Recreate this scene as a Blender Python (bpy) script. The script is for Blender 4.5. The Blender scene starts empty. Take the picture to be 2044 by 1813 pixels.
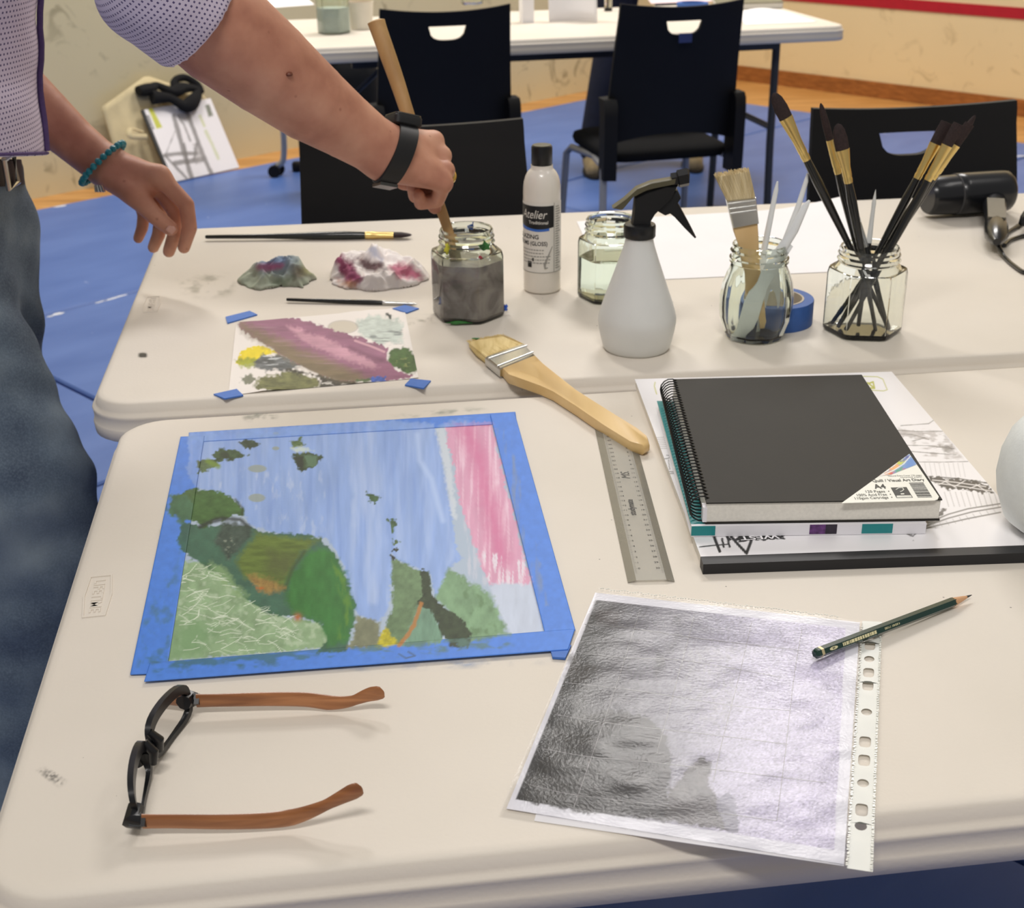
import bpy, bmesh, math, random
import numpy as np
from mathutils import Vector, Matrix

# ------------------------------------------------------------------ camera
FPX, PITCH, ROLL, CAMZ = 2709.43, 0.42708, -0.01166, 1.31305
PW_, PH_ = 2044.0, 1813.0
_F = np.array([0, math.cos(PITCH), -math.sin(PITCH)])
_R0 = np.array([1.0, 0, 0]); _U0 = np.cross(_R0, _F)
_R = math.cos(ROLL)*_R0 + math.sin(ROLL)*_U0
_U = -math.sin(ROLL)*_R0 + math.cos(ROLL)*_U0
CAM = np.array([0, 0, CAMZ])
scene = bpy.context.scene
COL = scene.collection
cd = bpy.data.cameras.new('camera'); cam = bpy.data.objects.new('camera', cd); COL.objects.link(cam)
cd.sensor_fit = 'HORIZONTAL'; cd.sensor_width = 36.0; cd.lens = 36.0*FPX/PW_
cd.clip_start = 0.05; cd.clip_end = 60
Mc = Matrix.Identity(4)
for i in range(3):
    Mc[i][0] = _R[i]; Mc[i][1] = _U[i]; Mc[i][2] = -_F[i]; Mc[i][3] = CAM[i]
cam.matrix_world = Mc
cd.dof.use_dof = True; cd.dof.focus_distance = 1.12; cd.dof.aperture_fstop = 15.0
scene.camera = cam

# ------------------------------------------------------------------ light
vs = scene.view_settings
vs.view_transform = 'Standard'; vs.look = 'None'; vs.gamma = 1.0; vs.use_curve_mapping = False
vs.exposure = 0.0
w = bpy.data.worlds.new('world'); scene.world = w; w.use_nodes = True
bgn = w.node_tree.nodes['Background']
bgn.inputs[0].default_value = (1.0, 0.97, 0.94, 1); bgn.inputs[1].default_value = 0.29
def area(name, loc, size, power, color, target):
    ld = bpy.data.lights.new(name, 'AREA'); ld.shape = 'RECTANGLE'; ld.size = size[0]; ld.size_y = size[1]
    ld.energy = power; ld.color = color
    o = bpy.data.objects.new(name, ld); COL.objects.link(o); o.location = loc
    d = Vector(target) - Vector(loc); o.rotation_euler = d.to_track_quat('-Z', 'Y').to_euler()
    return o
WARM = (1.0, 0.96, 0.925)
area('ceiling_lamp_back', (1.1, 5.9, 4.6), (1.6, 1.0), 140, WARM, (1.0, 5.2, 0))
area('ceiling_lamp_left', (-1.4, 5.0, 4.6), (1.6, 0.5), 95, WARM, (-1.2, 5.2, 0))
area('ceiling_lamp_right', (2.6, 1.6, 4.6), (1.6, 0.5), 14, WARM, (2.0, 1.6, 0))
area('ceiling_lamp_near', (-0.3, -1.2, 4.6), (1.6, 0.5), 96, WARM, (-0.2, -0.6, 0))

# ------------------------------------------------------------------ pixel helpers
def ray(px, py):
    return _F + (px-PW_/2)/FPX*_R - (py-PH_/2)/FPX*_U
def P(px, py, z=0.74):                 # point of the plane at height z seen at that pixel
    d = ray(px, py); t = (z-CAMZ)/d[2]; return CAM + t*d
def PY(px, py, y):                     # point at distance y seen at that pixel
    d = ray(px, py); return CAM + (y/d[1])*d
def proj(pts):
    v = np.asarray(pts, float) - CAM
    dep = v@_F
    return PW_/2 + FPX*(v@_R)/dep, PH_/2 - FPX*(v@_U)/dep
WN = np.array([-math.sin(.7907), math.cos(.7907), 0.0]); W0 = np.array([.106, 7.646, 0.0])
def PWALL(px, py, off=0.0):
    d = ray(px, py); t = (WN@(W0-CAM) - off)/(WN@d); return CAM + t*d
TZ = 0.74

# ------------------------------------------------------------------ colour + material helpers
def lin(c):
    c = np.asarray(c, float)/255.0
    return np.where(c <= 0.04045, c/12.92, ((c+0.055)/1.055)**2.4)
def L4(c):
    r = lin(c); return (float(r[0]), float(r[1]), float(r[2]), 1.0)
MATS = {}
def mat(name, col, rough=0.5, metal=0.0, spec=0.5, var=0.08, vscale=30.0, bump=0.0, bscale=200.0, trans=0.0, ior=1.45, coat=0.0, alpha=1.0):
    if name in MATS: return MATS[name]
    m = bpy.data.materials.new(name); m.use_nodes = True; nt = m.node_tree; b = nt.nodes['Principled BSDF']
    b.inputs['Roughness'].default_value = rough; b.inputs['Metallic'].default_value = metal
    b.inputs['Specular IOR Level'].default_value = spec; b.inputs['IOR'].default_value = ior
    b.inputs['Transmission Weight'].default_value = trans; b.inputs['Coat Weight'].default_value = coat
    b.inputs['Alpha'].default_value = alpha
    tc = nt.nodes.new('ShaderNodeTexCoord')
    if var > 0:
        n = nt.nodes.new('ShaderNodeTexNoise'); n.inputs['Scale'].default_value = vscale; n.inputs['Detail'].default_value = 3
        nt.links.new(tc.outputs['Object'], n.inputs['Vector'])
        r = nt.nodes.new('ShaderNodeValToRGB'); c = L4(col)
        r.color_ramp.elements[0].position = 0.3; r.color_ramp.elements[1].position = 0.7
        r.color_ramp.elements[0].color = tuple(x*(1-var) for x in c[:3])+(1,)
        r.color_ramp.elements[1].color = tuple(min(1, x*(1+var)) for x in c[:3])+(1,)
        nt.links.new(n.outputs['Fac'], r.inputs['Fac']); nt.links.new(r.outputs['Color'], b.inputs['Base Color'])
    else:
        b.inputs['Base Color'].default_value = L4(col)
    if bump > 0:
        n2 = nt.nodes.new('ShaderNodeTexNoise'); n2.inputs['Scale'].default_value = bscale; n2.inputs['Detail'].default_value = 3
        nt.links.new(tc.outputs['Object'], n2.inputs['Vector'])
        bp = nt.nodes.new('ShaderNodeBump'); bp.inputs['Strength'].default_value = bump; bp.inputs['Distance'].default_value = 0.002
        nt.links.new(n2.outputs['Fac'], bp.inputs['Height']); nt.links.new(bp.outputs['Normal'], b.inputs['Normal'])
    MATS[name] = m; return m
def mat_attr(name, rough=0.6, spec=0.4, bump=0.0, bscale=300.0, coat=0.0, use_alpha=False):
    """colour comes from the mesh's own colour attribute (flat print or paint on that surface)"""
    if name in MATS: return MATS[name]
    m = bpy.data.materials.new(name); m.use_nodes = True; nt = m.node_tree; b = nt.nodes['Principled BSDF']
    a = nt.nodes.new('ShaderNodeVertexColor'); a.layer_name = 'Col'
    nt.links.new(a.outputs['Color'], b.inputs['Base Color'])
    if use_alpha: nt.links.new(a.outputs['Alpha'], b.inputs['Alpha'])
    b.inputs['Roughness'].default_value = rough; b.inputs['Specular IOR Level'].default_value = spec; b.inputs['Coat Weight'].default_value = coat
    if bump > 0:
        tc = nt.nodes.new('ShaderNodeTexCoord'); n2 = nt.nodes.new('ShaderNodeTexNoise'); n2.inputs['Scale'].default_value = bscale; n2.inputs['Detail'].default_value = 4
        nt.links.new(tc.outputs['Object'], n2.inputs['Vector'])
        bp = nt.nodes.new('ShaderNodeBump'); bp.inputs['Strength'].default_value = bump; bp.inputs['Distance'].default_value = 0.001
        nt.links.new(n2.outputs['Fac'], bp.inputs['Height']); nt.links.new(bp.outputs['Normal'], b.inputs['Normal'])
    MATS[name] = m; return m

# ------------------------------------------------------------------ mesh helpers
class MB:
    def __init__(s): s.v = []; s.f = []
    def add(s, vs, fs):
        o = len(s.v); s.v.extend([tuple(map(float, x)) for x in vs]); s.f.extend([tuple(i+o for i in q) for q in fs]); return s
    def box(s, c, size, R=None):
        h = np.array(size)/2.0; c = np.array(c, float); pts = []
        for i in (-1, 1):
            for j in (-1, 1):
                for k in (-1, 1):
                    d = np.array([i, j, k])*h
                    if R is not None: d = np.array(R) @ d
                    pts.append(c+d)
        return s.add(pts, [(0,1,3,2),(4,6,7,5),(0,4,5,1),(2,3,7,6),(0,2,6,4),(1,5,7,3)])
    def loft(s, rings, cap0=True, cap1=True, closed=True):
        n = len(rings[0]); vs = [p for r in rings for p in r]; fs = []
        for a in range(len(rings)-1):
            for i in range(n if closed else n-1):
                j = (i+1) % n
                fs.append((a*n+i, a*n+j, (a+1)*n+j, (a+1)*n+i))
        if cap0: fs.append(tuple(range(n))[::-1])
        if cap1: fs.append(tuple((len(rings)-1)*n+i for i in range(n)))
        return s.add(vs, fs)
    def lathe(s, prof, n=32, c=(0,0,0), cap0=True, cap1=True):
        rings = [[(c[0]+r*math.cos(2*math.pi*i/n), c[1]+r*math.sin(2*math.pi*i/n), c[2]+z) for i in range(n)] for r, z in prof]
        return s.loft(rings, cap0, cap1)
    def tube(s, pts, rad, n=10, flat=1.0, up=(0,0,1), cap=True):
        pts = [np.array(p, float) for p in pts]; m = len(pts)
        if np.isscalar(rad): rad = [rad]*m
        if np.isscalar(flat): flat = [flat]*m
        rings = []; u = np.array(up, float)
        for i in range(m):
            t = pts[min(i+1, m-1)]-pts[max(i-1, 0)]; t = t/(np.linalg.norm(t)+1e-12)
            a = u-t*(u@t)
            if np.linalg.norm(a) < 1e-6: a = np.cross(t, [1, 0.3, 0.2])
            a = a/np.linalg.norm(a); b = np.cross(t, a); u = a
            rings.append([pts[i]+rad[i]*(flat[i]*math.cos(2*math.pi*k/n)*a+math.sin(2*math.pi*k/n)*b) for k in range(n)])
        return s.loft(rings, cap, cap)
    def prism(s, poly, a, b, fn=None):
        """poly: 2D list; fn(x, y, h) -> 3D"""
        fn = fn or (lambda x, y, h: (x, y, h))
        return s.loft([[fn(x, y, a) for x, y in poly], [fn(x, y, b) for x, y in poly]])
    def grid(s, fn, nu, nv):
        vs = [fn(i/(nu-1), j/(nv-1)) for j in range(nv) for i in range(nu)]
        fs = [(j*nu+i, j*nu+i+1, (j+1)*nu+i+1, (j+1)*nu+i) for j in range(nv-1) for i in range(nu-1)]
        return s.add(vs, fs)
WM = {}
def _local(parent, v):
    if parent is None or parent not in WM: return v
    return WM[parent]
def obj(name, mb, material, parent=None, world=False, smooth=True, angle=40, recalc=True):
    """link one mesh object; world=True: vertices are in world space and are moved into the parent's space"""
    vs = np.array(mb.v, float)
    if parent is not None and world:
        Mi = np.array(WM[parent.name].inverted()); vs = vs@Mi[:3, :3].T+Mi[:3, 3]
    me = bpy.data.meshes.new(name); me.from_pydata([tuple(x) for x in vs], [], mb.f)
    if recalc:
        bm = bmesh.new(); bm.from_mesh(me); bmesh.ops.recalc_face_normals(bm, faces=bm.faces); bm.to_mesh(me); bm.free()
    if material is not None: me.materials.append(material)
    if smooth:
        me.polygons.foreach_set('use_smooth', [True]*len(me.polygons))
        try: me.set_sharp_from_angle(angle=math.radians(angle))
        except Exception: pass
    o = bpy.data.objects.new(name, me); COL.objects.link(o)
    if parent is not None:
        o.parent = parent; WM[o.name] = WM[parent.name].copy()
    else: WM[o.name] = Matrix.Identity(4)
    return o
def tag(o, label=None, cat=None, group=None, kind=None):
    if label: o['label'] = label
    if cat: o['category'] = cat
    if group: o['group'] = group
    if kind: o['kind'] = kind
    return o
def thing(name, label, cat, loc=(0,0,0), rz=0.0, group=None):
    o = bpy.data.objects.new(name, None); COL.objects.link(o); o.empty_display_size = 0.05
    o.location = tuple(float(x) for x in loc); o.rotation_euler = (0, 0, rz)
    WM[o.name] = Matrix.Translation(Vector([float(x) for x in loc])) @ Matrix.Rotation(rz, 4, 'Z')
    return tag(o, label, cat, group)
def single(name, mb, material, label, cat, base=None, group=None, **kw):
    """a thing that is one mesh: vertices in world space, origin moved to its base"""
    vs = np.array(mb.v, float)
    if base is None: base = np.array([vs[:, 0].mean(), vs[:, 1].mean(), vs[:, 2].min()])
    mb.v = [tuple(x) for x in vs-np.array(base)]
    o = obj(name, mb, material, **kw); o.location = tuple(float(x) for x in base)
    WM[o.name] = Matrix.Translation(Vector([float(x) for x in base]))
    return tag(o, label, cat, group)
def copy_tree(o, loc, rz, label, group=None):
    c = o.copy(); COL.objects.link(c); c.location = loc; c.rotation_euler = (0, 0, rz); c['label'] = label
    if group: c['group'] = group
    for ch in list(o.children):
        d = ch.copy(); COL.objects.link(d); d.parent = c
        for g in list(ch.children):
            e = g.copy(); COL.objects.link(e); e.parent = d
    return c
def set_col(o, rgb, alpha=None):
    me = o.data; at = me.color_attributes.new('Col', 'FLOAT_COLOR', 'POINT')
    a = np.ones((len(me.vertices), 4), np.float32); a[:, :3] = rgb
    if alpha is not None: a[:, 3] = alpha
    at.data.foreach_set('color', a.ravel())
def text_mb(body, size=1.0, fn=None, align='LEFT', shear=0.0, bold=0.0, spacing=1.0, sx=1.0):
    c = bpy.data.curves.new('t', 'FONT'); c.body = body; c.size = size; c.align_x = align; c.shear = shear; c.offset = bold*size; c.space_character = spacing
    c.resolution_u = 3
    o = bpy.data.objects.new('t', c); COL.objects.link(o)
    bpy.context.view_layer.update()
    ev = o.evaluated_get(bpy.context.evaluated_depsgraph_get()); me = ev.to_mesh()
    vs = [(v.co.x*sx, v.co.y) for v in me.vertices]; fs = [tuple(p.vertices) for p in me.polygons]
    ev.to_mesh_clear(); bpy.data.objects.remove(o); bpy.data.curves.remove(c)
    fn = fn or (lambda x, y: (x, y, 0))
    return MB().add([fn(x, y) for x, y in vs], fs)
def frame(o, xto, z, flip=False):
    """plane frame from two pixels on height z: returns fn(x, y) -> world, x towards the second pixel"""
    a = P(*o, z); b = P(*xto, z); u = (b-a)/np.linalg.norm(b-a); v = np.array([-u[1], u[0], 0])
    if flip: v = -v
    return lambda x, y, h=0.0: a+u*x+v*y+np.array([0, 0, h])

# ------------------------------------------------------------------ painting on vertices
_rng = np.random.RandomState(7); _LAT = _rng.rand(256, 256)
def vnoise(x, y):
    xi = np.floor(x).astype(int); yi = np.floor(y).astype(int); fx = x-xi; fy = y-yi
    fx = fx*fx*(3-2*fx); fy = fy*fy*(3-2*fy)
    g = lambda a, b: _LAT[a % 256, b % 256]
    return (g(xi, yi)*(1-fx)+g(xi+1, yi)*fx)*(1-fy)+(g(xi, yi+1)*(1-fx)+g(xi+1, yi+1)*fx)*fy
def fbm(x, y, o=3):
    s = 0; a = 0.5; t = 0
    for i in range(o):
        s = s+a*vnoise(x*2**i+17*i, y*2**i+31*i); t += a; a *= 0.5
    return s/t
def seg_dist(X, Y, pts, closed):
    d = np.full(X.shape, 1e9); n = len(pts)
    for i in range(n if closed else n-1):
        ax, ay = pts[i]; bx, by = pts[(i+1) % n]; dx, dy = bx-ax, by-ay; l2 = dx*dx+dy*dy+1e-9
        t = np.clip(((X-ax)*dx+(Y-ay)*dy)/l2, 0, 1)
        d = np.minimum(d, np.hypot(X-ax-t*dx, Y-ay-t*dy))
    return d
def sdpoly(X, Y, pts):
    ins = np.zeros(X.shape, bool); n = len(pts)
    for i in range(n):
        ax, ay = pts[i]; bx, by = pts[(i+1) % n]
        if ay == by: continue
        c = ((ay > Y) != (by > Y)) & (X < (bx-ax)*(Y-ay)/(by-ay)+ax); ins ^= c
    d = seg_dist(X, Y, pts, True); return np.where(ins, d, -d)
class Canvas:
    """colours laid on a set of points given in the picture coordinates of the drawing"""
    def __init__(s, X, Y, base): s.X = X; s.Y = Y; s.c = np.tile(lin(base), (len(X), 1)); s.a = np.zeros(len(X))
    def mix(s, m, col):
        m = np.clip(m, 0, 1)[:, None]; s.c = s.c*(1-m)+(lin(col) if np.ndim(col) == 1 else col)*m; s.a = np.maximum(s.a, m[:, 0])
    def poly(s, pts, col, soft=2.0, warp=4.0, wscale=18.0, alpha=1.0, var=0.0, vs=(14, 14)):
        sd = sdpoly(s.X, s.Y, pts)+warp*(2*fbm(s.X/wscale, s.Y/wscale)-1)+min(warp, 4)*.8*(2*vnoise(s.X/4.3, s.Y/4.3)-1)
        m = np.clip(sd/soft+0.5, 0, 1)*alpha
        s.mix(m, s.varied(col, var, vs))
    def varied(s, col, var, vs=(14, 14)):
        if var <= 0: return np.asarray(col)
        n = (2*fbm(s.X/vs[0], s.Y/vs[1], 4)-1)[:, None]
        return np.clip(lin(col)[None, :]*(1+2*var*n), 0, 1)
    def line(s, pts, wd, col, soft=1.0, alpha=1.0, warp=0.0, dry=0.0, ds=(5, 5)):
        d = seg_dist(s.X, s.Y, pts, False)+warp*(2*fbm(s.X/9, s.Y/9)-1)
        m = np.clip((wd-d)/soft+0.5, 0, 1)*alpha
        if dry > 0: m = m*np.clip((fbm(s.X/ds[0], s.Y/ds[1])-dry)*6, 0, 1)
        s.mix(m, col)
    def streak(s, pts, col, vs, thr=0.5, gain=5.0, alpha=1.0, soft=6.0, warp=6.0):
        sd = sdpoly(s.X, s.Y, pts)+warp*(2*fbm(s.X/15, s.Y/15)-1)
        m = np.clip(sd/soft, 0, 1)*np.clip((fbm(s.X/vs[0]+3, s.Y/vs[1]+9, 3)-thr)*gain, 0, 1)*alpha
        s.mix(m, col)
def flat_grid(c4, step, z=None, thick=None):
    """grid over the quad c4 (world points TL, TR, BR, BL) -> MB, points"""
    A, B, C, D = [np.array(q, float) for q in c4]
    nu = max(2, int(np.linalg.norm(B-A)/step)+1); nv = max(2, int(np.linalg.norm(D-A)/step)+1)
    u = np.linspace(0, 1, nu)[None, :, None]; v = np.linspace(0, 1, nv)[:, None, None]
    G = ((A*(1-u)+B*u)*(1-v)+(D*(1-u)+C*u)*v).reshape(-1, 3)
    mb = MB(); mb.v = [tuple(x) for x in G]
    idx = np.arange(nu*nv).reshape(nv, nu)
    q = np.stack([idx[1:, :-1], idx[1:, 1:], idx[:-1, 1:], idx[:-1, :-1]], -1).reshape(-1, 4)
    mb.f = [tuple(int(k) for k in r) for r in q]
    return mb, G
# ================================================================== SETTING
def node_mat(name):
    m = bpy.data.materials.new(name); m.use_nodes = True; MATS[name] = m
    return m, m.node_tree, m.node_tree.nodes['Principled BSDF']
def ramp(nt, pos, cols):
    r = nt.nodes.new('ShaderNodeValToRGB'); e = r.color_ramp.elements
    while len(e) < len(pos): e.new(0.5)
    for k, (p, c) in enumerate(zip(pos, cols)): e[k].position = p; e[k].color = c
    return r
def noise(nt, src, scale, detail=3, sx=None, dist=0.0):
    n = nt.nodes.new('ShaderNodeTexNoise'); n.inputs['Scale'].default_value = scale; n.inputs['Detail'].default_value = detail; n.inputs['Distortion'].default_value = dist
    if sx:
        mp = nt.nodes.new('ShaderNodeMapping'); mp.inputs['Scale'].default_value = sx; nt.links.new(src, mp.inputs['Vector']); src = mp.outputs['Vector']
    nt.links.new(src, n.inputs['Vector']); return n
def mixc(nt, fac, a, b):
    m = nt.nodes.new('ShaderNodeMix'); m.data_type = 'RGBA'
    if hasattr(fac, 'is_linked'): nt.links.new(fac, m.inputs['Factor'])
    else: m.inputs['Factor'].default_value = fac
    for s, k in ((a, 6), (b, 7)):
        if hasattr(s, 'is_linked'): nt.links.new(s, m.inputs[k])
        else: m.inputs[k].default_value = s
    return m.outputs[2]
BW = [(0,0,0,1), (1,1,1,1)]
def scuffed_wall(name, col, scuff, amount):
    m, nt, b = node_mat(name); tc = nt.nodes.new('ShaderNodeTexCoord'); s = tc.outputs['Object']
    n1 = noise(nt, s, 1.2, 4); base = ramp(nt, [0.3, 0.7], [tuple(x*.93 for x in L4(col)[:3])+(1,), L4(col)]); nt.links.new(n1.outputs['Fac'], base.inputs['Fac'])
    n2 = noise(nt, s, 9, 3, dist=1.2); r2 = ramp(nt, [0.57, 0.68], BW); nt.links.new(n2.outputs['Fac'], r2.inputs['Fac'])
    n3 = noise(nt, s, 2.0, 2); r3 = ramp(nt, [0.38, 0.6], BW); nt.links.new(n3.outputs['Fac'], r3.inputs['Fac'])
    mu = nt.nodes.new('ShaderNodeMath'); mu.operation = 'MULTIPLY'; nt.links.new(r2.outputs['Color'], mu.inputs[0]); nt.links.new(r3.outputs['Color'], mu.inputs[1])
    mu2 = nt.nodes.new('ShaderNodeMath'); mu2.operation = 'MULTIPLY'; nt.links.new(mu.outputs[0], mu2.inputs[0]); mu2.inputs[1].default_value = amount
    nt.links.new(mixc(nt, mu2.outputs[0], base.outputs['Color'], L4(scuff)), b.inputs['Base Color'])
    b.inputs['Roughness'].default_value = 0.55
    return m
def wood_mat(name, c1, c2, scale, stretch, rough=0.45, coat=0.0, bump=0.0):
    m, nt, b = node_mat(name); tc = nt.nodes.new('ShaderNodeTexCoord')
    n = noise(nt, tc.outputs['Object'], scale, 5, sx=stretch, dist=0.6)
    r = ramp(nt, [0.32, 0.5, 0.68], [L4(c1), L4([(a+b_)/2 for a, b_ in zip(c1, c2)]), L4(c2)]); nt.links.new(n.outputs['Fac'], r.inputs['Fac'])
    nt.links.new(r.outputs['Color'], b.inputs['Base Color']); b.inputs['Roughness'].default_value = rough; b.inputs['Coat Weight'].default_value = coat
    return m
# frames of the court: a runs along the left wall, b away from it
la = np.array([math.cos(.7907), math.sin(.7907), 0]); lb = np.array([math.sin(.7907), -math.cos(.7907), 0])
rd = np.array([.716, -.698, 0]); rd /= np.linalg.norm(rd); r0 = np.array([2.03, 7.70, 0]); rn = np.array([-rd[1], rd[0], 0])
A_ = np.array([[la[0], -rd[0]], [la[1], -rd[1]]]); t_ = np.linalg.solve(A_, (r0-W0)[:2]); CORNER = W0+la*t_[0]
FZ = -0.03
def slab(o, u, n, l, h, th, z0):
    return MB().add([o+n*0+np.array([0,0,z0]), o+u*l+np.array([0,0,z0]), o+u*l+n*th+np.array([0,0,z0]), o+n*th+np.array([0,0,z0]),
                     o+np.array([0,0,z0+h]), o+u*l+np.array([0,0,z0+h]), o+u*l+n*th+np.array([0,0,z0+h]), o+n*th+np.array([0,0,z0+h])],
                    [(0,1,2,3),(4,7,6,5),(0,4,5,1),(1,5,6,2),(2,6,7,3),(3,7,4,0)])
m_wl = scuffed_wall('plaster_left', (218, 207, 170), (120, 110, 80), 0.6)
m_wr = scuffed_wall('plaster_right', (236, 214, 166), (170, 145, 100), 0.4)
m_floor = wood_mat('court_timber', (168, 116, 58), (214, 162, 96), 3.0, (1, 14, 1), 0.35)
def struct(name, mb, m, **kw): return tag(obj(name, mb, m, smooth=False, **kw), kind='structure')
fl = MB().box((0.5, 3.0, FZ-0.05), (16, 15, 0.1)); f_ = struct('floor', fl, m_floor); f_['label'] = 'orange-brown timber court floor'
wl = struct('wall_left', slab(CORNER, -la, -lb, 10.5, 5.2, 0.15, FZ), m_wl); wl['label'] = 'scuffed cream plaster wall behind the back table'
wr = struct('wall_right', slab(CORNER, rd, rn, 9.0, 5.2, 0.15, FZ), m_wr); wr['label'] = 'cream plaster wall with a red court line'
m_sk = wood_mat('skirting_timber', (132, 80, 36), (168, 106, 52), 2.5, (6, 6, 30), 0.4)
bb = struct('baseboard_right', slab(CORNER, rd, -rn, 9.0, 0.085, 0.02, FZ), m_sk); bb['label'] = 'brown timber skirting board along the right wall'
m_red = mat('court_line_red', (178, 24, 40), 0.5, var=0.06)
tr = struct('trim_1', slab(CORNER, rd, -rn, 9.0, 0.055, 0.006, 0.445), m_red); tr['label'] = 'red court line along the right wall'

# blue gym mats
def mat_blue():
    m, nt, b = node_mat('mat_vinyl'); tc = nt.nodes.new('ShaderNodeTexCoord'); s = tc.outputs['Object']
    n = noise(nt, s, 2.2, 3, sx=(1, 3, 1)); r = ramp(nt, [0.3, 0.7], [L4((70, 102, 168)), L4((88, 118, 182))]); nt.links.new(n.outputs['Fac'], r.inputs['Fac'])
    n2 = noise(nt, s, 14, 4, dist=0.8); r2 = ramp(nt, [0.74, 0.78], BW); nt.links.new(n2.outputs['Fac'], r2.inputs['Fac'])
    nt.links.new(mixc(nt, r2.outputs['Color'], r.outputs['Color'], L4((190, 200, 225))), b.inputs['Base Color'])
    b.inputs['Roughness'].default_value = 0.42
    return m
m_mat = mat_blue()
m_worn = mat('worn_vinyl_white', (214, 216, 222), 0.8, var=0.15, vscale=60)
bs = [-5.02, -3.794, -2.594, -1.394, -.194, 1.006, 2.206]; as_ = [6.15, 3.85, 1.56, -.74, -3.04]
MATO = None; mats_list = []
A0 = W0@la*0
for i in range(len(bs)-1):
    for j in range(len(as_)-1):
        ca = (as_[j]+as_[j+1])/2; cb = (bs[i]+bs[i+1])/2; L = as_[j]-as_[j+1]-.012; Wd = bs[i+1]-bs[i]-.012
        c = la*ca+lb*cb
        if c[1] < -1.5 or c[0] > 5: continue
        mb = MB(); rings = []
        for ins, z in ((.0, FZ), (.0, -.006), (.005, -.001), (.012, 0)):
            rings.append([(sx*(L/2-ins), sy*(Wd/2-ins), z) for sx, sy in ((-1,-1),(1,-1),(1,1),(-1,1))])
        mb.loft(rings)
        o = obj('floor_mat', mb, m_mat, angle=20); o.location = (c[0], c[1], 0); o.rotation_euler = (0, 0, .7907)
        WM[o.name] = Matrix.Translation((c[0], c[1], 0)) @ Matrix.Rotation(.7907, 4, 'Z')
        tag(o, 'blue vinyl gym mat laid edge to edge over the court floor', 'mat', 'blue gym mats on the floor'); mats_list.append((o, ca, cb, L, Wd))
WORN_LABEL = {232: 'blue gym mat with a broken line of pale worn patches along its seam', 120: 'blue gym mat with a small pale worn patch by the scuffed wall', 2033: 'blue gym mat with a pale scratch near the hair dryer chair'}
def worn(px, py, lx, ly, ang):
    p = P(px, py, 0.0); a = p@la; b = p@lb
    for o, ca, cb, L, Wd in mats_list:
        if abs(a-ca) < L/2 and abs(b-cb) < Wd/2:
            rn_ = random.Random(int(px)); mb = MB()
            poly = [(lx*math.cos(t)*rn_.uniform(.6, 1.1), ly*math.sin(t)*rn_.uniform(.5, 1.1)) for t in np.linspace(0, 2*math.pi, 15)[:-1]]
            ca_, sa_ = math.cos(ang), math.sin(ang)
            mb.loft([[(p[0]+x*ca_-y*sa_, p[1]+x*sa_+y*ca_, h) for x, y in poly] for h in (-.001, .0006)])
            tag(obj('worn_patch', mb, m_worn, o, world=True, smooth=False), 'pale worn patch'); o['label'] = WORN_LABEL.get(px, o['label']); return
worn(232, 594, .055, .008, .86); worn(200, 603, .025, .006, .86); worn(115, 627, .022, .012, .8); worn(120, 412, .03, .012, .7); worn(2033, 312, .05, .012, .2); worn(100, 632, .012, .006, .8)

# ================================================================== TABLES
def table_mat():
    m, nt, b = node_mat('table_plastic'); tc = nt.nodes.new('ShaderNodeTexCoord'); s = tc.outputs['Object']
    n = noise(nt, s, 5, 3); r = ramp(nt, [0.3, 0.7], [L4((218, 210, 197)), L4((224, 216, 204))]); nt.links.new(n.outputs['Fac'], r.inputs['Fac'])
    v = nt.nodes.new('ShaderNodeTexVoronoi'); v.inputs['Scale'].default_value = 42.0; nt.links.new(s, v.inputs['Vector'])
    lt = nt.nodes.new('ShaderNodeMath'); lt.operation = 'LESS_THAN'; lt.inputs[1].default_value = 0.035; nt.links.new(v.outputs['Distance'], lt.inputs[0])
    sp = nt.nodes.new('ShaderNodeSeparateColor'); nt.links.new(v.outputs['Color'], sp.inputs[0])
    gt = nt.nodes.new('ShaderNodeMath'); gt.operation = 'GREATER_THAN'; gt.inputs[1].default_value = 0.72; nt.links.new(sp.outputs[0], gt.inputs[0])
    mu = nt.nodes.new('ShaderNodeMath'); mu.operation = 'MULTIPLY'; nt.links.new(lt.outputs[0], mu.inputs[0]); nt.links.new(gt.outputs[0], mu.inputs[1])
    mu2 = nt.nodes.new('ShaderNodeMath'); mu2.operation = 'MULTIPLY'; nt.links.new(mu.outputs[0], mu2.inputs[0]); mu2.inputs[1].default_value = 0.7
    nt.links.new(mixc(nt, mu2.outputs[0], r.outputs['Color'], L4((96, 90, 86))), b.inputs['Base Color'])
    n3 = noise(nt, s, 260, 2); bp = nt.nodes.new('ShaderNodeBump'); bp.inputs['Strength'].default_value = 0.18; bp.inputs['Distance'].default_value = 0.001
    nt.links.new(n3.outputs['Fac'], bp.inputs['Height']); nt.links.new(bp.outputs['Normal'], b.inputs['Normal'])
    b.inputs['Roughness'].default_value = 0.55; b.inputs['Specular IOR Level'].default_value = 0.3
    return m
m_table = table_mat()
m_tleg = mat('table_steel_grey', (62, 64, 68), 0.45, metal=0.3, var=0.05)
def rrect(a, b, r, n=8):
    pts = []
    for cx, cy, t0 in ((a-r, b-r, 0), (-a+r, b-r, 90), (-a+r, -b+r, 180), (a-r, -b+r, 270)):
        for k in range(n+1):
            t = math.radians(t0+90*k/n); pts.append((cx+r*math.cos(t), cy+r*math.sin(t)))
    return pts
TABLE_PROF = [(.016, 0), (.011, -.0006), (.0075, -.0025), (.0055, -.0105), (.004, -.0135), (.0015, -.0145), (.0004, -.0165), (.0012, -.019), (.0018, -.029), (.0006, -.031), (.0, -.033), (.001, -.045), (.004, -.047)]
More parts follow.
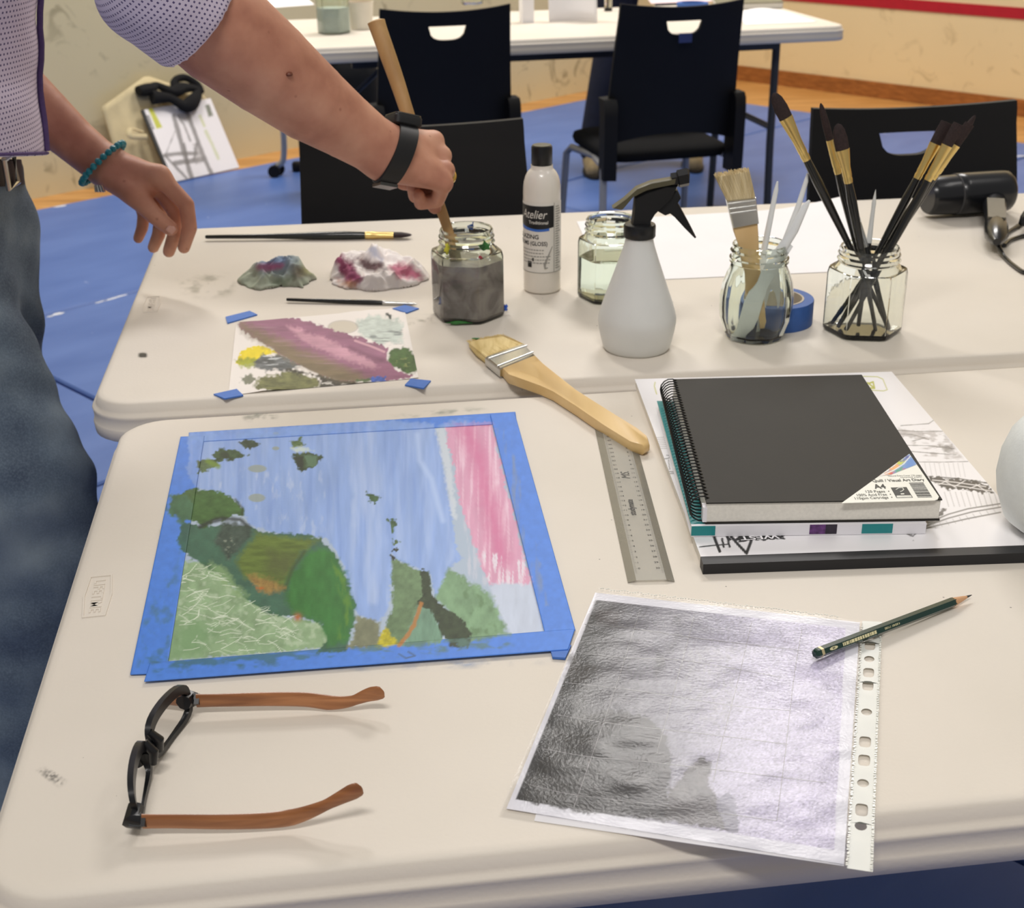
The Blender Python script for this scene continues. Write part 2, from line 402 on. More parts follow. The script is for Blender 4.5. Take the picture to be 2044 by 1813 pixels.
def table(label, fl_corner, ang, length, depth, inset=.20):
    u = np.array([math.cos(ang), math.sin(ang), 0]); v = np.array([-math.sin(ang), math.cos(ang), 0])
    c = np.array([fl_corner[0], fl_corner[1], 0.0])+u*length/2+v*depth/2
    t = thing('folding_table', label, 'table', (c[0], c[1], 0), ang)
    mb = MB(); mb.loft([[(x, y, TZ+z) for x, y in rrect(length/2-i, depth/2-i, .055-i)] for i, z in TABLE_PROF])
    obj('table_top', mb, m_table, t, angle=60)
    for s in (-1, 1):
        obj('apron_rail', MB().box((0, s*(depth/2-.10), TZ-.062), (length-.42, .022, .032)), m_tleg, t, smooth=False)
        x = s*(length/2-(inset if np.isscalar(inset) else inset[0 if s < 0 else 1]))
        for e in (-1, 1):
            obj('leg', MB().tube([(x, e*(depth/2-.12), TZ-.046), (x, e*(depth/2-.12), .35), (x, e*(depth/2-.10), .012), (x, e*(depth/2-.10), 0.0)], .0135, 12), m_tleg, t)
        obj('leg_crossbar', MB().tube([(x, -(depth/2-.12), .40), (x, depth/2-.12, .40)], .011, 10), m_tleg, t)
        obj('brace', MB().tube([(x, 0, .40), (x-s*.34, 0, TZ-.055)], .008, 8), m_tleg, t)
    return t
A1 = math.radians(7.5); A2 = math.radians(7.0); A3_ = math.radians(12.8)
T1 = table('cream plastic folding table carrying the taped painting, glasses and sketch pads', (-.330, .614), A1, 1.83, .757)
T2 = table('cream plastic folding table carrying the jars, spray bottle and palette paper', (-.476, 1.394), A2, 1.85, .772, .075)
bu = np.array([math.cos(A3_), math.sin(A3_), 0]); bv = np.array([-math.sin(A3_), math.cos(A3_), 0])
bc = np.array([1.118, 4.60, 0])-bu*1.83
T3 = table('white plastic folding table standing behind the two black chairs', bc[:2].tolist()+[0], A3_, 1.83, .75, (.08, .20))
# embossed maker's plate moulded into the table ends
def emboss(t, o, xt, h, tableobj):
    fn = frame(o, xt, TZ)
    mb = MB(); Lh, Hh = .0345, .0092
    poly = [(-Lh, -Hh), (0, -Hh*1.28), (Lh, -Hh), (Lh, Hh), (0, Hh*1.28), (-Lh, Hh)]
    n = len(poly)
    out = [(x*1.0, y*1.0) for x, y in poly]; inn = [(x*.945, y*.88) for x, y in poly]
    mb.loft([[fn(x, y, -.001) for x, y in out], [fn(x, y, .0009) for x, y in out], [fn(x, y, .0009) for x, y in inn], [fn(x, y, -.001) for x, y in inn]], False, False)
    tag(obj('embossed_border', mb, m_table, t, world=True, smooth=False), 'raised border of the moulded plate')
    tx = text_mb('LIFETIME', .0128, align='CENTER', bold=.012, sx=1.12); 
    mb2 = MB(); vs = [fn(x, y-.0044, 0.0) for x, y, z in tx.v]; k = len(vs)
    mb2.add([p+np.array([0, 0, .0008]) for p in vs]+[p+np.array([0, 0, -.001]) for p in vs], tx.f)
    # side walls of the letters
    from collections import Counter
    ec = Counter(); 
    for q in tx.f:
        for a, b in zip(q, q[1:]+q[:1]): ec[tuple(sorted((a, b)))] += 1
    for q in tx.f:
        for a, b in zip(q, q[1:]+q[:1]):
            if ec[tuple(sorted((a, b)))] == 1: mb2.f.append((a, b, b+k, a+k))
    tag(obj('embossed_lettering', mb2, m_table, t, world=True, smooth=False, recalc=False), 'raised lettering of the moulded plate')
emboss(T1, (195, 1190), (186, 1240), 0, T1)
emboss(T2, (303, 608), (300, 622), 0, T2)

# ================================================================== CHAIRS
m_blk = mat('chair_plastic_black', (15, 15, 17), 0.6, spec=.3, var=0.1, vscale=8, bump=0.05, bscale=600)
m_steel = mat('chair_steel', (158, 160, 164), 0.4, metal=0.35, var=0.04)
m_seat = mat('seat_fabric_black', (14, 14, 15), 0.9, spec=.2, var=0.15, vscale=300)
m_badge = mat('badge_blue', (46, 60, 110), 0.5, var=0.05)
def make_chair(label, loc, rz):
    t = thing('stacking_chair', label, 'chair', loc, rz, None)
    zt, zb, w0 = .862, .455, .19
    xs = sorted(set([round(x, 4) for x in np.linspace(-1, 1, 21)]+[round(x, 4) for x in np.linspace(-.29, .29, 17)]))
    sw, zs = .29, .822
    def sb(x):
        if abs(x) >= sw: return zs
        return zs-.040*(max(0, 1-(abs(x)/sw)**3.2))**0.5
    def pt(x, z, dy):
        wz = w0+.020*(zt-z)/(zt-zb)
        y = -.205-.030*(1-x*x)-.17*(z-zb)*(.55+.45*(z-zb)/.4)
        return (x*wz, y+dy, z+(.012*x*x if z > .84 else 0))
    def band(lo, hi, nz):
        return [[(x, lo(x)+(hi(x)-lo(x))*k/nz) for k in range(nz+1)] for x in xs]
    low = band(lambda x: zb+.035*(1-x*x), sb, 10); up = band(lambda x: zs, lambda x: zt, 3)
    mb = MB(); TH = .013
    for bnd in (low, up):
        n = len(bnd[0]); base = len(mb.v)
        for dy in (0, TH):
            for colm in bnd:
                for x, z in colm: mb.v.append(pt(x, z, dy))
        off = len(bnd)*n
        def id_(i, k, s): return base+s*off+i*n+k
        for i in range(len(bnd)-1):
            for k in range(n-1):
                for s in (0, 1):
                    q = (id_(i, k, s), id_(i+1, k, s), id_(i+1, k+1, s), id_(i, k+1, s)); mb.f.append(q if s == 0 else q[::-1])
            hole = abs(xs[i]) <= sw+1e-6 and abs(xs[i+1]) <= sw+1e-6
            for k in (0, n-1):
                inner = (bnd is low and k == n-1) or (bnd is up and k == 0)
                if inner and not hole: continue
                mb.f.append((id_(i, k, 0), id_(i+1, k, 0), id_(i+1, k, 1), id_(i, k, 1)))
        for i in (0, len(bnd)-1):
            for k in range(n-1): mb.f.append((id_(i, k, 0), id_(i, k+1, 0), id_(i, k+1, 1), id_(i, k, 1)))
    bm = bmesh.new(); 
    obj('backrest', mb, m_blk, t, angle=50)
    sm = MB(); sm.loft([[(x, y-.01, .425+z) for x, y in rrect(.205-i, .205-i, .07-i*.5)] for i, z in ((.03, -.028), (.006, -.022), (0, -.006), (.004, .008), (.03, .017), (.10, .012))])
    obj('seat', sm, m_seat, t, angle=60)
    for s in (-1, 1):
        bk = MB(); bk.loft([[(s*(.2+dx), y, z) for dx, y in ((-.012, -.26+o), (.026, -.25+o), (.026, -.20+o), (-.012, -.185+o))] for z, o in ((.36, 0), (.42, -.002), (.55, -.004), (.585, .0), (.60, .012))])
        obj('side_bracket', bk, m_blk, t, angle=35)
        obj('leg', MB().tube([(s*.214, -.215, .40), (s*.216, -.22, .38), (s*.225, -.245, .012), (s*.225, -.245, 0)], .0115, 12), m_steel, t)
        obj('leg', MB().tube([(s*.19, -.05, .395), (s*.205, .14, .385), (s*.212, .175, .36), (s*.225, .215, .01), (s*.225, .215, 0)], .0115, 12), m_steel, t)
        obj('side_rail', MB().tube([(s*.214, -.215, .395), (s*.2, -.1, .395), (s*.19, -.05, .395)], .0105, 10), m_steel, t)
        obj('glide', MB().lathe([(.014, 0), (.0145, .008), (.0145, .02), (.012, .024)], 12, (s*.225, -.245, 0)), m_blk, t)
        obj('glide', MB().lathe([(.014, 0), (.0145, .008), (.0145, .02), (.012, .024)], 12, (s*.225, .215, 0)), m_blk, t)
    return t
def chair_at(pl, pr, y, face):      # top corners of the backrest as pixels -> seat centre on the floor
    a = PY(*pl, y[0]); b = PY(*pr, y[1]); c = (a+b)/2; d = b-a; ang = math.atan2(d[1], d[0])
    if face > 0: rz = ang; off = .275
    else: rz = ang+math.pi; off = .275
    f = np.array([-math.sin(rz), math.cos(rz), 0]); p = c+f*off
    return (p[0], p[1], 0.0), rz
l1, r1 = chair_at((1235, 18), (1490, 5), (4.06, 4.16), 1)
CH = make_chair('black plastic chair with a small blue badge under its backrest slot, at the white table', l1, r1)
tag(obj('badge', MB().box((0, -.3015, .775), (.04, .004, .026)), m_badge, CH, smooth=False), 'small dark blue badge')
l2, r2 = chair_at((752, 18), (1025, 12), (4.0, 4.1), 1)
def dup_chair(l, r, label):
    c = copy_tree(CH, l, r, label)
    for k in list(c.children):
        if k.name.startswith('badge'): bpy.data.objects.remove(k)
    return c
dup_chair(l2, r2, 'black plastic chair without a badge, behind the hand holding the brush')
l3, r3 = chair_at((595, 292), (1045, 266), (2.30, 2.36), -1)
dup_chair(l3, r3, 'black plastic chair pushed up to the jar table opposite the white glaze bottle')
l4, r4 = chair_at((1600, 262), (2030, 250), (2.42, 2.48), -1)
dup_chair(l4, r4, 'black plastic chair pushed up to the jar table behind the hair dryer')
# ================================================================== GLASS AND JARS
def glass_mat(name, col, rough=0.0, ior=1.45):
    m, nt, b = node_mat(name); b.inputs['Base Color'].default_value = L4(col); b.inputs['Transmission Weight'].default_value = 1.0
    b.inputs['Roughness'].default_value = rough; b.inputs['IOR'].default_value = ior
    tc = nt.nodes.new('ShaderNodeTexCoord'); n = noise(nt, tc.outputs['Object'], 90, 2)
    bp = nt.nodes.new('ShaderNodeBump'); bp.inputs['Strength'].default_value = 0.03; bp.inputs['Distance'].default_value = 0.002
    nt.links.new(n.outputs['Fac'], bp.inputs['Height']); nt.links.new(bp.outputs['Normal'], b.inputs['Normal'])
    return m
m_glass = glass_mat('jar_glass', (252, 255, 251))
m_glassg = glass_mat('jar_glass_green', (247, 253, 246))
m_water = glass_mat('water_clear', (250, 253, 248), ior=1.33)
def murky():
    m, nt, b = node_mat('water_murky'); tc = nt.nodes.new('ShaderNodeTexCoord')
    n = noise(nt, tc.outputs['Object'], 26, 4, dist=1.5); r = ramp(nt, [0.35, 0.62], [L4((118, 108, 108)), L4((168, 158, 154))]); nt.links.new(n.outputs['Fac'], r.inputs['Fac'])
    nt.links.new(r.outputs['Color'], b.inputs['Base Color']); b.inputs['Roughness'].default_value = 0.3
    return m
m_murk = murky()
NJ = 48
def hexr(t, R, round_):
    k = ((t+math.pi/6) % (math.pi/3))-math.pi/6
    h = R*math.cos(math.pi/6)/math.cos(k)
    return min(h, R*round_)
def hring(R, z, mixk, rc):        # mixk 1 = hexagon, 0 = circle of radius rc
    return [((mixk*hexr(2*math.pi*i/NJ, R, .965)+(1-mixk)*rc)*math.cos(2*math.pi*i/NJ), (mixk*hexr(2*math.pi*i/NJ, R, .965)+(1-mixk)*rc)*math.sin(2*math.pi*i/NJ), z) for i in range(NJ)]
def hex_jar(label, loc, rz, R=.049, H=.112, glass=None, water=None, wlev=.5, rn=.034, group=None):
    t = thing('glass_jar', label, 'jar', loc, rz, group)
    hb = H*.70; hs = H*.80; k = .0028; rn2 = rn
    out = [hring(R*.90, 0, 1, rn), hring(R*.97, .0015, 1, rn), hring(R, .005, 1, rn), hring(R, hb, 1, rn), hring(R*.97, hb+.006, .9, rn+.01), hring(R*.86, hs-.006, .5, rn+.006), hring(R, hs, 0, rn+.002),
           hring(R, hs+.003, 0, rn), hring(R, hs+.006, 0, rn+.0026), hring(R, hs+.009, 0, rn+.0006), hring(R, hs+.013, 0, rn+.0022), hring(R, hs+.016, 0, rn+.0004), hring(R, H-.003, 0, rn+.0006), hring(R, H, 0, rn-.001)]
    inn = [hring(R, H-.0004, 0, rn-.0026), hring(R, hs, 0, rn-.0028), hring(R*.86-k, hs-.007, .5, rn+.003), hring(R*.97-k, hb+.004, .9, rn+.007), hring(R-k, hb-.002, 1, rn), hring(R-k, .008, 1, rn), hring(R*.9-k, .0042, 1, rn)]
    obj('glass', MB().loft(out+inn), glass or m_glass, t, angle=28)
    if water:
        wz = .0068+(hb-.0068)*wlev; kk = k-.0004
        obj('water', MB().loft([hring(R*.9-kk, .0040, 1, rn), hring(R-kk, .0078, 1, rn), hring(R-kk, wz, 1, rn)]), water, t, angle=28)
    return t
def jar_at(px, py): p = P(px, py); return (p[0], p[1], TZ)
JG = jar_at(935, 628); JH = jar_at(1720, 660); JC = jar_at(1217, 592)
jg = hex_jar('hexagonal glass jar half full of murky grey paint water', JG, math.radians(20), .0495, .117, m_glassg, m_murk, .93)
hex_jar('hexagonal glass jar of clear water behind the spray bottle', JC, math.radians(28), .0455, .110, m_glassg, m_water, .72, .033)
hex_jar('hexagonal glass jar holding the black-handled brushes', JH, math.radians(22), .0505, .110, m_glass, None, 0, .036)
# paint marks on the murky jar's rim and foot
m_pg = mat('paint_green', (52, 112, 52), 0.4, var=0.2, vscale=200); m_pb = mat('paint_blue', (46, 92, 190), 0.4, var=0.2, vscale=200)
m_py = mat('paint_yellow', (196, 190, 60), 0.4, var=0.2); m_pr = mat('paint_red', (170, 50, 70), 0.4, var=0.2)
def blob(name, c, r, m, parent, seed, sq=(1, .35, 1)):
    """a ragged dab of paint, flattened against the surface it sits on"""
    rr = random.Random(seed); mb = MB(); n = 14; rings = []; edge = [rr.uniform(.45, 1.25) for _ in range(n)]
    for d, k in ((-.9, .55), (-.4, .95), (.2, 1.0), (.8, .6)):
        rings.append([(c[0]+r*sq[0]*k*edge[i]*math.cos(2*math.pi*i/n), c[1]+r*sq[1]*d, c[2]+r*sq[2]*k*edge[(i*3) % n]*math.sin(2*math.pi*i/n)) for i in range(n)])
    mb.loft(rings); return obj(name, mb, m, parent, world=True)
jgx, jgy = JG[0], JG[1]
tag(blob('paint_smear', (jgx+.024, jgy-.0255, TZ+.099), .0085, m_pg, jg, 3, (1, .16, 1)), 'green paint smear on the rim')
tag(blob('paint_smear', (jgx+.006, jgy+.036, TZ+.109), .0055, m_pb, jg, 4, (1, .16, 1)), 'blue paint smear on the far rim')
tag(blob('paint_smear', (jgx-.024, jgy-.026, TZ+.097), .006, m_py, jg, 5, (.7, .3, 1.3)), 'yellow paint smear on the rim')
tag(blob('paint_smear', (jgx+.018, jgy-.038, TZ+.088), .0028, m_pr, jg, 6, (1, .4, 1)), 'small red paint spot on the shoulder')
tag(blob('paint_smear', (jgx-.012, jgy-.044, TZ+.004), .012, m_pg, jg, 7, (1.6, .2, .25)), 'green paint at the foot')
tag(blob('paint_smear', (jgx+.049, jgy+.001, TZ+.008), .005, m_pb, jg, 8, (.6, .8, 1.2)), 'blue paint at the foot')
# barrel jar with a moulded pattern
JR = jar_at(1505, 672)
jr = thing('glass_jar', 'round patterned glass jar holding white palette knives and a hog-bristle brush', 'jar', JR)
def lring(r, z, amp=0, lob=10): return [((r+amp*math.cos(lob*2*math.pi*i/60))*math.cos(2*math.pi*i/60), (r+amp*math.cos(lob*2*math.pi*i/60))*math.sin(2*math.pi*i/60), z) for i in range(60)]
po = [(.030, 0, 0), (.034, .002, .0004), (.037, .008, .001), (.0435, .028, .0013), (.0445, .042, .0014), (.0445, .055, .0014), (.042, .072, .0012), (.0375, .085, .0008), (.0345, .092, 0), (.0335, .096, 0), (.0362, .098, 0), (.0362, .103, 0), (.034, .1045, 0), (.034, .110, 0), (.0355, .1115, 0), (.0335, .114, 0), (.0335, .119, 0), (.0325, .1205, 0)]
pi_ = [(.0312, .1202), (.0312, .098), (.032, .091), (.035, .083), (.0395, .071), (.042, .055), (.042, .042), (.041, .028), (.0345, .009), (.030, .006)]
obj('glass', MB().loft([lring(*q) for q in po]+[lring(r, z) for r, z in pi_]), m_glassg, jr, angle=30)

# ================================================================== BRUSHES AND TOOLS
m_hand = mat('brush_handle_black', (17, 18, 18), 0.22, var=0.05, coat=0.4)
m_handg = mat('brush_handle_darkgreen', (16, 24, 22), 0.22, var=0.05, coat=0.4)
m_gold = mat('ferrule_gold', (232, 204, 132), 0.3, metal=1.0, var=0.06)
m_silver = mat('ferrule_silver', (205, 205, 202), 0.25, metal=1.0, var=0.06)
m_hair = mat('brush_hair_brown', (44, 30, 30), 0.7, var=0.35, vscale=400)
m_white = mat('white_plastic', (226, 228, 226), 0.35, var=0.03)
m_print = mat('gold_print', (168, 140, 82), 0.5, var=0.05)
def brush(label, A, B, parts, up=(0, -1, 0), name='paint_brush', group=None, printing=None):
    """A handle end, B hair tip; parts: (name, material, [(t, radius, flat)], ...) with t the fraction along A-B"""
    A = np.array(A, float); B = np.array(B, float); base = A if A[2] <= B[2] else B
    t = thing(name, label, 'paint brush', base, 0, group)
    for nm, m, pr in parts:
        obj(nm, MB().tube([A+(B-A)*q[0] for q in pr], [q[1] for q in pr], 14, [q[2] for q in pr], up), m, t, world=True, angle=50)
    if printing:
        t0, t1, r = printing; u = (B-A)/np.linalg.norm(B-A); upv = np.array(up, float); upv = upv-u*(upv@u); upv /= np.linalg.norm(upv); sd = np.cross(u, upv)
        mb = MB(); rr = random.Random(5); s = t0
        L = np.linalg.norm(B-A)
        while s < t1:
            w_ = rr.uniform(.0012, .003)/L; c = A+(B-A)*(s+w_/2)+upv*(r*.96)
            mb.box(c, (w_*L, r*.75, r*.12), np.stack([u, sd, upv], 1)); s += w_+.0012/L
        tag(obj('printed_lettering', mb, m_print, t, world=True, smooth=False), 'faint gold lettering on the handle')
    return t
def std_parts(fa, fb, rmax, rend, ferr=m_gold, hand=m_hand, hair=m_hair, flatf=.45, tip='filbert', rw=None):
    """fa, fb: where the ferrule starts and ends along the brush"""
    rw = rw or rmax*1.15
    h = [(0, rend*.75, 1), (.006, rend, 1), (fa*.35, rend*1.25, 1), (fa*.7, rmax*.9, 1), (fa*.86, rmax, 1), (fa*.96, rmax*.86, 1), (fa, rmax*.78, 1)]
    f = [(fa-.01, rmax*.84, 1), (fa+.008, rmax*.92, 1), (fa+.016, rmax*.84, 1), (fa+.024, rmax*.92, 1), (fa+(fb-fa)*.45, rmax*.95, .8), (fb, rw, flatf)]
    if tip == 'filbert': b = [(fb-.005, rw*.95, flatf), (fb+(1-fb)*.4, rw*1.0, flatf*.9), (fb+(1-fb)*.75, rw*.82, flatf*.7), (fb+(1-fb)*.93, rw*.5, flatf*.6), (1, rw*.12, flatf*.5)]
    elif tip == 'flat': b = [(fb-.005, rw*.95, flatf), (fb+(1-fb)*.5, rw*1.02, flatf*.8), (1, rw*.98, flatf*.25)]
    else: b = [(fb-.005, rmax*.6, 1), (fb+(1-fb)*.3, rmax*.66, 1), (fb+(1-fb)*.7, rmax*.33, 1), (1, rmax*.04, 1)]
    if tip == 'round': f = [(fa-.01, rmax*.84, 1), (fa+.01, rmax*.92, 1), (fa+.02, rmax*.84, 1), (fb, rmax*.6, 1)]
    return [('handle', hand, h), ('ferrule', ferr, f), ('bristles', hair, b)]
zb_ = TZ+.0062
brush('long black filbert brush with a gold ferrule lying beyond the crumpled rags', P(410, 473, zb_), P(822, 469, zb_), std_parts(.785, .912, .0068, .0030, rw=.0080, hand=m_handg, flatf=.6), up=(0, 0, 1), printing=(.47, .58, .0048))
brush('short thin black brush with a silver ferrule lying above the palette paper', P(572, 598, TZ+.004), P(834, 607, TZ+.0025), std_parts(.745, .93, .0036, .0022, ferr=m_silver, hair=m_silver, tip='round'), up=(0, 0, 1), printing=(.5, .7, .003))
# brushes standing in the hexagonal jar
jx, jy = JH[0], JH[1]
def jarbrush(label, tip, yt, bot, yb, fa, fb, rmax, tipk, **kw):
    A = np.array([jx+bot[0], jy+bot[1], TZ+.0085]); B = PY(*tip, yt)
    return brush(label, A, B, std_parts(fa, fb, rmax, .0024, tip=tipk, **kw), group='brushes standing in the hexagonal jar', printing=(.42, .56, .0036))
jarbrush('black filbert brush leaning far out over the jar of palette knives', (1544, 186), jy-.012, (.033, .006), 0, .735, .90, .0058, 'filbert', rw=.0085)
jarbrush('black brush with a long fine pointed tip, behind the upright filbert brush', (1638, 206), jy+.012, (.020, .016), 0, .70, .84, .0050, 'filbert', rw=.0046, flatf=.8)
jarbrush('black filbert brush standing almost upright in the hexagonal jar', (1672, 247), jy-.016, (.012, -.020), 0, .735, .88, .0058, 'filbert', rw=.0085)
jarbrush('black flat brush, nearest the upright ones of the three leaning towards the hair dryer', (1890, 244), jy-.004, (-.030, -.004), 0, .745, .90, .0054, 'flat', rw=.0075)
jarbrush('black flat brush, middle one of the three leaning towards the hair dryer', (1914, 247), jy-.014, (-.024, -.016), 0, .745, .90, .0054, 'flat', rw=.0070)
jarbrush('black flat brush, outermost of the three leaning towards the hair dryer', (1936, 247), jy+.006, (-.034, .012), 0, .745, .90, .0054, 'flat', rw=.0065)
jarbrush('black brush with a fine point showing past the three flat brushes', (1947, 230), jy+.022, (-.020, .022), 0, .74, .86, .0046, 'filbert', rw=.0045, flatf=.8)
def smallbrush(label, tip, yt, bot, fa, fb, ferr, r=.0036):
    A = np.array([jx+bot[0], jy+bot[1], TZ+.0085]); B = PY(*tip, yt)
    brush(label, A, B, std_parts(fa, fb, r, .0026, ferr=ferr, hair=m_white, tip='round'), group='brushes standing in the hexagonal jar')
smallbrush('thin black brush with a white collar and needle tip in the hexagonal jar', (1748, 378), jy+.012, (-.004, .004), .62, .86, m_white, .0040)
smallbrush('short black brush with a silver collar half hidden among the jar brushes', (1708, 420), jy+.014, (.030, -.008), .70, .9, m_silver, .0046)

# hog bristle brush in the round jar
m_hog = wood_mat('hog_bristle', (196, 176, 130), (232, 218, 182), 160, (1, 1, .04), 0.8)
m_pale = wood_mat('pale_brush_wood', (214, 178, 122), (232, 200, 148), 20, (1, 1, .12), 0.4, coat=.2)
def plank(name, label, outline_px, y, th, m, parent, bev=.0015):
    """outline given in picture pixels at distance y, with thickness along y"""
    pts = [PY(px, py, y) for px, py in outline_px]; c = np.mean(pts, 0)
    mb = MB(); rings = []
    for dy, s in ((-th/2, .93), (-th/2+bev, 1.0), (th/2-bev, 1.0), (th/2, .93)):
        rings.append([c+(p-c)*s+np.array([0, dy, 0]) for p in pts])
    mb.loft(rings); return obj(name, mb, m, parent, world=True, angle=45)
ry = JR[1]
hb = thing('paint_brush', 'hog-bristle brush with a silver ferrule and pale wooden handle in the round jar', 'paint brush', (JR[0]+.02, ry, TZ+.008))
yb_ = ry-.002
# bristles as a bundle of fine filaments over a core
mb = MB(); rr = random.Random(2)
q = lambda u, v: np.array(PY(*(np.array((1452, 402))*(1-u)*(1-v)+np.array((1506, 396))*u*(1-v)+np.array((1425, 348))*(1-u)*v+np.array((1494, 336))*u*v), yb_))
mb.loft([[q(0, 0)+(0, -.006, 0), q(1, 0)+(0, -.006, 0), q(1, 0)+(0, .006, 0), q(0, 0)+(0, .006, 0)], [q(.02, .93)+(0, -.006, 0), q(.98, .93)+(0, -.006, 0), q(.98, .93)+(0, .006, 0), q(.02, .93)+(0, .006, 0)]])
for k in range(420):
    u = rr.random(); dy = rr.uniform(-.0075, .0075); a = q(u, 0)+(0, dy*.8, 0); b = q(min(1, max(0, u+rr.uniform(-.03, .03))), rr.uniform(.93, 1.03))+(0, dy, 0)
    mb.tube([a, (a+b)/2, b], [.0007, .0006, .0003], 4)
br = obj('bristles', mb, m_hog, hb, world=True, recalc=False)
fe = plank('ferrule', '', [(1449, 398), (1507, 392), (1513, 444), (1462, 454)], yb_, .016, m_silver, hb)
for k, (a, b) in enumerate((((1452, 408), (1508, 401)), ((1455, 418), (1509, 411)), ((1457, 427), (1510, 420)))):
    obj('ferrule_ridge', MB().tube([PY(*a, yb_-.0085), PY(*b, yb_-.0085)], .0011, 8), m_silver, hb, world=True)
plank('handle', '', [(1461, 448), (1511, 440), (1513, 470), (1514, 500), (1518, 560), (1536, 640), (1532, 654), (1514, 654), (1497, 600), (1482, 530), (1474, 490), (1464, 462)], yb_, .011, m_pale, hb)
# white plastic palette knives
m_knife = mat('knife_plastic_white', (236, 239, 240), 0.3, var=0.03)
def knife(label, px, y, th=.003):
    pts = [PY(a, b, y) for a, b in px]; zmin = min(pts, key=lambda p: p[2])
    t = thing('palette_knife', label, 'palette knife', (zmin[0], zmin[1], zmin[2]), 0, 'white palette knives in the round jar')
    n = len(px)//2
    obj('handle', MB().tube([PY(*c[:2], y) for c in px[:1]]+[PY(*c[:2], y) for c in px[1:3]], [.0012, .0032, .0042], 10, .7, (0, -1, 0)), m_knife, t, world=True)
    return t
def knife2(label, hpts, hr, blade, y):
    t = thing('palette_knife', label, 'palette knife', PY(*blade[len(blade)//2], y), 0, 'white palette knives in the round jar')
    obj('handle', MB().tube([PY(a, b, y) for a, b in hpts], hr, 12, .7, (0, -1, 0)), m_knife, t, world=True)
    plank('blade', '', blade, y, .0022, m_knife, t, .0006)
    return t
knife2('white plastic palette knife with a broad blade slanting across the round jar', [(1616, 400), (1607, 412), (1585, 460), (1556, 503)], [.0015, .0042, .0055, .0068], [(1572, 482), (1583, 492), (1548, 548), (1490, 676), (1464, 688), (1458, 676), (1500, 580), (1542, 500)], ry-.014)
knife2('white plastic palette knife with its thin handle up against the bristle brush', [(1552, 362), (1549, 380), (1537, 440), (1524, 505)], [.001, .0028, .0036, .004], [(1519, 495), (1532, 497), (1523, 600), (1512, 688), (1498, 688), (1508, 600)], ry+.008)
knife2('white plastic palette knife with its thin handle behind the broad one', [(1612, 346), (1609, 362), (1594, 410), (1560, 500)], [.001, .0028, .0034, .004], [(1556, 492), (1568, 498), (1545, 590), (1522, 686), (1508, 684), (1532, 586)], ry+.018)

# ================================================================== BOTTLES
m_sprayb = mat('spray_bottle_plastic', (240, 241, 238), 0.42, var=0.02, trans=0.22)
SB = P(1270, 694); sx0, sy0 = SB[0], SB[1]
sp = thing('spray_bottle', 'white conical spray bottle with a black trigger head', 'spray bottle', (sx0, sy0, TZ))
prof = [(.032, 0), (.0390, .0008), (.0412, .004), (.0432, .012), (.0462, .026), (.0474, .035), (.0472, .041), (.0455, .048), (.0418, .060), (.0362, .076), (.0303, .093), (.0245, .110), (.0192, .126), (.0175, .132), (.0168, .136), (.0165, .141)]
obj('body', MB().lathe(prof, 56), m_sprayb, sp, angle=50)
m_spl = mat('spray_liquid', (186, 190, 184), 0.4, var=0.02)
obj('liquid', MB().lathe([(.030, .0015), (.0395, .004), (.0418, .012), (.0445, .026), (.0456, .035), (.0454, .041)], 48), m_spl, sp, angle=50)
m_bk = mat('sprayer_black', (20, 21, 23), 0.35, var=0.06)
m_olive = mat('sprayer_top_olive', (84, 80, 60), 0.4, var=0.06)
cap = [(.0172, .139), (.0185, .1405), (.0185, .153), (.0178, .155), (.0150, .156)]
rings = [[((r+(.0005 if i % 2 else 0))*math.cos(2*math.pi*i/48), (r+(.0005 if i % 2 else 0))*math.sin(2*math.pi*i/48), z) for i in range(48)] for r, z in cap]
obj('collar', MB().loft(rings), m_bk, sp, angle=50)
def side(name, px, th, m, y=None, bev=.0012):
    return plank(name, '', px, y if y is not None else sy0, th, m, sp, bev)
side('pump_neck', [(1258, 458), (1297, 458), (1297, 440), (1306, 425), (1340, 392), (1352, 368), (1330, 368), (1290, 380), (1266, 392), (1262, 430)], .020, m_bk, bev=.004)
side('top_shroud', [(1222, 413), (1240, 416), (1262, 390), (1292, 375), (1346, 364), (1348, 354), (1300, 362), (1270, 374), (1246, 396)], .017, m_olive)
obj('nozzle', MB().tube([PY(1340, 360, sy0), PY(1352, 358, sy0), PY(1354, 357, sy0), PY(1373, 353, sy0), PY(1375, 353, sy0)], [.0085, .0085, .0105, .0105, .0085], 6), m_bk, sp, world=True, angle=30)
side('trigger', [(1326, 388), (1352, 378), (1358, 392), (1352, 402), (1364, 424), (1378, 450), (1389, 472), (1386, 474), (1366, 454), (1346, 432), (1336, 424), (1326, 428), (1312, 420), (1318, 400)], .011, m_bk)

GB = P(1082, 578); gx, gy = GB[0], GB[1]
gb = thing('glaze_bottle', 'white round-shouldered paint medium bottle with a black screw cap', 'bottle', (gx, gy, TZ))
m_bott = mat('bottle_white', (228, 222, 212), 0.25, var=0.02, coat=.3)
RB = .0255
obj('body', MB().lathe([(.021, 0), (.0243, .0012), (RB, .004), (RB, .138), (.0252, .145), (.0242, .152), (.0222, .159), (.0192, .1645), (.0162, .1678), (.0148, .169), (.0148, .174)], 48), m_bott, gb, angle=50)
cr = [(.0128, .170), (.0138, .171), (.0138, .197), (.0132, .199), (.011, .1996)]
obj('cap', MB().loft([[((r+(.0003 if i % 2 else 0))*math.cos(2*math.pi*i/64), (r+(.0003 if i % 2 else 0))*math.sin(2*math.pi*i/64), z) for i in range(64)] for r, z in cr]), m_bk, gb, angle=50)
m_captop = mat('cap_top_olive', (86, 82, 60), 0.5, var=0.05)
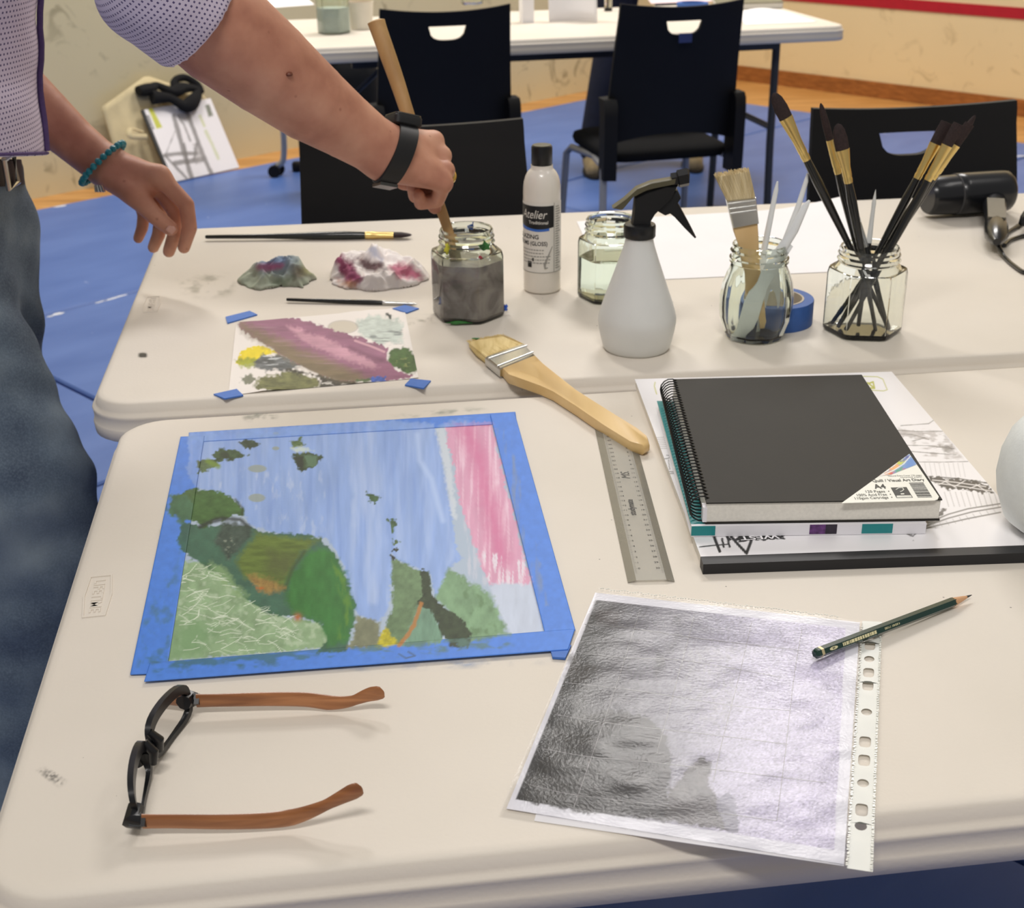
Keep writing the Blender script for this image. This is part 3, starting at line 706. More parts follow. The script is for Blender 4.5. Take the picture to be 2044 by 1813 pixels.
obj('cap_top', MB().lathe([(.0125, .1992), (.0125, .2002), (.010, .2004)], 40), m_captop, gb)
# label wrapped round the bottle: s along the circumference (metres), z up; s = 0 faces the camera
th0 = math.atan2(-gy, -gx)
def cyl(s, z, e=.0004): t = th0+s/RB; return (math.cos(t)*(RB+e), math.sin(t)*(RB+e), z)
def cpatch(s0, s1, z0, z1, e, n=24, zf0=None, zf1=None):
    mb = MB(); zf0 = zf0 or (lambda s: z0); zf1 = zf1 or (lambda s: z1); ss = np.linspace(s0, s1, n)
    mb.add([cyl(s, zf0(s), e) for s in ss]+[cyl(s, zf1(s), e) for s in ss], [(i, i+1, n+i+1, n+i) for i in range(n-1)]); return mb
m_lab = mat('label_white', (224, 220, 212), 0.45, var=0.02); m_labk = mat('label_black', (24, 24, 27), 0.4, var=0.05); m_labb = mat('label_blue', (58, 108, 196), 0.4, var=0.05); m_labg = mat('label_grey', (150, 148, 142), 0.5, var=0.03)
lb_ = obj('label', cpatch(-.055, .040, .031, .127, .0003, 60), m_lab, gb)
obj('label_band', cpatch(-.055, .0165, .095, .1235, .0006, 40, zf0=lambda s: .095-.003*math.cos((s+.005)*60)), m_labk, lb_)
obj('label_arc', cpatch(-.055, .010, .090, .095, .0005, 40, zf0=lambda s: .0885+.12*abs(s+.006)**1.15, zf1=lambda s: .096), m_labb, lb_)
obj('label_rule', cpatch(.0168, .0178, .031, .127, .0006, 3), m_labg, lb_)
obj('label_rule', cpatch(-.055, .040, .031, .0318, .0006, 40), m_labg, lb_)
def ctext(txt, s, z, size, m, **kw):
    tx = text_mb(txt, size, **kw); mb = MB().add([cyl(s+x, z+y, .0009) for x, y, _ in tx.v], tx.f); obj('lettering', mb, m, lb_, smooth=False, recalc=False)
ctext('Atelier', .0055, .1065, .0165, m_lab, shear=.3, sx=.80, align='RIGHT'); ctext('Traditional', .0085, .0990, .0062, m_lab, bold=.01, align='RIGHT')
ctext('GLAZING', -.004, .0785, .0082, m_labk, bold=.012, align='RIGHT'); ctext('MEDIUMS (GLOSS)', .0075, .0695, .0078, m_labk, bold=.012, align='RIGHT', sx=.86)
for k in range(5):          # rows of small print too fine to read
    mb = MB(); rr = random.Random(k); s = -.031
    while s < (.000 if k < 2 else .009):
        w_ = rr.uniform(.0015, .004); n = 3
        mb.v and None
        z = .0625-k*.0045-.05*(s+.03)*0
        pt = cpatch(s, s+w_, z, z+.0013, .0008, 3); mb.add(pt.v, pt.f); s += w_+.001
    obj('small_print', mb, m_labg, lb_, smooth=False)
mb = MB()
for k in range(26):
    z = .036+k*.0034; pt = cpatch(.0195, .0195+random.Random(k).uniform(.005, .011), z, z+.0012, .0008, 3); mb.add(pt.v, pt.f)
obj('small_print', mb, m_labg, lb_, smooth=False)
pt = cpatch(-.021, -.0145, .0385, .047, .0008, 6); obj('emblem', pt, m_labk, lb_); pt = cpatch(-.0135, -.0112, .0475, .052, .0008, 4); obj('emblem', pt, m_labk, lb_)
mb = MB(); mb.tube([cyl(.0145, .068, .0008), cyl(.008, .054, .0008), cyl(.0035, .043, .0008), cyl(.004, .038, .0008), cyl(.008, .0385, .0008)], [.0004, .001, .0016, .0013, .0004], 6); obj('brush_drawing', mb, m_labg, lb_)

# ================================================================== TAPE ROLL, PAPER, HAIR DRYER
m_tape = mat('tape_blue', (54, 94, 164), 0.6, var=0.06, vscale=120); m_core = mat('tape_core_card', (196, 186, 170), 0.8, var=0.05)
tp = P(1549, 594, TZ+.032)
tr_ = thing('tape_roll', 'roll of blue masking tape lying behind the round jar', 'tape', (tp[0], tp[1], TZ))
obj('tape', MB().loft([[(r*math.cos(2*math.pi*i/56), r*math.sin(2*math.pi*i/56), z) for i in range(56)] for r, z in ((.0355, .0), (.0475, .0), (.048, .001), (.048, .031), (.0475, .032), (.0355, .032), (.0355, .0))], False, False), m_tape, tr_, angle=50)
obj('core', MB().loft([[(r*math.cos(2*math.pi*i/56), r*math.sin(2*math.pi*i/56), z) for i in range(56)] for r, z in ((.033, .0005), (.0354, .0005), (.0354, .0325), (.033, .0325), (.033, .0005))], False, False), m_core, tr_, angle=50)
m_paper = mat('paper_white', (246, 244, 246), 0.75, var=0.015, vscale=10)
def sheet(label, c4, z, th=.0006, curl=None, m=None, nu=14, nv=10, group=None):
    A, B, C, D = [np.array(q, float) for q in c4]; mb = MB()
    f = lambda u, v: (A*(1-u)+B*u)*(1-v)+(D*(1-u)+C*u)*v
    for s in (th, 0):
        base = len(mb.v)
        for j in range(nv):
            for i in range(nu):
                u, v = i/(nu-1), j/(nv-1); p = f(u, v); mb.v.append((p[0], p[1], z+s+(curl(u, v) if curl else 0)))
        for j in range(nv-1):
            for i in range(nu-1): mb.f.append((base+j*nu+i, base+j*nu+i+1, base+(j+1)*nu+i+1, base+(j+1)*nu+i))
    n = nu*nv
    ed = [j*nu for j in range(nv)]; 
    for seq in ([i for i in range(nu)], [(nv-1)*nu+i for i in range(nu)], [j*nu for j in range(nv)], [j*nu+nu-1 for j in range(nv)]):
        for a, b in zip(seq, seq[1:]): mb.f.append((a, b, b+n, a+n))
    return single('paper_sheet', mb, m or m_paper, label, 'paper', group=group)
sheet('large blank white sheet lying under the clear water jar', [P(1151, 443), P(1678, 412), P(1716, 541), P(1206, 564)], TZ+.0004, curl=lambda u, v: .018*max(0, u-.72)**1.5*max(0, 1-v*1.4)*6)

m_dry = mat('dryer_black', (22, 23, 27), 0.28, var=0.05, coat=.2); m_dry2 = mat('dryer_grey_panel', (112, 106, 92), 0.5, var=0.04)
dl = PY(1852, 408, 2.17); dr = PY(2008, 396, 2.20)
dy = thing('hair_dryer', 'black hair dryer lying on its side by the table edge', 'hair dryer', ((dl[0]+dr[0])/2, (dl[1]+dr[1])/2, TZ))
ax = (dr-dl); ax[2] = 0; ax /= np.linalg.norm(ax); c0 = np.array([dl[0], dl[1], TZ+.0358]); Ld = .142
obj('barrel', MB().tube([c0+ax*s for s in (.045, .047, .06, .11, .128, .138, Ld)], [.031, .0335, .0338, .0338, .0337, .0325, .029], 28), m_dry, dy, world=True, angle=50)
obj('nozzle', MB().tube([c0+ax*s for s in (-.004, .0, .004, .03, .0448)], [.027, .0295, .0305, .0318, .0322], 28), m_dry, dy, world=True, angle=50)
obj('nozzle_seam', MB().tube([c0+ax*s for s in (.0442, .0448, .0462, .0468)], [.0325, .0336, .0336, .0325], 28), mat('dryer_seam', (70, 70, 72), .4), dy, world=True)
obj('intake_grille', MB().tube([c0+ax*s for s in (Ld-.001, Ld+.003, Ld+.004)], [.0235, .0225, .018], 24), m_dry2, dy, world=True)
h0 = c0+ax*.117+np.array([0, 0, -.006]); h1 = P(1990, 483, TZ+.021); hd = (h1-h0); Lh = np.linalg.norm(hd); hd /= Lh
obj('handle', MB().tube([h0, h0+hd*Lh*.2, h0+hd*Lh*.5, h0+hd*Lh*.68], [.0175, .0185, .0165, .0165], 16, .8), m_dry, dy, world=True)
hs_ = np.cross(hd, [0, 0, 1]); hs_ /= np.linalg.norm(hs_); hn_ = np.cross(hs_, hd)
obj('handle_panel', MB().box(h0+hd*Lh*.48+hn_*.0125, (.026, Lh*.42, .004), np.stack([hs_, hd, hn_], 1)), m_dry2, dy, world=True, smooth=False)
obj('handle_end', MB().tube([h0+hd*Lh*.66, h0+hd*Lh*.69, h0+hd*Lh*.86, h0+hd*Lh*.95, h0+hd*Lh], [.017, .0182, .0175, .012, .006], 16, .85), m_dry, dy, world=True)
he = h0+hd*Lh*.98
def Pz(px, py): return P(px, py, TZ+.0035)
cpts = [he, (he+Pz(1996, 500))/2, Pz(2004, 512), Pz(2024, 530), Pz(2050, 545), Pz(2090, 540), Pz(2100, 490), Pz(2060, 470), Pz(2020, 478), Pz(2004, 490), Pz(2006, 470), Pz(2030, 452), Pz(2052, 436)]
def smooth_path(pts, k=6):
    pts = [np.array(p, float) for p in pts]; out = []
    for i in range(len(pts)-1):
        p0, p1, p2, p3 = pts[max(i-1, 0)], pts[i], pts[i+1], pts[min(i+2, len(pts)-1)]
        for t in np.linspace(0, 1, k, endpoint=False):
            out.append(.5*((2*p1)+(-p0+p2)*t+(2*p0-5*p1+4*p2-p3)*t*t+(-p0+3*p1-3*p2+p3)*t**3))
    out.append(pts[-1]); return out
sm_ = smooth_path(cpts); sm_ = [p if i < 6 else np.array([p[0], p[1], max(p[2], TZ+.0033)]) for i, p in enumerate(sm_)]
obj('power_cord', MB().tube(sm_, .0032, 8), m_dry, dy, world=True)
pgl = P(2052, 436, TZ+.0195)
obj('plug', MB().tube([pgl+np.array([-.012, -.006, -.008]), pgl+np.array([-.004, -.002, -.002]), pgl, pgl+np.array([.016, .004, 0]), pgl+np.array([.034, .008, 0]), pgl+np.array([.037, .009, 0])], [.005, .011, .0155, .0185, .0175, .012], 18, .9), m_dry, dy, world=True)
# ================================================================== RAGS
def Zm(ox, oy, k): return lambda pts: [(ox+x*k, oy+y*k) for x, y in pts]
def rag(name, label, outline, H, seed, paintf, base, peaks, cat='rag'):
    """crumpled cloth: outline in pixels on the table, height from folds"""
    pts = np.array([P(x, y)[:2] for x, y in outline]); lo = pts.min(0); hi = pts.max(0); st = .0017
    xs = np.arange(lo[0]-.004, hi[0]+.004, st); ys = np.arange(lo[1]-.004, hi[1]+.004, st)
    X, Y = np.meshgrid(xs, ys); x = X.ravel(); y = Y.ravel()
    sd = sdpoly(x, y, [tuple(q) for q in pts])+.006*(2*fbm(x/.02+seed, y/.02, 2)-1)
    n1 = 1-np.abs(2*fbm(x/.045+seed*3.1, y/.045+seed, 2)-1)*2.2; n2 = 1-np.abs(2*fbm(x/.018+seed*1.7, y/.018, 2)-1)*2
    e = np.clip(sd/.016, 0, 1)
    h = .0012+e*H*(.20+.58*np.clip(n1, 0, 1)+.38*np.clip(n2, 0, 1))
    for px, py, hh, rr in peaks:
        c = P(px, py); d = np.hypot(x-c[0], y-c[1]); h += hh*np.exp(-(d/rr)**2)*(.7+.3*n2)
    h *= np.clip(sd/.004+.35, .05, 1)
    ins = sd > 0; idx = -np.ones(len(x), int); idx[ins] = np.arange(ins.sum())
    V = np.stack([x, y, TZ+.0006+h], 1)[ins]; G = idx.reshape(X.shape)
    q = np.stack([G[:-1, :-1], G[:-1, 1:], G[1:, 1:], G[1:, :-1]], -1).reshape(-1, 4); q = q[(q >= 0).all(1)]
    used = np.unique(q); rem = -np.ones(len(V), int); rem[used] = np.arange(len(used)); V = V[used]; q = rem[q]
    mb = MB(); n = len(V); Vb = V.copy(); Vb[:, 2] = np.maximum(TZ+.0004, V[:, 2]-.0016)
    mb.v = [tuple(v) for v in V]+[tuple(v) for v in Vb]; mb.f = [tuple(map(int, a)) for a in q]+[tuple(int(k)+n for k in a[::-1]) for a in q]
    from collections import Counter
    ec = Counter(tuple(sorted((int(a[i]), int(a[(i+1) % 4])))) for a in q for i in range(4))
    for a in q:
        for i in range(4):
            s, t = int(a[i]), int(a[(i+1) % 4])
            if ec[tuple(sorted((s, t)))] == 1: mb.f.append((t, s, s+n, t+n))
    allv = np.array(mb.v); pxx, pyy = proj(allv); cv = Canvas(pxx, pyy, base); paintf(cv)
    o = single(name, mb, mat_attr('rag_cloth', .85, .2, .25, 500), label, cat, recalc=False, angle=80); set_col(o, cv.c); return o
z2 = Zm(380, 420, 700/2044)
def rag1(c):
    c.poly(z2([(270, 380), (480, 250), (640, 260), (720, 350), (700, 460), (300, 470)]), (176, 186, 166), 20, 8, var=.12)
    c.poly(z2([(400, 300), (480, 245), (560, 250), (610, 290), (560, 350), (420, 340)]), (128, 150, 190), 40, 8, alpha=.9, var=.1)
    c.line(z2([(400, 330), (520, 325)]), 6, (176, 96, 136), 8, .8); c.line(z2([(440, 350), (540, 318)]), 3, (190, 110, 150), 6, .7)
    c.poly(z2([(600, 320), (680, 330), (700, 390), (600, 400)]), (120, 108, 96), 16, 6, alpha=.8); c.poly(z2([(480, 400), (600, 390), (560, 430), (480, 440)]), (120, 136, 112), 14, 4, alpha=.7)
    c.poly(z2([(660, 320), (740, 340), (720, 380), (660, 370)]), (170, 172, 120), 16, 6, alpha=.6)
rag('painting_rag', 'crumpled grey-green rag stained blue and pink', [(470, 562), (500, 542), (560, 528), (610, 536), (632, 558), (604, 576), (560, 574), (520, 582), (492, 574)], .020, 3, rag1, (196, 200, 184), [(560, 555, .012, .03)])
def rag2(c):
    c.poly(z2([(840, 230), (900, 270), (960, 330), (1000, 400), (900, 420), (870, 350)]), (152, 66, 104), 10, 10, alpha=.95, var=.2, vs=(6, 6))
    c.poly(z2([(940, 270), (1000, 260), (1050, 300), (1130, 310), (1130, 345), (1000, 340)]), (96, 62, 66), 10, 8, alpha=.9, var=.2, vs=(6, 6))
    c.poly(z2([(860, 390), (960, 360), (1000, 400), (960, 440), (880, 430)]), (158, 84, 116), 12, 8, alpha=.75, var=.2)
    c.poly(z2([(850, 400), (960, 420), (960, 450), (880, 450)]), (198, 150, 110), 12, 6, alpha=.7)
    c.poly(z2([(1160, 320), (1290, 310), (1360, 370), (1330, 410), (1200, 395)]), (190, 84, 120), 12, 8, alpha=.85, var=.2)
    c.poly(z2([(1030, 210), (1080, 215), (1120, 290), (1060, 270)]), (196, 202, 222), 10, 4, alpha=.8)
rag('tissue', 'crumpled white tissue stained crimson beside the murky jar', [(652, 560), (668, 528), (720, 512), (780, 512), (838, 530), (862, 552), (835, 568), (800, 578), (745, 582), (690, 580)], .018, 9, rag2, (248, 242, 238), [(746, 540, .022, .016), (690, 548, .012, .02), (820, 552, .008, .02)], 'tissue')

# ================================================================== PALETTE PAPER
m_art = mat_attr('painted_paper', .55, .35, .12, 350)
m_arttape = mat_attr('painted_tape', .5, .35, .06, 500)
pal = thing('palette_paper', 'square palette paper smeared with purple, yellow and green paint', 'palette', tuple(P(650, 700)))
def palette(c):
    c.poly(z2([(990, 635), (1130, 622), (1245, 645), (1235, 700), (1235, 770), (1100, 790), (970, 715)]), (196, 206, 198), 8, 12, var=.12, vs=(12, 4))
    c.streak(z2([(960, 690), (1240, 690), (1240, 790), (1080, 790)]), (120, 126, 126), (24, 3), .55, 6, .8)
    c.poly(z2([(1140, 600), (1175, 605), (1170, 632), (1150, 622)]), (50, 56, 54), 3, 3)
    ex, ey = z2([(890, 680)])[0]; m = np.clip((1-np.hypot((c.X-ex)/29, (c.Y-ey)/13))*9, 0, 1); c.mix(m, (206, 198, 182)); m2 = np.exp(-((np.hypot((c.X-ex)/29, (c.Y-ey)/13)-1)/.07)**2)*.5; c.mix(m2, (150, 140, 125))
    c.poly(z2([(1150, 805), (1265, 795), (1312, 850), (1322, 920), (1280, 950), (1170, 910), (1140, 860)]), (66, 96, 46), 5, 8, var=.3, vs=(7, 7))
    c.streak(z2([(1160, 850), (1290, 850), (1280, 940), (1170, 900)]), (140, 150, 90), (9, 4), .55, 6, .8)
    c.poly(z2([(330, 800), (400, 792), (530, 818), (440, 850), (400, 880), (370, 870), (300, 910), (262, 892)]), (236, 214, 22), 3, 7, var=.08)
    c.poly(z2([(265, 880), (330, 870), (400, 870), (380, 910), (300, 925)]), (150, 160, 40), 6, 6, alpha=.9, var=.2)
    c.poly(z2([(430, 845), (570, 855), (660, 905), (560, 935), (450, 935), (370, 915)]), (96, 100, 102), 6, 10, var=.35, vs=(16, 4))
    c.streak(z2([(420, 840), (560, 845), (640, 900), (420, 910)]), (205, 210, 212), (22, 3), .56, 7, .9)
    c.poly(z2([(285, 970), (350, 955), (375, 985), (340, 1010), (290, 1000)]), (128, 130, 112), 4, 6, var=.1)
    c.poly(z2([(370, 1020), (430, 965), (600, 935), (740, 970), (770, 1030), (690, 1060), (540, 1065), (400, 1050)]), (112, 114, 70), 6, 10, var=.3, vs=(14, 5))
    c.poly(z2([(560, 930), (760, 945), (960, 990), (990, 1030), (880, 1045), (760, 1040), (740, 985), (640, 950)]), (66, 62, 54), 6, 10, var=.3, vs=(14, 4))
    c.streak(z2([(740, 990), (980, 1010), (960, 1040), (740, 1040)]), (226, 222, 214), (14, 5), .6, 9, .9)
    pur = z2([(272, 640), (400, 612), (560, 622), (700, 655), (850, 705), (1000, 742), (1155, 800), (1150, 880), (1200, 930), (1292, 968), (1180, 988), (1000, 994), (850, 990), (700, 935), (560, 855), (400, 762), (310, 705)])
    c.poly(pur, (148, 98, 124), 3, 4, var=.16, vs=(40, 8))
    t = np.clip((c.Y-(420+.34247*(640+.36*((c.X-380)/.34247-275)))-10)/26, 0, 1)
    sd = np.clip(sdpoly(c.X, c.Y, pur)/3+.5, 0, 1); c.mix(sd*t*.95, c.varied((122, 108, 84), .15, (40, 8)))
    c.poly(z2([(285, 652), (420, 702), (560, 768), (700, 832), (850, 900), (985, 958), (1000, 994), (850, 990), (700, 935), (560, 855), (400, 762), (310, 705)]), (126, 110, 84), 20, 6, alpha=.92, var=.14, vs=(40, 8))
    c.streak(z2([(290, 640), (500, 660), (800, 760), (1100, 900), (900, 960), (600, 850), (330, 700)]), (176, 140, 150), (60, 3), .58, 5, .45)
    c.poly(z2([(570, 680), (660, 700), (780, 745), (900, 800), (1000, 850), (1105, 915), (1060, 928), (950, 890), (850, 850), (740, 800), (650, 755)]), (196, 146, 164), 8, 5, var=.12, vs=(30, 6))
    c.line(z2([(960, 760), (1060, 795), (1130, 825)]), 2.2, (206, 160, 172), 2, .9); c.line(z2([(930, 800), (1040, 850), (1120, 870)]), 4, (120, 72, 100), 6, .6)
    c.poly(z2([(1050, 978), (1135, 972), (1130, 1002), (1060, 1006)]), (72, 104, 190), 3, 4, var=.3, vs=(5, 5)); c.poly(z2([(960, 985), (1050, 985), (1040, 1005), (970, 1005)]), (70, 110, 60), 4, 4, alpha=.8)
pc = z2([(268, 655), (1246, 566), (1330, 978), (222, 1078)])
mb, G = flat_grid([P(x, y, TZ+.0005) for x, y in pc], .0010)
G2 = G.copy(); pX, pY = proj(G); G2[:, 2] += .0025*np.clip(1-sdpoly(pX, pY, pc)/8, 0, 1)*np.clip(fbm(pX/60, pY/60)-.45, 0, 1)*2
mb.v = [tuple(v) for v in G2]; cv = Canvas(pX, pY, (236, 230, 224)); palette(cv)
o = obj('paper', mb, m_art, pal, world=True, recalc=False); set_col(o, cv.c)
m_tapeflat = mat('tape_blue_flat', (70, 116, 196), 0.6, var=0.05, vscale=150)
for q in ([(205, 620), (345, 585), (390, 606), (215, 656)], [(1178, 570), (1250, 551), (1332, 570), (1262, 596)], [(1250, 1016), (1285, 980), (1402, 992), (1360, 1036)], [(135, 1070), (270, 1040), (308, 1076), (200, 1096)]):
    mb = MB(); pts = [P(x, y, TZ+.0018) for x, y in z2(q)]; mb.loft([[p-np.array([0, 0, .0017]) for p in pts], pts]); tag(obj('tape_tab', mb, m_tapeflat, pal, world=True, smooth=False), 'blue masking tape tab')

# ================================================================== THE TAPED PAINTING
z1 = Zm(240, 800, 940/2044)
def landscape(c, on_tape=False):
    rs = np.random.RandomState(4)
    sky = [(300, 130), (930, 95), (945, 62), (1020, 70), (1110, 55), (1160, 85), (1360, 100), (1390, 200), (1420, 380), (1445, 520), (1455, 620), (1482, 690), (1425, 728), (1395, 835), (1368, 862), (1342, 760), (1200, 692), (1176, 655), (1182, 760), (1162, 920), (1122, 965), (1040, 935), (1008, 900), (960, 700), (900, 600), (700, 585), (560, 545), (530, 470), (480, 420), (330, 385), (290, 300)]
    al = .55 if on_tape else 1.0
    c.poly(z1(sky), (144, 172, 224), 5, 6, alpha=al, var=.07, vs=(12, 60))
    c.streak(z1(sky), (172, 194, 234), (15, 120), .5, 3, .6*al, 8); c.streak(z1(sky), (120, 150, 212), (9, 110), .56, 4, .5*al, 6); c.streak(z1([(330, 280), (900, 280), (960, 700), (560, 550), (330, 390)]), (196, 210, 232), (8, 22), .58, 4, .5*al, 20)
    c.streak(z1([(960, 90), (1120, 70), (1180, 900), (1040, 900)]), (188, 206, 238), (13, 140), .46, 3, .6*al, 14); c.line(z1([(1290, 150), (1300, 260), (1350, 340), (1400, 520)]), 5, (182, 204, 242), 8, .7*al)
    c.poly(z1([(1370, 118), (1412, 112), (1440, 300), (1460, 520), (1440, 500), (1408, 300)]), (206, 214, 222), 6, 4, alpha=.8*al)
    pk = z1([(1404, 92), (1612, 96), (1640, 220), (1690, 430), (1750, 660), (1795, 815), (1600, 805), (1545, 650), (1484, 480), (1448, 300)])
    c.poly(pk, (216, 156, 184), 4, 6, alpha=.95*(.35 if on_tape else 1), var=.06, vs=(10, 60)); c.streak(pk, (236, 204, 220), (6, 80), .54, 5, .8*(.3 if on_tape else 1), 4)
    if not on_tape:
        c.line(z1([(1500, 120), (1560, 260), (1590, 420), (1625, 540), (1650, 680)]), 16, (208, 112, 156), 30, .75, 6)
        c.line(z1([(1420, 110), (1600, 102)]), 3, (196, 110, 150), 4, .6, 3); c.streak(z1([(1560, 640), (1770, 690), (1800, 830), (1600, 810)]), (228, 220, 230), (4, 40), .48, 6, .9)
        c.poly(z1([(1600, 800), (1802, 800), (1848, 1012), (1690, 1022), (1622, 860)]), (194, 204, 222), 10, 8, var=.05, vs=(10, 40))
        c.streak(z1([(1480, 480), (1545, 650), (1620, 830), (1500, 760)]), (196, 200, 214), (6, 50), .4, 5, .8)
    # far islands and leaves
    for q, col in (([(335, 262), (420, 252), (428, 285), (380, 300), (335, 315)], (86, 106, 70)), ([(400, 240), (430, 208), (500, 214), (557, 236), (500, 256), (415, 268)], (60, 84, 52)), ([(508, 183), (545, 163), (606, 184), (560, 212)], (52, 70, 50)),
                   ([(748, 228), (840, 226), (880, 245), (842, 290), (790, 308), (755, 270)], (56, 76, 52)), ([(742, 176), (785, 162), (798, 196), (750, 206)], (84, 108, 66)), ([(1066, 392), (1134, 420), (1104, 448), (1080, 430)], (66, 96, 62)),
                   ([(1158, 518), (1206, 518), (1180, 568)], (66, 94, 62)), ([(1180, 596), (1218, 610), (1190, 628)], (90, 116, 76)), ([(1176, 640), (1212, 648), (1180, 656)], (50, 60, 48)), ([(1172, 668), (1196, 680), (1186, 700)], (46, 54, 44))):
        c.poly(z1(q), col, 3, 4, 8, var=.3, vs=(7, 7))
    c.poly(z1([(800, 240), (860, 238), (850, 285), (810, 290)]), (96, 128, 100), 4, 3, 8, alpha=.8); c.poly(z1([(430, 220), (470, 218), (480, 250), (430, 255)]), (38, 46, 34), 5, 3, alpha=.7); c.line(z1([(380, 262), (425, 285)]), 5, (120, 148, 50), 5, .8); c.poly(z1([(755, 245), (800, 240), (790, 300), (765, 275)]), (40, 44, 40), 5, 3, alpha=.8)
    if not on_tape: c.poly(z1([(740, 205), (800, 195), (840, 220), (760, 226)]), (206, 220, 206), 6, 3, alpha=.8)
    for ex, ey, ra, rb in ((595, 295, 44, 18), (593, 422, 40, 20), (675, 207, 17, 9), (675, 142, 14, 6)):
        X0, Y0 = z1([(ex, ey)])[0]; m = np.clip((1-np.hypot((c.X-X0)/(ra*.46), (c.Y-Y0)/(rb*.46)))*5, 0, 1); c.mix(m*.85, (150, 160, 148))
    # pale grass slope
    gr = z1([(272, 690), (380, 700), (480, 800), (560, 862), (700, 935), (860, 960), (915, 1010), (905, 1072), (198, 1132), (235, 900)])
    if not on_tape:
        c.poly(gr, (142, 170, 130), 5, 4, var=.14, vs=(16, 16)); c.streak(gr, (188, 206, 176), (12, 12), .52, 4, .6); c.poly(z1([(250, 1000), (300, 940), (420, 1000), (350, 1100), (215, 1120)]), (120, 158, 110), 30, 8, alpha=.7)
    # wooded hills
    hill = [(270, 520), (360, 545), (560, 540), (600, 568), (800, 584), (872, 600), (922, 650), (982, 760), (1018, 885), (1012, 1000), (980, 1090), (850, 1100), (900, 1030), (860, 965), (760, 935), (640, 930), (560, 870), (480, 800), (400, 730), (300, 685), (250, 605)]
    c.poly(z1(hill), (54, 98, 72), 4, 6, alpha=.95, var=.2, vs=(16, 16))
    c.poly(z1([(205, 490), (225, 420), (305, 378), (400, 388), (500, 430), (533, 468), (532, 494), (440, 515), (360, 548), (290, 520)]), (68, 104, 52), 4, 8, var=.22, vs=(14, 8))
    c.poly(z1([(598, 575), (760, 600), (868, 600), (800, 650), (742, 740), (702, 822), (620, 792), (540, 775), (498, 700), (540, 640)]), (98, 118, 52), 12, 6, var=.2, vs=(26, 7))
    c.poly(z1([(640, 650), (760, 670), (730, 760), (640, 740)]), (84, 92, 52), 24, 6, alpha=.8)
    c.poly(z1([(772, 700), (850, 640), (922, 652), (982, 762), (1016, 905), (1000, 1040), (900, 1065), (862, 965), (760, 930), (718, 860), (730, 770)]), (58, 118, 56), 14, 6, var=.16, vs=(14, 26))
    c.streak(z1([(900, 660), (980, 770), (1014, 900), (990, 1040), (930, 1050), (960, 880)]), (96, 140, 50), (9, 30), .45, 4, .8)
    c.line(z1([(345, 548), (400, 522), (450, 512), (520, 516), (562, 552)]), 4, (38, 46, 44), 5, .85, 2); c.line(z1([(500, 430), (532, 470), (528, 495)]), 2.5, (44, 58, 40), 4, .7); c.line(z1([(800, 655), (745, 735), (715, 820)]), 3.5, (60, 78, 44), 6, .7)
    c.poly(z1([(500, 518), (565, 548), (562, 592), (470, 692), (410, 612), (440, 540)]), (64, 76, 70), 12, 8, alpha=.85, var=.3, vs=(8, 8)); c.streak(z1([(420, 590), (520, 590), (470, 700)]), (138, 148, 132), (6, 6), .5, 6, .8)
    c.poly(z1([(552, 760), (640, 768), (712, 815), (690, 826), (620, 830), (575, 805)]), (158, 128, 70), 12, 8, var=.25, vs=(7, 7)); c.poly(z1([(570, 795), (620, 815), (600, 826)]), (190, 104, 44), 6, 3, alpha=.8); X0, Y0 = z1([(770, 940)])[0]; c.mix(np.exp(-((c.X-X0)**2+(c.Y-Y0)**2)/60), (176, 104, 52))
    c.poly(z1([(390, 700), (470, 750), (560, 845), (520, 850), (440, 790)]), (140, 172, 118), 12, 8, alpha=.7)
    # middle strip
    c.poly(z1([(1030, 935), (1130, 962), (1128, 1065), (985, 1075), (1015, 1000)]), (126, 130, 104), 6, 5, var=.14)
    c.poly(z1([(1180, 700), (1200, 690), (1300, 738), (1345, 742), (1352, 830), (1300, 882), (1282, 960), (1215, 1062), (1140, 1060), (1150, 980), (1182, 900)]), (104, 130, 94), 5, 5, var=.18, vs=(10, 10))
    c.poly(z1([(1300, 880), (1350, 900), (1402, 1000), (1392, 1054), (1225, 1064)]), (112, 148, 126), 6, 4, var=.15, vs=(7, 30))
    c.poly(z1([(1425, 725), (1500, 770), (1602, 832), (1642, 932), (1692, 1016), (1505, 1046), (1402, 890), (1362, 862)]), (122, 156, 120), 8, 8, var=.16, vs=(14, 20)); c.streak(z1([(1440, 760), (1600, 850), (1650, 1010), (1520, 1030)]), (92, 124, 84), (10, 14), .52, 4, .7)
    c.poly(z1([(1308, 730), (1346, 744), (1350, 832), (1392, 888), (1472, 930), (1524, 1012), (1512, 1064), (1430, 1064), (1394, 1012), (1350, 902), (1294, 882), (1310, 820)]), (50, 64, 42), 3, 5, var=.25, vs=(9, 9))
    c.line(z1([(1306, 880), (1275, 975), (1240, 1030), (1212, 1062)]), 4, (176, 120, 58), 3, .9, 2); c.poly(z1([(1150, 978), (1205, 1060), (1112, 1068)]), (188, 178, 38), 5, 5, var=.2, vs=(6, 6))
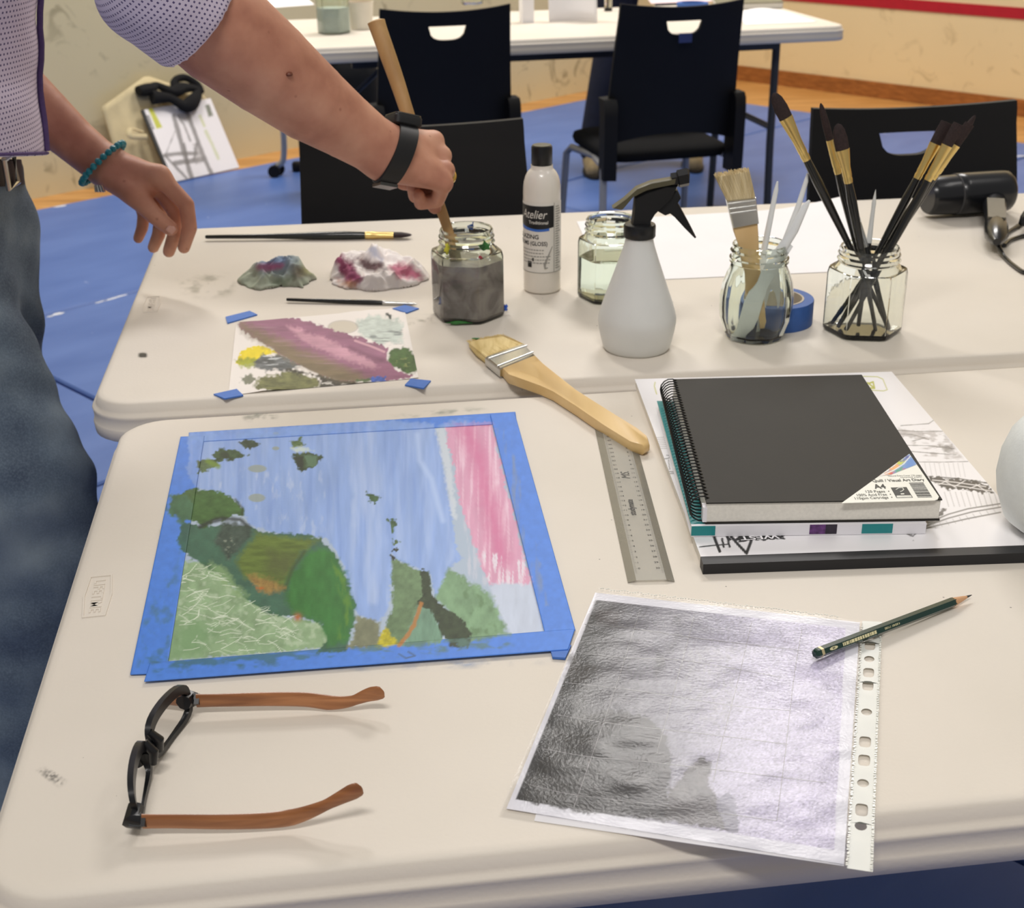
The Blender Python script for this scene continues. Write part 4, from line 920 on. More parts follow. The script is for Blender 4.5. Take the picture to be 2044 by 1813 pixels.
    if not on_tape:
        for k in range(150):
            x = rs.uniform(240, 720); y = rs.uniform(730, 1100)
            if x > 560 and y < 900: continue
            a = rs.uniform(-.7, .55); L = rs.uniform(25, 95); b = rs.uniform(-.4, .4)
            q = z1([(x, y), (x+L*.5*math.cos(a), y+L*.5*math.sin(a)), (x+L*math.cos(a+b), y+L*math.sin(a+b))])
            m = np.zeros(len(c.X)); sel = (np.abs(c.X-q[1][0]) < 40) & (np.abs(c.Y-q[1][1]) < 40)
            d = seg_dist(c.X[sel], c.Y[sel], q, False); m[sel] = np.clip((.75-d)/.7+.5, 0, 1)*rs.uniform(.4, .85)*np.clip(sdpoly(c.X[sel], c.Y[sel], gr)/8+1, 0, 1); c.mix(m, (224, 234, 214))
    else:
        c.poly(z1([(205, 490), (215, 420), (300, 400), (330, 520), (260, 530)]), (64, 106, 78), 8, 12, alpha=.85, var=.2)
        c.streak(z1([(110, 1110), (500, 1075), (980, 1050), (1000, 1110), (600, 1150), (130, 1190)]), (62, 108, 104), (30, 9), .36, 4, .75, 10, 14)
        c.streak(z1([(130, 880), (270, 640), (280, 700), (230, 900), (200, 1130), (60, 1180)]), (72, 116, 120), (16, 20), .5, 4, .6, 10, 14)
        c.streak(z1([(1000, 1040), (1700, 1000), (1710, 1070), (1250, 1110), (1000, 1110)]), (84, 120, 110), (22, 9), .42, 4, .8, 8, 10); c.line(z1([(1210, 1100), (1240, 1118), (1280, 1108), (1250, 1090)]), 1.5, (60, 80, 84), 2, .7)
        c.streak(z1([(1620, 110), (1680, 110), (1870, 900), (1800, 900)]), (118, 140, 178), (9, 60), .42, 4, .8, 6, 6); c.streak(z1([(300, 140), (1600, 60), (1600, 110), (300, 180)]), (130, 166, 226), (30, 14), .4, 4, .7, 6, 10)
pt_ = thing('landscape_painting', 'landscape painting of green hills and blue water masked with blue tape', 'painting', tuple(P(700, 1080)))
def art_part(name, quad, z, base, mt, on_tape, label, step=.001):
    mb, G = flat_grid([P(x, y, TZ+z) for x, y in quad], step); X, Y = proj(G); cv = Canvas(X, Y, base); landscape(cv, on_tape)
    if on_tape: cv.c *= (1+.10*(2*fbm(X/9, Y/9)-1))[:, None]
    # thin edge so that the strip has thickness
    o = obj(name, mb, mt, pt_, world=True, recalc=False); set_col(o, cv.c); tag(o, label)
    sol = o.modifiers.new('thickness', 'SOLIDIFY'); sol.thickness = .0006; sol.offset = -1
    return o
art_part('paper', z1([(352, 160), (1616, 92), (1856, 1020), (190, 1140)]), .0007, (172, 188, 206), m_art, False, 'painted watercolour paper')
TB = (78, 132, 222)
art_part('tape_strip', z1([(298, 138), (1715, 48), (1722, 96), (296, 180)]), .0013, TB, m_arttape, True, 'blue masking tape along the far edge')
art_part('tape_strip', z1([(262, 156), (366, 152), (200, 1182), (43, 1188)]), .0019, TB, m_arttape, True, 'blue masking tape along the left edge')
art_part('tape_strip', z1([(1606, 60), (1712, 52), (1976, 996), (1845, 1016)]), .0025, TB, m_arttape, True, 'blue masking tape along the right edge')
art_part('tape_strip', z1([(130, 1136), (1850, 1010), (1978, 990), (1940, 1112), (1872, 1118), (1866, 1086), (104, 1218)][:0] or [(128, 1138), (1974, 990), (1944, 1080), (104, 1218)]), .0031, TB, m_arttape, True, 'blue masking tape along the near edge')
mb = MB(); q = [P(x, y, TZ+.0026) for x, y in z1([(1866, 1075), (1958, 1060), (1932, 1116), (1876, 1112)])]; mb.loft([[p-np.array([0, 0, .002]) for p in q], q]); tag(obj('tape_end', mb, m_tapeflat, pt_, world=True, smooth=False), 'torn blue tape end')

# ================================================================== MARKS ON THE TABLES
m_smudge = mat_attr('paint_smudge', .6, .3, use_alpha=True)
def smudge(tb, label, quad, col, amax, thr, ns, seed):
    mb, G = flat_grid([P(x, y, TZ+.00035) for x, y in quad], .0016); X, Y = proj(G)
    c = np.mean(quad, 0); e = np.clip(sdpoly(X, Y, quad)/(.22*np.ptp([q[1] for q in quad])+1), 0, 1)
    cq = np.mean(quad, 0); Aq = np.array(quad); hw = np.ptp(Aq[:, 0])/2; hv = np.ptp(Aq[:, 1])/2; e = e*np.clip(1.15-np.hypot((X-cq[0])/hw, (Y-cq[1])/hv)**2, 0, 1)
    a = np.clip((fbm(X/ns[0]+seed, Y/ns[1]+seed*2, 4)-thr)*2.4, 0, 1)*e*amax
    o = obj('paint_smudge', mb, m_smudge, tb, world=True, recalc=False); set_col(o, np.tile(lin(col), (len(X), 1)), a); tag(o, label)
smudge(T1, 'grey pencil smudge', [(62, 1534), (92, 1528), (142, 1560), (118, 1578)], (84, 84, 84), .8, .34, (3, 2), 3)
smudge(T1, 'pale grey paint smear', [(480, 825), (560, 818), (560, 842), (480, 846)], (140, 146, 136), .8, .40, (16, 8), 6)
smudge(T1, 'faint green paint smear beside the tape', [(760, 828), (980, 806), (985, 822), (760, 842)], (150, 160, 150), .6, .42, (18, 8), 8)
smudge(T1, 'faint blue paint smear beside the tape', [(640, 1330), (1100, 1298), (1105, 1330), (640, 1350)], (170, 186, 214), .6, .42, (30, 8), 9)
smudge(T1, 'green paint smear beside the tape', [(300, 1085), (345, 1000), (352, 1010), (330, 1100)], (130, 150, 120), .5, .45, (10, 10), 11)
smudge(T2, 'grey-green paint smear', [(345, 545), (480, 535), (480, 600), (345, 600)], (150, 150, 130), .55, .42, (26, 12), 5)
smudge(T2, 'grey-green paint smear', [(800, 630), (880, 620), (880, 650), (800, 660)], (150, 148, 124), .5, .48, (14, 8), 12)
smudge(T2, 'dark paint spot', [(274, 702), (296, 702), (296, 716), (274, 716)], (70, 66, 56), .95, .2, (9, 6), 13)

# ================================================================== WIDE FLAT BRUSH
def Pt(px, py, h): return P(px, py, TZ+h)
hk = thing('flat_brush', 'wide flat brush with pale bristles and a long blond wooden handle', 'paint brush', tuple(P(1040, 720)))
def slabpx(name, px, h0, h1, m, parent, bev=.002, label=None, seg=1):
    top = [P(x, y, TZ+h1) for x, y in px]; c = np.mean(top, 0); mb = MB(); rings = []
    for hh, s in ((h0, .97), (h0+bev, 1.0), (h1-bev, 1.0), (h1, .97)):
        ring = []
        for i, p in enumerate(top):
            a = top[i-1]-p; b = top[(i+1) % len(top)]-p; nrm = a/np.linalg.norm(a)+b/np.linalg.norm(b); nrm = (c-p)/np.linalg.norm(c-p)
            ring.append(np.array([p[0], p[1], TZ+hh])+(nrm*np.array([1, 1, 0])*bev if s < 1 else 0))
        rings.append(ring)
    mb.loft(rings); o = obj(name, mb, m, parent, world=True, angle=50)
    if label: tag(o, label)
    return o
m_blond = wood_mat('blond_brush_wood', (214, 176, 112), (234, 200, 140), 14, (1.2, .2, 1), 0.35, coat=.3)
m_hogf = wood_mat('flat_bristle', (206, 180, 116), (236, 214, 156), 120, (1, .15, 1), 0.75)
slabpx('handle', [(1000, 733), (1030, 722), (1066, 708), (1082, 724), (1106, 743), (1150, 776), (1220, 822), (1276, 857), (1294, 872), (1297, 884), (1286, 890), (1262, 884), (1210, 852), (1150, 812), (1100, 780), (1074, 768), (1040, 756), (1012, 746)], .0012, .0125, m_blond, hk, .003)
slabpx('ferrule', [(968, 712), (1000, 700), (1046, 685), (1068, 706), (1034, 722), (998, 736)], .0008, .0135, m_silver, hk, .0025)
for a, b in (((975, 716), (1052, 690)), ((993, 731), (1064, 703))):
    obj('ferrule_ridge', MB().tube([Pt(*a, .0135), Pt(*b, .0135)], .0012, 8), m_silver, hk, world=True)
slabpx('bristles', [(936, 681), (955, 677), (980, 673), (1006, 670), (1030, 680), (1047, 688), (1000, 702), (970, 713), (950, 698)], .0006, .011, m_hogf, hk, .003)
mb = MB(); rr = random.Random(8)
for k in range(200):
    u = rr.random(); h = rr.uniform(.002, .0112); a = np.array((970, 713))*(1-u)+np.array((1047, 688))*u; b = np.array((934, 680))*(1-u)+np.array((1004, 668))*u+np.array((rr.uniform(-4, 2), rr.uniform(-2, 2)))
    mb.tube([Pt(*a, h), Pt(*b, max(.001, h-.001))], [.0006, .0003], 4)
tag(obj('bristle_ends', mb, m_hogf, hk, world=True, recalc=False), kind='stuff')
tag(blob('paint_fleck', tuple(Pt(950, 676, .010)), .004, m_pg, hk, 21, (1.4, .5, .3)), 'dark green paint on the bristle tips')

# ================================================================== RULER
rl = thing('ruler', 'clear plastic ruler half under the plastic sleeve', 'ruler', tuple(P(1240, 1000)))
m_clear = mat('ruler_plastic', (206, 204, 194), .12, var=.02, alpha=.42); m_bev = mat('ruler_bevel', (150, 146, 134), .12, var=.02, alpha=.6)
ra, rb_ = P(1187, 856, TZ), P(1256, 1178, TZ); u = (rb_-ra)/np.linalg.norm(rb_-ra); v = np.array([-u[1], u[0], 0])
if (P(1350, 1183)-rb_)@v < 0: v = -v
RW = .0395
def rf(s, t, h=0): return ra+u*s+v*t+np.array([0, 0, h])
mb = MB(); mb.loft([[rf(s, t, h) for t, h in ((.0068, .0026), (.007, .0028), (RW-.007, .0028), (RW-.0068, .0026))] for s in (0, .328)]); obj('blade', mb, m_clear, rl, world=True, angle=15)
for ta, tb_ in ((0, .007), (RW, RW-.007)):
    mb = MB(); mb.loft([[rf(s, ta, .0004), rf(s, ta, .0009), rf(s, tb_, .0028), rf(s, tb_, .0025)] for s in (0, .328)]); obj('bevelled_edge', mb, m_bev, rl, world=True, angle=15)
m_ink = mat('ruler_ink', (52, 50, 48), .6)
mb = MB(); mb2 = MB()
for k in range(0, 310):
    L = .0052 if k % 10 == 0 else (.0042 if k % 5 == 0 else .003)
    if k % 10 == 0 or k % 2 == 0:
        for t0, sg in ((.0075, 1), (RW-.0075, -1)):
            s = .008+k*.001; mb.add([rf(s-.0001, t0, .003), rf(s+.0001, t0, .003), rf(s+.0001, t0+sg*L*.6, .003), rf(s-.0001, t0+sg*L*.6, .003)], [(0, 1, 2, 3)])
obj('graduation_marks', mb, m_ink, rl, world=True, smooth=False)
mb = MB()
for k in range(31):
    for txt, t0 in ((str(30-k), .0118), (str(k), RW-.0118)):
        tx = text_mb(txt, .0036, align='CENTER', bold=.01); mb.add([rf(.0092+k*.01-y, t0+x, .003) for x, y, _ in tx.v], tx.f)
obj('numbers', mb, m_ink, rl, world=True, smooth=False, recalc=False)
tx = text_mb('studymate', .0085, align='CENTER', bold=.025, sx=.92); obj('maker_lettering', MB().add([rf(.192-x, RW*.52-y, .003) for x, y, _ in tx.v], tx.f), m_ink, rl, world=True, smooth=False, recalc=False)
tx = text_mb('MS.', .012, align='CENTER', shear=.3); obj('handwritten_initials', MB().add([rf(.122-x, RW*.60-y, .003) for x, y, _ in tx.v], tx.f), m_ink, rl, world=True, smooth=False, recalc=False)
# ================================================================== SKETCH PAD, BOOK, DIARY
z3 = Zm(1240, 720, 804/2044)
def Pn(p): return np.array(p, float)
# --- large pad: far-left, far-right, near-left corners on the table
PT = .0095
c0 = P(1267, 757, TZ+PT); c1 = P(1780, 742, TZ+PT); c3 = P(1400, 1127, TZ+PT)
pu = (c1-c0)/np.linalg.norm(c1-c0); pv = (c3-c0); pv = pv-pu*(pv@pu); pv /= np.linalg.norm(pv); PWd, PLn = np.linalg.norm(c1-c0), np.linalg.norm(c3-c0)
def pf(s, t, h): q = c0+pu*s+pv*t; return np.array([q[0], q[1], TZ+h])
pad = thing('sketch_pad', 'large white sketch pad with a black bound edge under the black diary', 'sketch pad', tuple(pf(PWd/2, PLn/2, 0)))
m_pages = mat('page_edges', (232, 228, 218), .8, var=.05, vscale=400)
obj('pages', MB().loft([[pf(s, t, h) for s, t in ((.001, .001), (PWd-.001, .001), (PWd-.001, PLn-.001), (.001, PLn-.001))] for h in (.0004, PT-.0006)]), m_pages, pad, world=True, smooth=False)
m_cover = mat_attr('printed_cover', .32, .45)
def padart(c):
    ink = (92, 88, 86); g = (150, 146, 144)
    # right hand sketch: roofs, dark beam, curving road
    c.streak(z3([(1380, 330), (1640, 355), (1760, 520), (1560, 520)]), (176, 170, 168), (14, 5), .45, 4, .7, 6, 3)
    for a in ([(1390, 352), (1500, 360), (1640, 358)], [(1400, 372), (1480, 376), (1560, 400)], [(1440, 430), (1560, 432), (1690, 448)], [(1460, 460), (1580, 470), (1700, 478)], [(1510, 515), (1640, 515), (1760, 512)], [(1420, 330), (1560, 320), (1590, 300)], [(1480, 408), (1540, 392)], [(1600, 440), (1660, 436), (1680, 450)]): c.line(z3(a), .9, ink, 1.2, .65, .6)
    c.poly(z3([(1395, 352), (1520, 360), (1560, 385), (1420, 392)]), (158, 152, 150), 4, 5, alpha=.6, var=.3, vs=(9, 3)); c.poly(z3([(1620, 430), (1670, 430), (1690, 462), (1640, 470)]), (120, 115, 112), 5, 6, alpha=.6, var=.4, vs=(4, 4))
    for k in range(9): x = 1540+k*24; c.line(z3([(x, 520), (x+14, 590)]), .7, g, 1.2, .4)
    c.poly(z3([(1558, 592), (1700, 598), (1852, 622), (1892, 672), (1760, 660), (1625, 648)]), (70, 66, 64), 3, 4, var=.3, vs=(12, 4))
    for a in ([(1580, 606), (1700, 618), (1850, 640)], [(1600, 622), (1740, 640), (1880, 662)], [(1610, 630), (1660, 606)], [(1690, 640), (1740, 612)], [(1770, 648), (1820, 628)], [(1640, 612), (1700, 645)], [(1800, 628), (1850, 662)]): c.line(z3(a), 1.1, (226, 222, 220), 1.2, .85)
    c.line(z3([(1600, 590), (1720, 600), (1860, 622)]), 1.2, (60, 58, 56), 1.5, .8)
    for k in range(11): x = 1640+k*28; c.line(z3([(x, 668), (x+22, 740)]), .8, g, 1.2, .55)
    for a in ([(1560, 822), (1660, 780), (1760, 752), (1925, 726)], [(1540, 842), (1660, 800), (1780, 768), (1925, 744)], [(1480, 872), (1600, 838), (1760, 802), (1925, 770)]): c.line(z3(a), 1.4, (104, 100, 98), 1.4, .8)
    for k in range(10): x = 1580+k*34; c.line(z3([(x, 830-(x-1580)*.26), (x+16, 852-(x-1580)*.26)]), .7, g, 1.2, .5)
    c.poly(z3([(1390, 846), (1460, 838), (1560, 800), (1640, 762), (1625, 800), (1540, 848), (1490, 880), (1470, 894), (1440, 870)]), (70, 66, 64), 5, 9, 8, alpha=.9, var=.5, vs=(4, 3)); c.line(z3([(1450, 880), (1480, 892), (1500, 872), (1470, 860), (1440, 876)]), 1.2, (66, 62, 60), 1.4, .8)
    # left strip sketch
    for k in range(7): c.line(z3([(165, 392+k*9), (268, 386+k*10)]), .7, ink, 1.1, .45)
    for a in ([(205, 500), (240, 496), (262, 470)], [(215, 510), (220, 560), (290, 568)], [(240, 505), (246, 552)], [(205, 575), (300, 572)], [(230, 480), (270, 486)], [(245, 470), (262, 500)]): c.line(z3(a), 1.0, ink, 1.2, .7, .5)
    # lime block, logo strokes, corner badge
    c.poly(z3([(308, 783), (420, 786), (560, 812), (818, 846), (816, 858), (700, 862), (346, 882)]), (186, 190, 40), 1.5, 0)
    for a, wd in (([(468, 882), (482, 920), (500, 968)], 3), ([(398, 946), (470, 938), (545, 932)], 1.2), ([(512, 905), (520, 945)], 2.2), ([(512, 866), (528, 884), (552, 908)], 2.4), ([(536, 886), (550, 945)], 2.2), ([(540, 872), (590, 930), (636, 978)], 2.8), ([(636, 978), (658, 920), (664, 850)], 3.0), ([(600, 918), (660, 905)], 2)): c.line(z3(a), wd, (34, 34, 34), 1.2)
    c.poly(z3([(556, 908), (600, 892), (700, 889), (832, 886), (815, 898), (832, 906), (700, 912), (600, 918)]), (34, 34, 34), 1.2, 2, 6)
    bx = z3([(1228, 80), (1300, 82), (1328, 94), (1350, 148), (1330, 154), (1268, 150), (1250, 140)]); c.line(bx, .9, (196, 196, 120), 1.2); c.line(z3([(172, 110), (168, 130), (180, 170)]), .9, (196, 196, 90), 1.2)
    c.line(z3([(1250, 112), (1285, 140), (1262, 140)]), 1.6, (186, 186, 60), 1.2); c.line(z3([(1285, 140), (1278, 108), (1256, 116)]), 1.6, (186, 186, 60), 1.2)
q = [pf(0, 0, PT), pf(PWd, 0, PT), pf(PWd, PLn-.012, PT), pf(0, PLn-.012, PT)]
mb, G = flat_grid(q, .0009); X, Y = proj(G); cv = Canvas(X, Y, (240, 238, 240)); padart(cv)
o = obj('cover', mb, m_cover, pad, world=True, recalc=False); set_col(o, cv.c); tag(o, 'white printed cover with a pencil townscape')
m_spine = mat('pad_spine_black', (30, 30, 33), .5, var=.05)
obj('bound_edge', MB().loft([[pf(s, t, h) for s, t in ((-.0004, PLn-.013), (PWd+.0004, PLn-.013), (PWd+.0004, PLn+.0006), (-.0004, PLn+.0006))] for h in (.0002, PT+.0004)]), m_spine, pad, world=True, smooth=False)
tx = text_mb('WEST', .0098, align='CENTER', bold=.02, sx=1.35); fn = lambda x, y: pf(.1, 0, 0)
lw = P(*z3([(702, 898)])[0], TZ+PT+.0003); lu = P(*z3([(600, 903)])[0], TZ+PT)-P(*z3([(800, 893)])[0], TZ+PT); lu /= np.linalg.norm(lu); lv = np.array([-lu[1], lu[0], 0])
obj('logo_lettering', MB().add([lw+lu*x+lv*(y-.0035) for x, y, _ in tx.v], tx.f), m_paper, pad, world=True, smooth=False, recalc=False)

# --- teal backed book
z0b, z1b = PT+.0004, PT+.0105
b3 = P(1380, 1050, TZ+z1b); b2 = P(1849, 1044, TZ+z1b); qu = (b2-b3)/np.linalg.norm(b2-b3); qv = np.array([-qu[1], qu[0], 0]); BWd = np.linalg.norm(b2-b3); BL = .290
def bf(s, t, h): q = b3+qu*s+qv*t; return np.array([q[0], q[1], TZ+h])
bk = thing('art_book', 'white and teal paperback lying between the diary and the large pad', 'book', tuple(bf(BWd/2, BL/2, z0b)))
m_teal = mat('teal_print', (32, 136, 138), .35, var=.05); m_bw = mat('book_white', (236, 234, 238), .4, var=.02)
obj('pages', MB().loft([[bf(s, t, h) for s, t in ((.002, .003), (BWd-.002, .003), (BWd-.002, BL-.002), (.002, BL-.002))] for h in (z0b+.0008, z1b-.0006)]), m_pages, bk, world=True, smooth=False)
obj('back_cover', MB().loft([[bf(s, t, h) for s, t in ((0, 0), (BWd, 0), (BWd, BL), (0, BL))] for h in (z0b, z0b+.0007)]), m_bw, bk, world=True, smooth=False)
obj('front_cover', MB().loft([[bf(s, t, h) for s, t in ((0, 0), (BWd, 0), (BWd, BL), (0, BL))] for h in (z1b-.0006, z1b)]), m_teal, bk, world=True, smooth=False)
obj('spine', MB().loft([[bf(s, t, h) for s, h in ((0, z0b), (BWd, z0b), (BWd, z1b+.0002), (0, z1b+.0002))] for t in (-.0012, .003)]), m_bw, bk, world=True, smooth=False)
m_vio = mat('spine_violet', (96, 54, 112), .4, var=.4, vscale=250); m_dk = mat('spine_dark', (44, 36, 50), .4, var=.3, vscale=250)
for s0, s1, m in ((0, .021, m_teal), (.104, .118, m_vio), (.118, .128, m_dk), (.150, .177, m_teal)):
    obj('spine_print', MB().loft([[bf(s, t, h) for s, h in ((s0, z0b+.0012), (s1, z0b+.0012), (s1, z1b+.0003), (s0, z1b+.0003))] for t in (-.0016, -.0011)]), m, bk, world=True, smooth=False)

# --- black diary with a spiral binding
d0, d1 = z1b+.0006, z1b+.0215
e0 = P(1343, 757, TZ+d1); e1 = P(1720, 748, TZ+d1); e2 = P(1881, 997, TZ+d1); e3 = P(1410, 1004, TZ+d1)
def df(s, t, h):    # s 0..1 left to right, t 0..1 far to near
    q = (e0*(1-s)+e1*s)*(1-t)+(e3*(1-s)+e2*s)*t; return np.array([q[0], q[1], TZ+h])
DW = np.linalg.norm(e2-e3); DL = np.linalg.norm(e3-e0)
di = thing('spiral_diary', 'black spiral-bound art diary with a white corner label, on top of the pads', 'notebook', tuple(df(.5, .5, d0)))
m_dcov = mat('diary_cover_black', (38, 36, 32), .6, spec=.3, var=.05, bump=.05, bscale=700)
rr_ = [(0, 0), (1, 0), (1, 1), (0, 1)]
obj('pages', MB().loft([[df(s, t, h) for s, t in ((.004, .004), (.996, .004), (.996, .996), (.004, .996))] for h in (d0+.0016, d1-.0012)]), m_pages, di, world=True, smooth=False)
obj('back_cover', MB().loft([[df(s, t, h) for s, t in rr_] for h in (d0, d0+.0014)]), m_dcov, di, world=True, smooth=False)
obj('front_cover', MB().loft([[df(s, t, h) for s, t in rr_] for h in (d1-.0011, d1)]), m_dcov, di, world=True, smooth=False)
obj('page_block_mark', MB().loft([[df(s, t, d0+.0016+h) for s, t in ((-.012, .965), (.006, .965), (.006, .998), (-.012, .998))] for h in (0, .014)]), m_bw, di, world=True, smooth=False)
wire = mat('spiral_wire_black', (20, 21, 22), .35, var=.05)
pts = []; NC = 42
for k in range(NC*14+1):
    a = 2*math.pi*k/14; t = .012+(.976)*k/(NC*14); cen = df(-.016, t, (d0+d1)/2+.0005); w_ = (df(1, t, 0)-df(0, t, 0)); w_ /= np.linalg.norm(w_)
    pts.append(cen+w_*.0105*math.cos(a)+np.array([0, 0, .0010+.0112*math.sin(a)]))
obj('spiral_binding', MB().tube(pts, .00075, 5), wire, di, world=True)
m_labd = mat('diary_label_white', (238, 238, 228), .4, var=.015)
LBL = [P(*p, TZ+d1+.0004) for p in z3([(1118, 723), (1463, 474), (1612, 690), (1606, 704), (1590, 709)])]
lbo = obj('corner_label', MB().loft([[p-np.array([0, 0, .0004]) for p in LBL], LBL]), m_labd, di, world=True, smooth=False)
z4 = Zm(1680, 880, 280/2044)
fq = z4([(520, 520), (960, 175), (1110, 350), (560, 530)])
mb, G = flat_grid([P(*p, TZ+d1+.0006) for p in z4([(540, 515), (985, 190), (1095, 345), (700, 500)])], .0007); X, Y = proj(G); cv = Canvas(X, Y, (238, 238, 228))
fe_ = z4([(550, 515), (700, 420), (820, 320), (900, 250), (990, 195), (1060, 260), (1095, 340), (1040, 420), (940, 450), (860, 470), (760, 490), (640, 500)])
cv.poly(fe_, (110, 150, 205), 2, 1)
for q, col in (([(560, 510), (700, 425), (760, 440), (700, 490)], (226, 150, 70)), ([(700, 410), (800, 330), (860, 370), (760, 440)], (236, 170, 100)), ([(800, 330), (900, 260), (950, 290), (860, 360)], (200, 206, 60)), ([(760, 440), (880, 380), (900, 420), (800, 470)], (70, 160, 130)), ([(800, 460), (900, 420), (880, 470)], (236, 206, 60)), ([(700, 470), (780, 450), (740, 495)], (206, 70, 70)), ([(950, 290), (1050, 260), (1060, 400), (930, 400)], (92, 140, 208)), ([(860, 300), (960, 220), (990, 230), (900, 310)], (80, 90, 160)), ([(880, 410), (940, 400), (930, 440)], (190, 90, 150))): cv.poly(z4(q), col, 3, 2, 6)
cv.line(z4([(560, 515), (760, 430), (900, 340), (1010, 215)]), .9, (236, 240, 240), 1)
o = obj('feather_print', mb, mat_attr('label_print', .4, .4), lbo, world=True, recalc=False); set_col(o, cv.c); tag(o, 'rainbow coloured feather drawing')
m_dink = mat('diary_ink', (44, 46, 44), .5)
def lab_text(txt, p, q, size, bold=0.0, sx=1.0):
    a = P(*z4([p])[0], TZ+d1+.0007); b = P(*z4([q])[0], TZ+d1+.0007); uu = (b-a)/np.linalg.norm(b-a); vv = np.array([-uu[1], uu[0], 0]); t = text_mb(txt, size, bold=bold)
    wdt = max(v[0] for v in t.v); k = np.linalg.norm(b-a)/wdt
    obj('lettering', MB().add([a+uu*x*k+vv*y for x, y, _ in t.v], t.f), m_dink, lbo, world=True, smooth=False, recalc=False)
lab_text('Quill / Visual Art Diary', (455, 600), (1215, 582), .0075, .012); lab_text('A4', (490, 695), (655, 692), .0125, .025)
lab_text('120 Pages  •', (345, 755), (705, 750), .0066); lab_text('100% Acid Free  •', (220, 808), (730, 795), .0066); lab_text('110gsm Cartridge  •', (190, 855), (750, 838), .0066)
lab_text('Natural Extra Cover 120 pages', (680, 520), (1170, 508), .0036); lab_text('recycled paper', (860, 540), (1180, 530), .0030)
def lab_quad(name, q, m, h=.0006): pp = [P(*p, TZ+d1+h) for p in z4(q)]; return obj(name, MB().loft([[p-np.array([0, 0, .0002]) for p in pp], pp]), m, lbo, world=True, smooth=False)
lab_quad('certification_mark', [(715, 682), (945, 674), (1038, 826), (800, 832)], m_dink)
mb = MB().tube([P(*p, TZ+d1+.0008) for p in z4([(790, 715), (830, 690), (890, 688), (905, 715), (880, 735), (850, 745)])], .0005, 6); obj('certification_tree', mb, m_labd, lbo, world=True)
for q in ([(800, 800), (1010, 795), (1014, 806), (806, 812)], [(800, 815), (1020, 812), (1024, 822), (806, 826)], [(860, 768), (910, 766), (914, 780), (864, 782)]): lab_quad('certification_print', q, m_labd, .0008)
rb2 = random.Random(6); t = 0.0
while t < 1:
    w_ = rb2.uniform(.02, .055); f = lambda s, tt: (980+s*210+tt*(1110-980), 612+s*-4+tt*(825-612))
    lab_quad('barcode_bar', [f(0, t), f(1, t), f(1, min(1, t+w_)), f(0, min(1, t+w_))], m_dink); t += w_+rb2.uniform(.02, .05)

# ================================================================== PENCIL
pa = P(1626, 1306, TZ+.0095); pb = P(1940, 1188, TZ+.0045); pd = (pb-pa); PLt = np.linalg.norm(pd); pd /= PLt
pe = thing('pencil', 'dark green hexagonal drawing pencil lying across the corner of the sleeve', 'pencil', (pa[0], pa[1], TZ+.003))
m_green = mat('pencil_lacquer_green', (18, 52, 44), .22, var=.05, coat=.5); m_cedar = wood_mat('pencil_cedar', (196, 146, 104), (222, 176, 134), 60, (1, 1, 1), .6); m_lead = mat('graphite', (64, 64, 66), .45, metal=.3)
m_ring = mat('pencil_ring_gold', (206, 192, 150), .35, metal=.3)
upv = np.array([0, 0, 1.0]); upv = upv-pd*(upv@pd); upv /= np.linalg.norm(upv); sdv = np.cross(pd, upv)
def hexring(s, r, ph=0.0): return [pa+pd*s+r*(math.cos(math.pi/3*k+ph)*sdv+math.sin(math.pi/3*k+ph)*upv) for k in range(6)]
RP = .0041
obj('shaft', MB().loft([hexring(s, r) for s, r in ((.0065, RP), (.010, RP), (PLt-.024, RP), (PLt-.0215, RP*.92))]), m_green, pe, world=True, smooth=False)
obj('dipped_end', MB().loft([hexring(s, r) for s, r in ((-.0005, RP*.55), (.0005, RP*.9), (.002, RP*1.01), (.005, RP*1.01))]), m_green, pe, world=True, smooth=False)
obj('ring', MB().loft([hexring(s, r) for s, r in ((.0046, RP*1.015), (.0072, RP*1.015))]), m_ring, pe, world=True, smooth=False)
obj('sharpened_wood', MB().tube([pa+pd*s for s in (PLt-.0225, PLt-.012, PLt-.0065)], [RP*.90, RP*.52, RP*.28], 16), m_cedar, pe, world=True)
obj('lead', MB().tube([pa+pd*s for s in (PLt-.0068, PLt-.003, PLt)], [RP*.29, RP*.18, .0002], 12), m_lead, pe, world=True)
fn_ = (-sdv if (-sdv)@(-_F) > sdv@(-_F) else sdv); fdir = math.cos(math.pi/6)  # face towards the camera
nf = (fn_*math.sin(math.pi/3)+upv*math.cos(math.pi/3)); nf = fn_*math.cos(math.pi/6)+upv*math.sin(math.pi/6); tf = np.cross(nf, pd)
fc = RP*math.cos(math.pi/6)
def onface(s, y, h=.0002): return pa+pd*s+nf*(fc+h)+tf*y
m_gp = mat('pencil_print_cream', (222, 214, 170), .5)
mb = MB(); rb3 = random.Random(3); s = .026
while s < .062:
    w_ = rb3.uniform(.0006, .003); mb.add([onface(s, -.0013), onface(s+w_, -.0013), onface(s+w_, .0013), onface(s, .0013)], [(0, 1, 2, 3)]); s += w_+rb3.uniform(.0003, .0007)
obj('barcode', mb, m_gp, pe, world=True, smooth=False)
ov = [onface(.0165+.0042*math.cos(a), .0013*math.sin(a)) for a in np.linspace(0, 2*math.pi, 20)[:-1]]; obj('grade_oval', MB().loft([ov, [p+nf*.0001 for p in ov]]), m_gp, pe, world=True, smooth=False)
def pen_text(txt, s, size, m, h=.0004):
    t = text_mb(txt, size, align='CENTER', bold=.01); obj('lettering', MB().add([onface(s-x, (-1)*(y-size*.35), h) for x, y, _ in t.v], t.f), m, pe, world=True, smooth=False, recalc=False)
_tf = tf.copy()
sgn = 1 if tf@np.array([0, 0, 1]) > 0 else -1
tf = tf*sgn
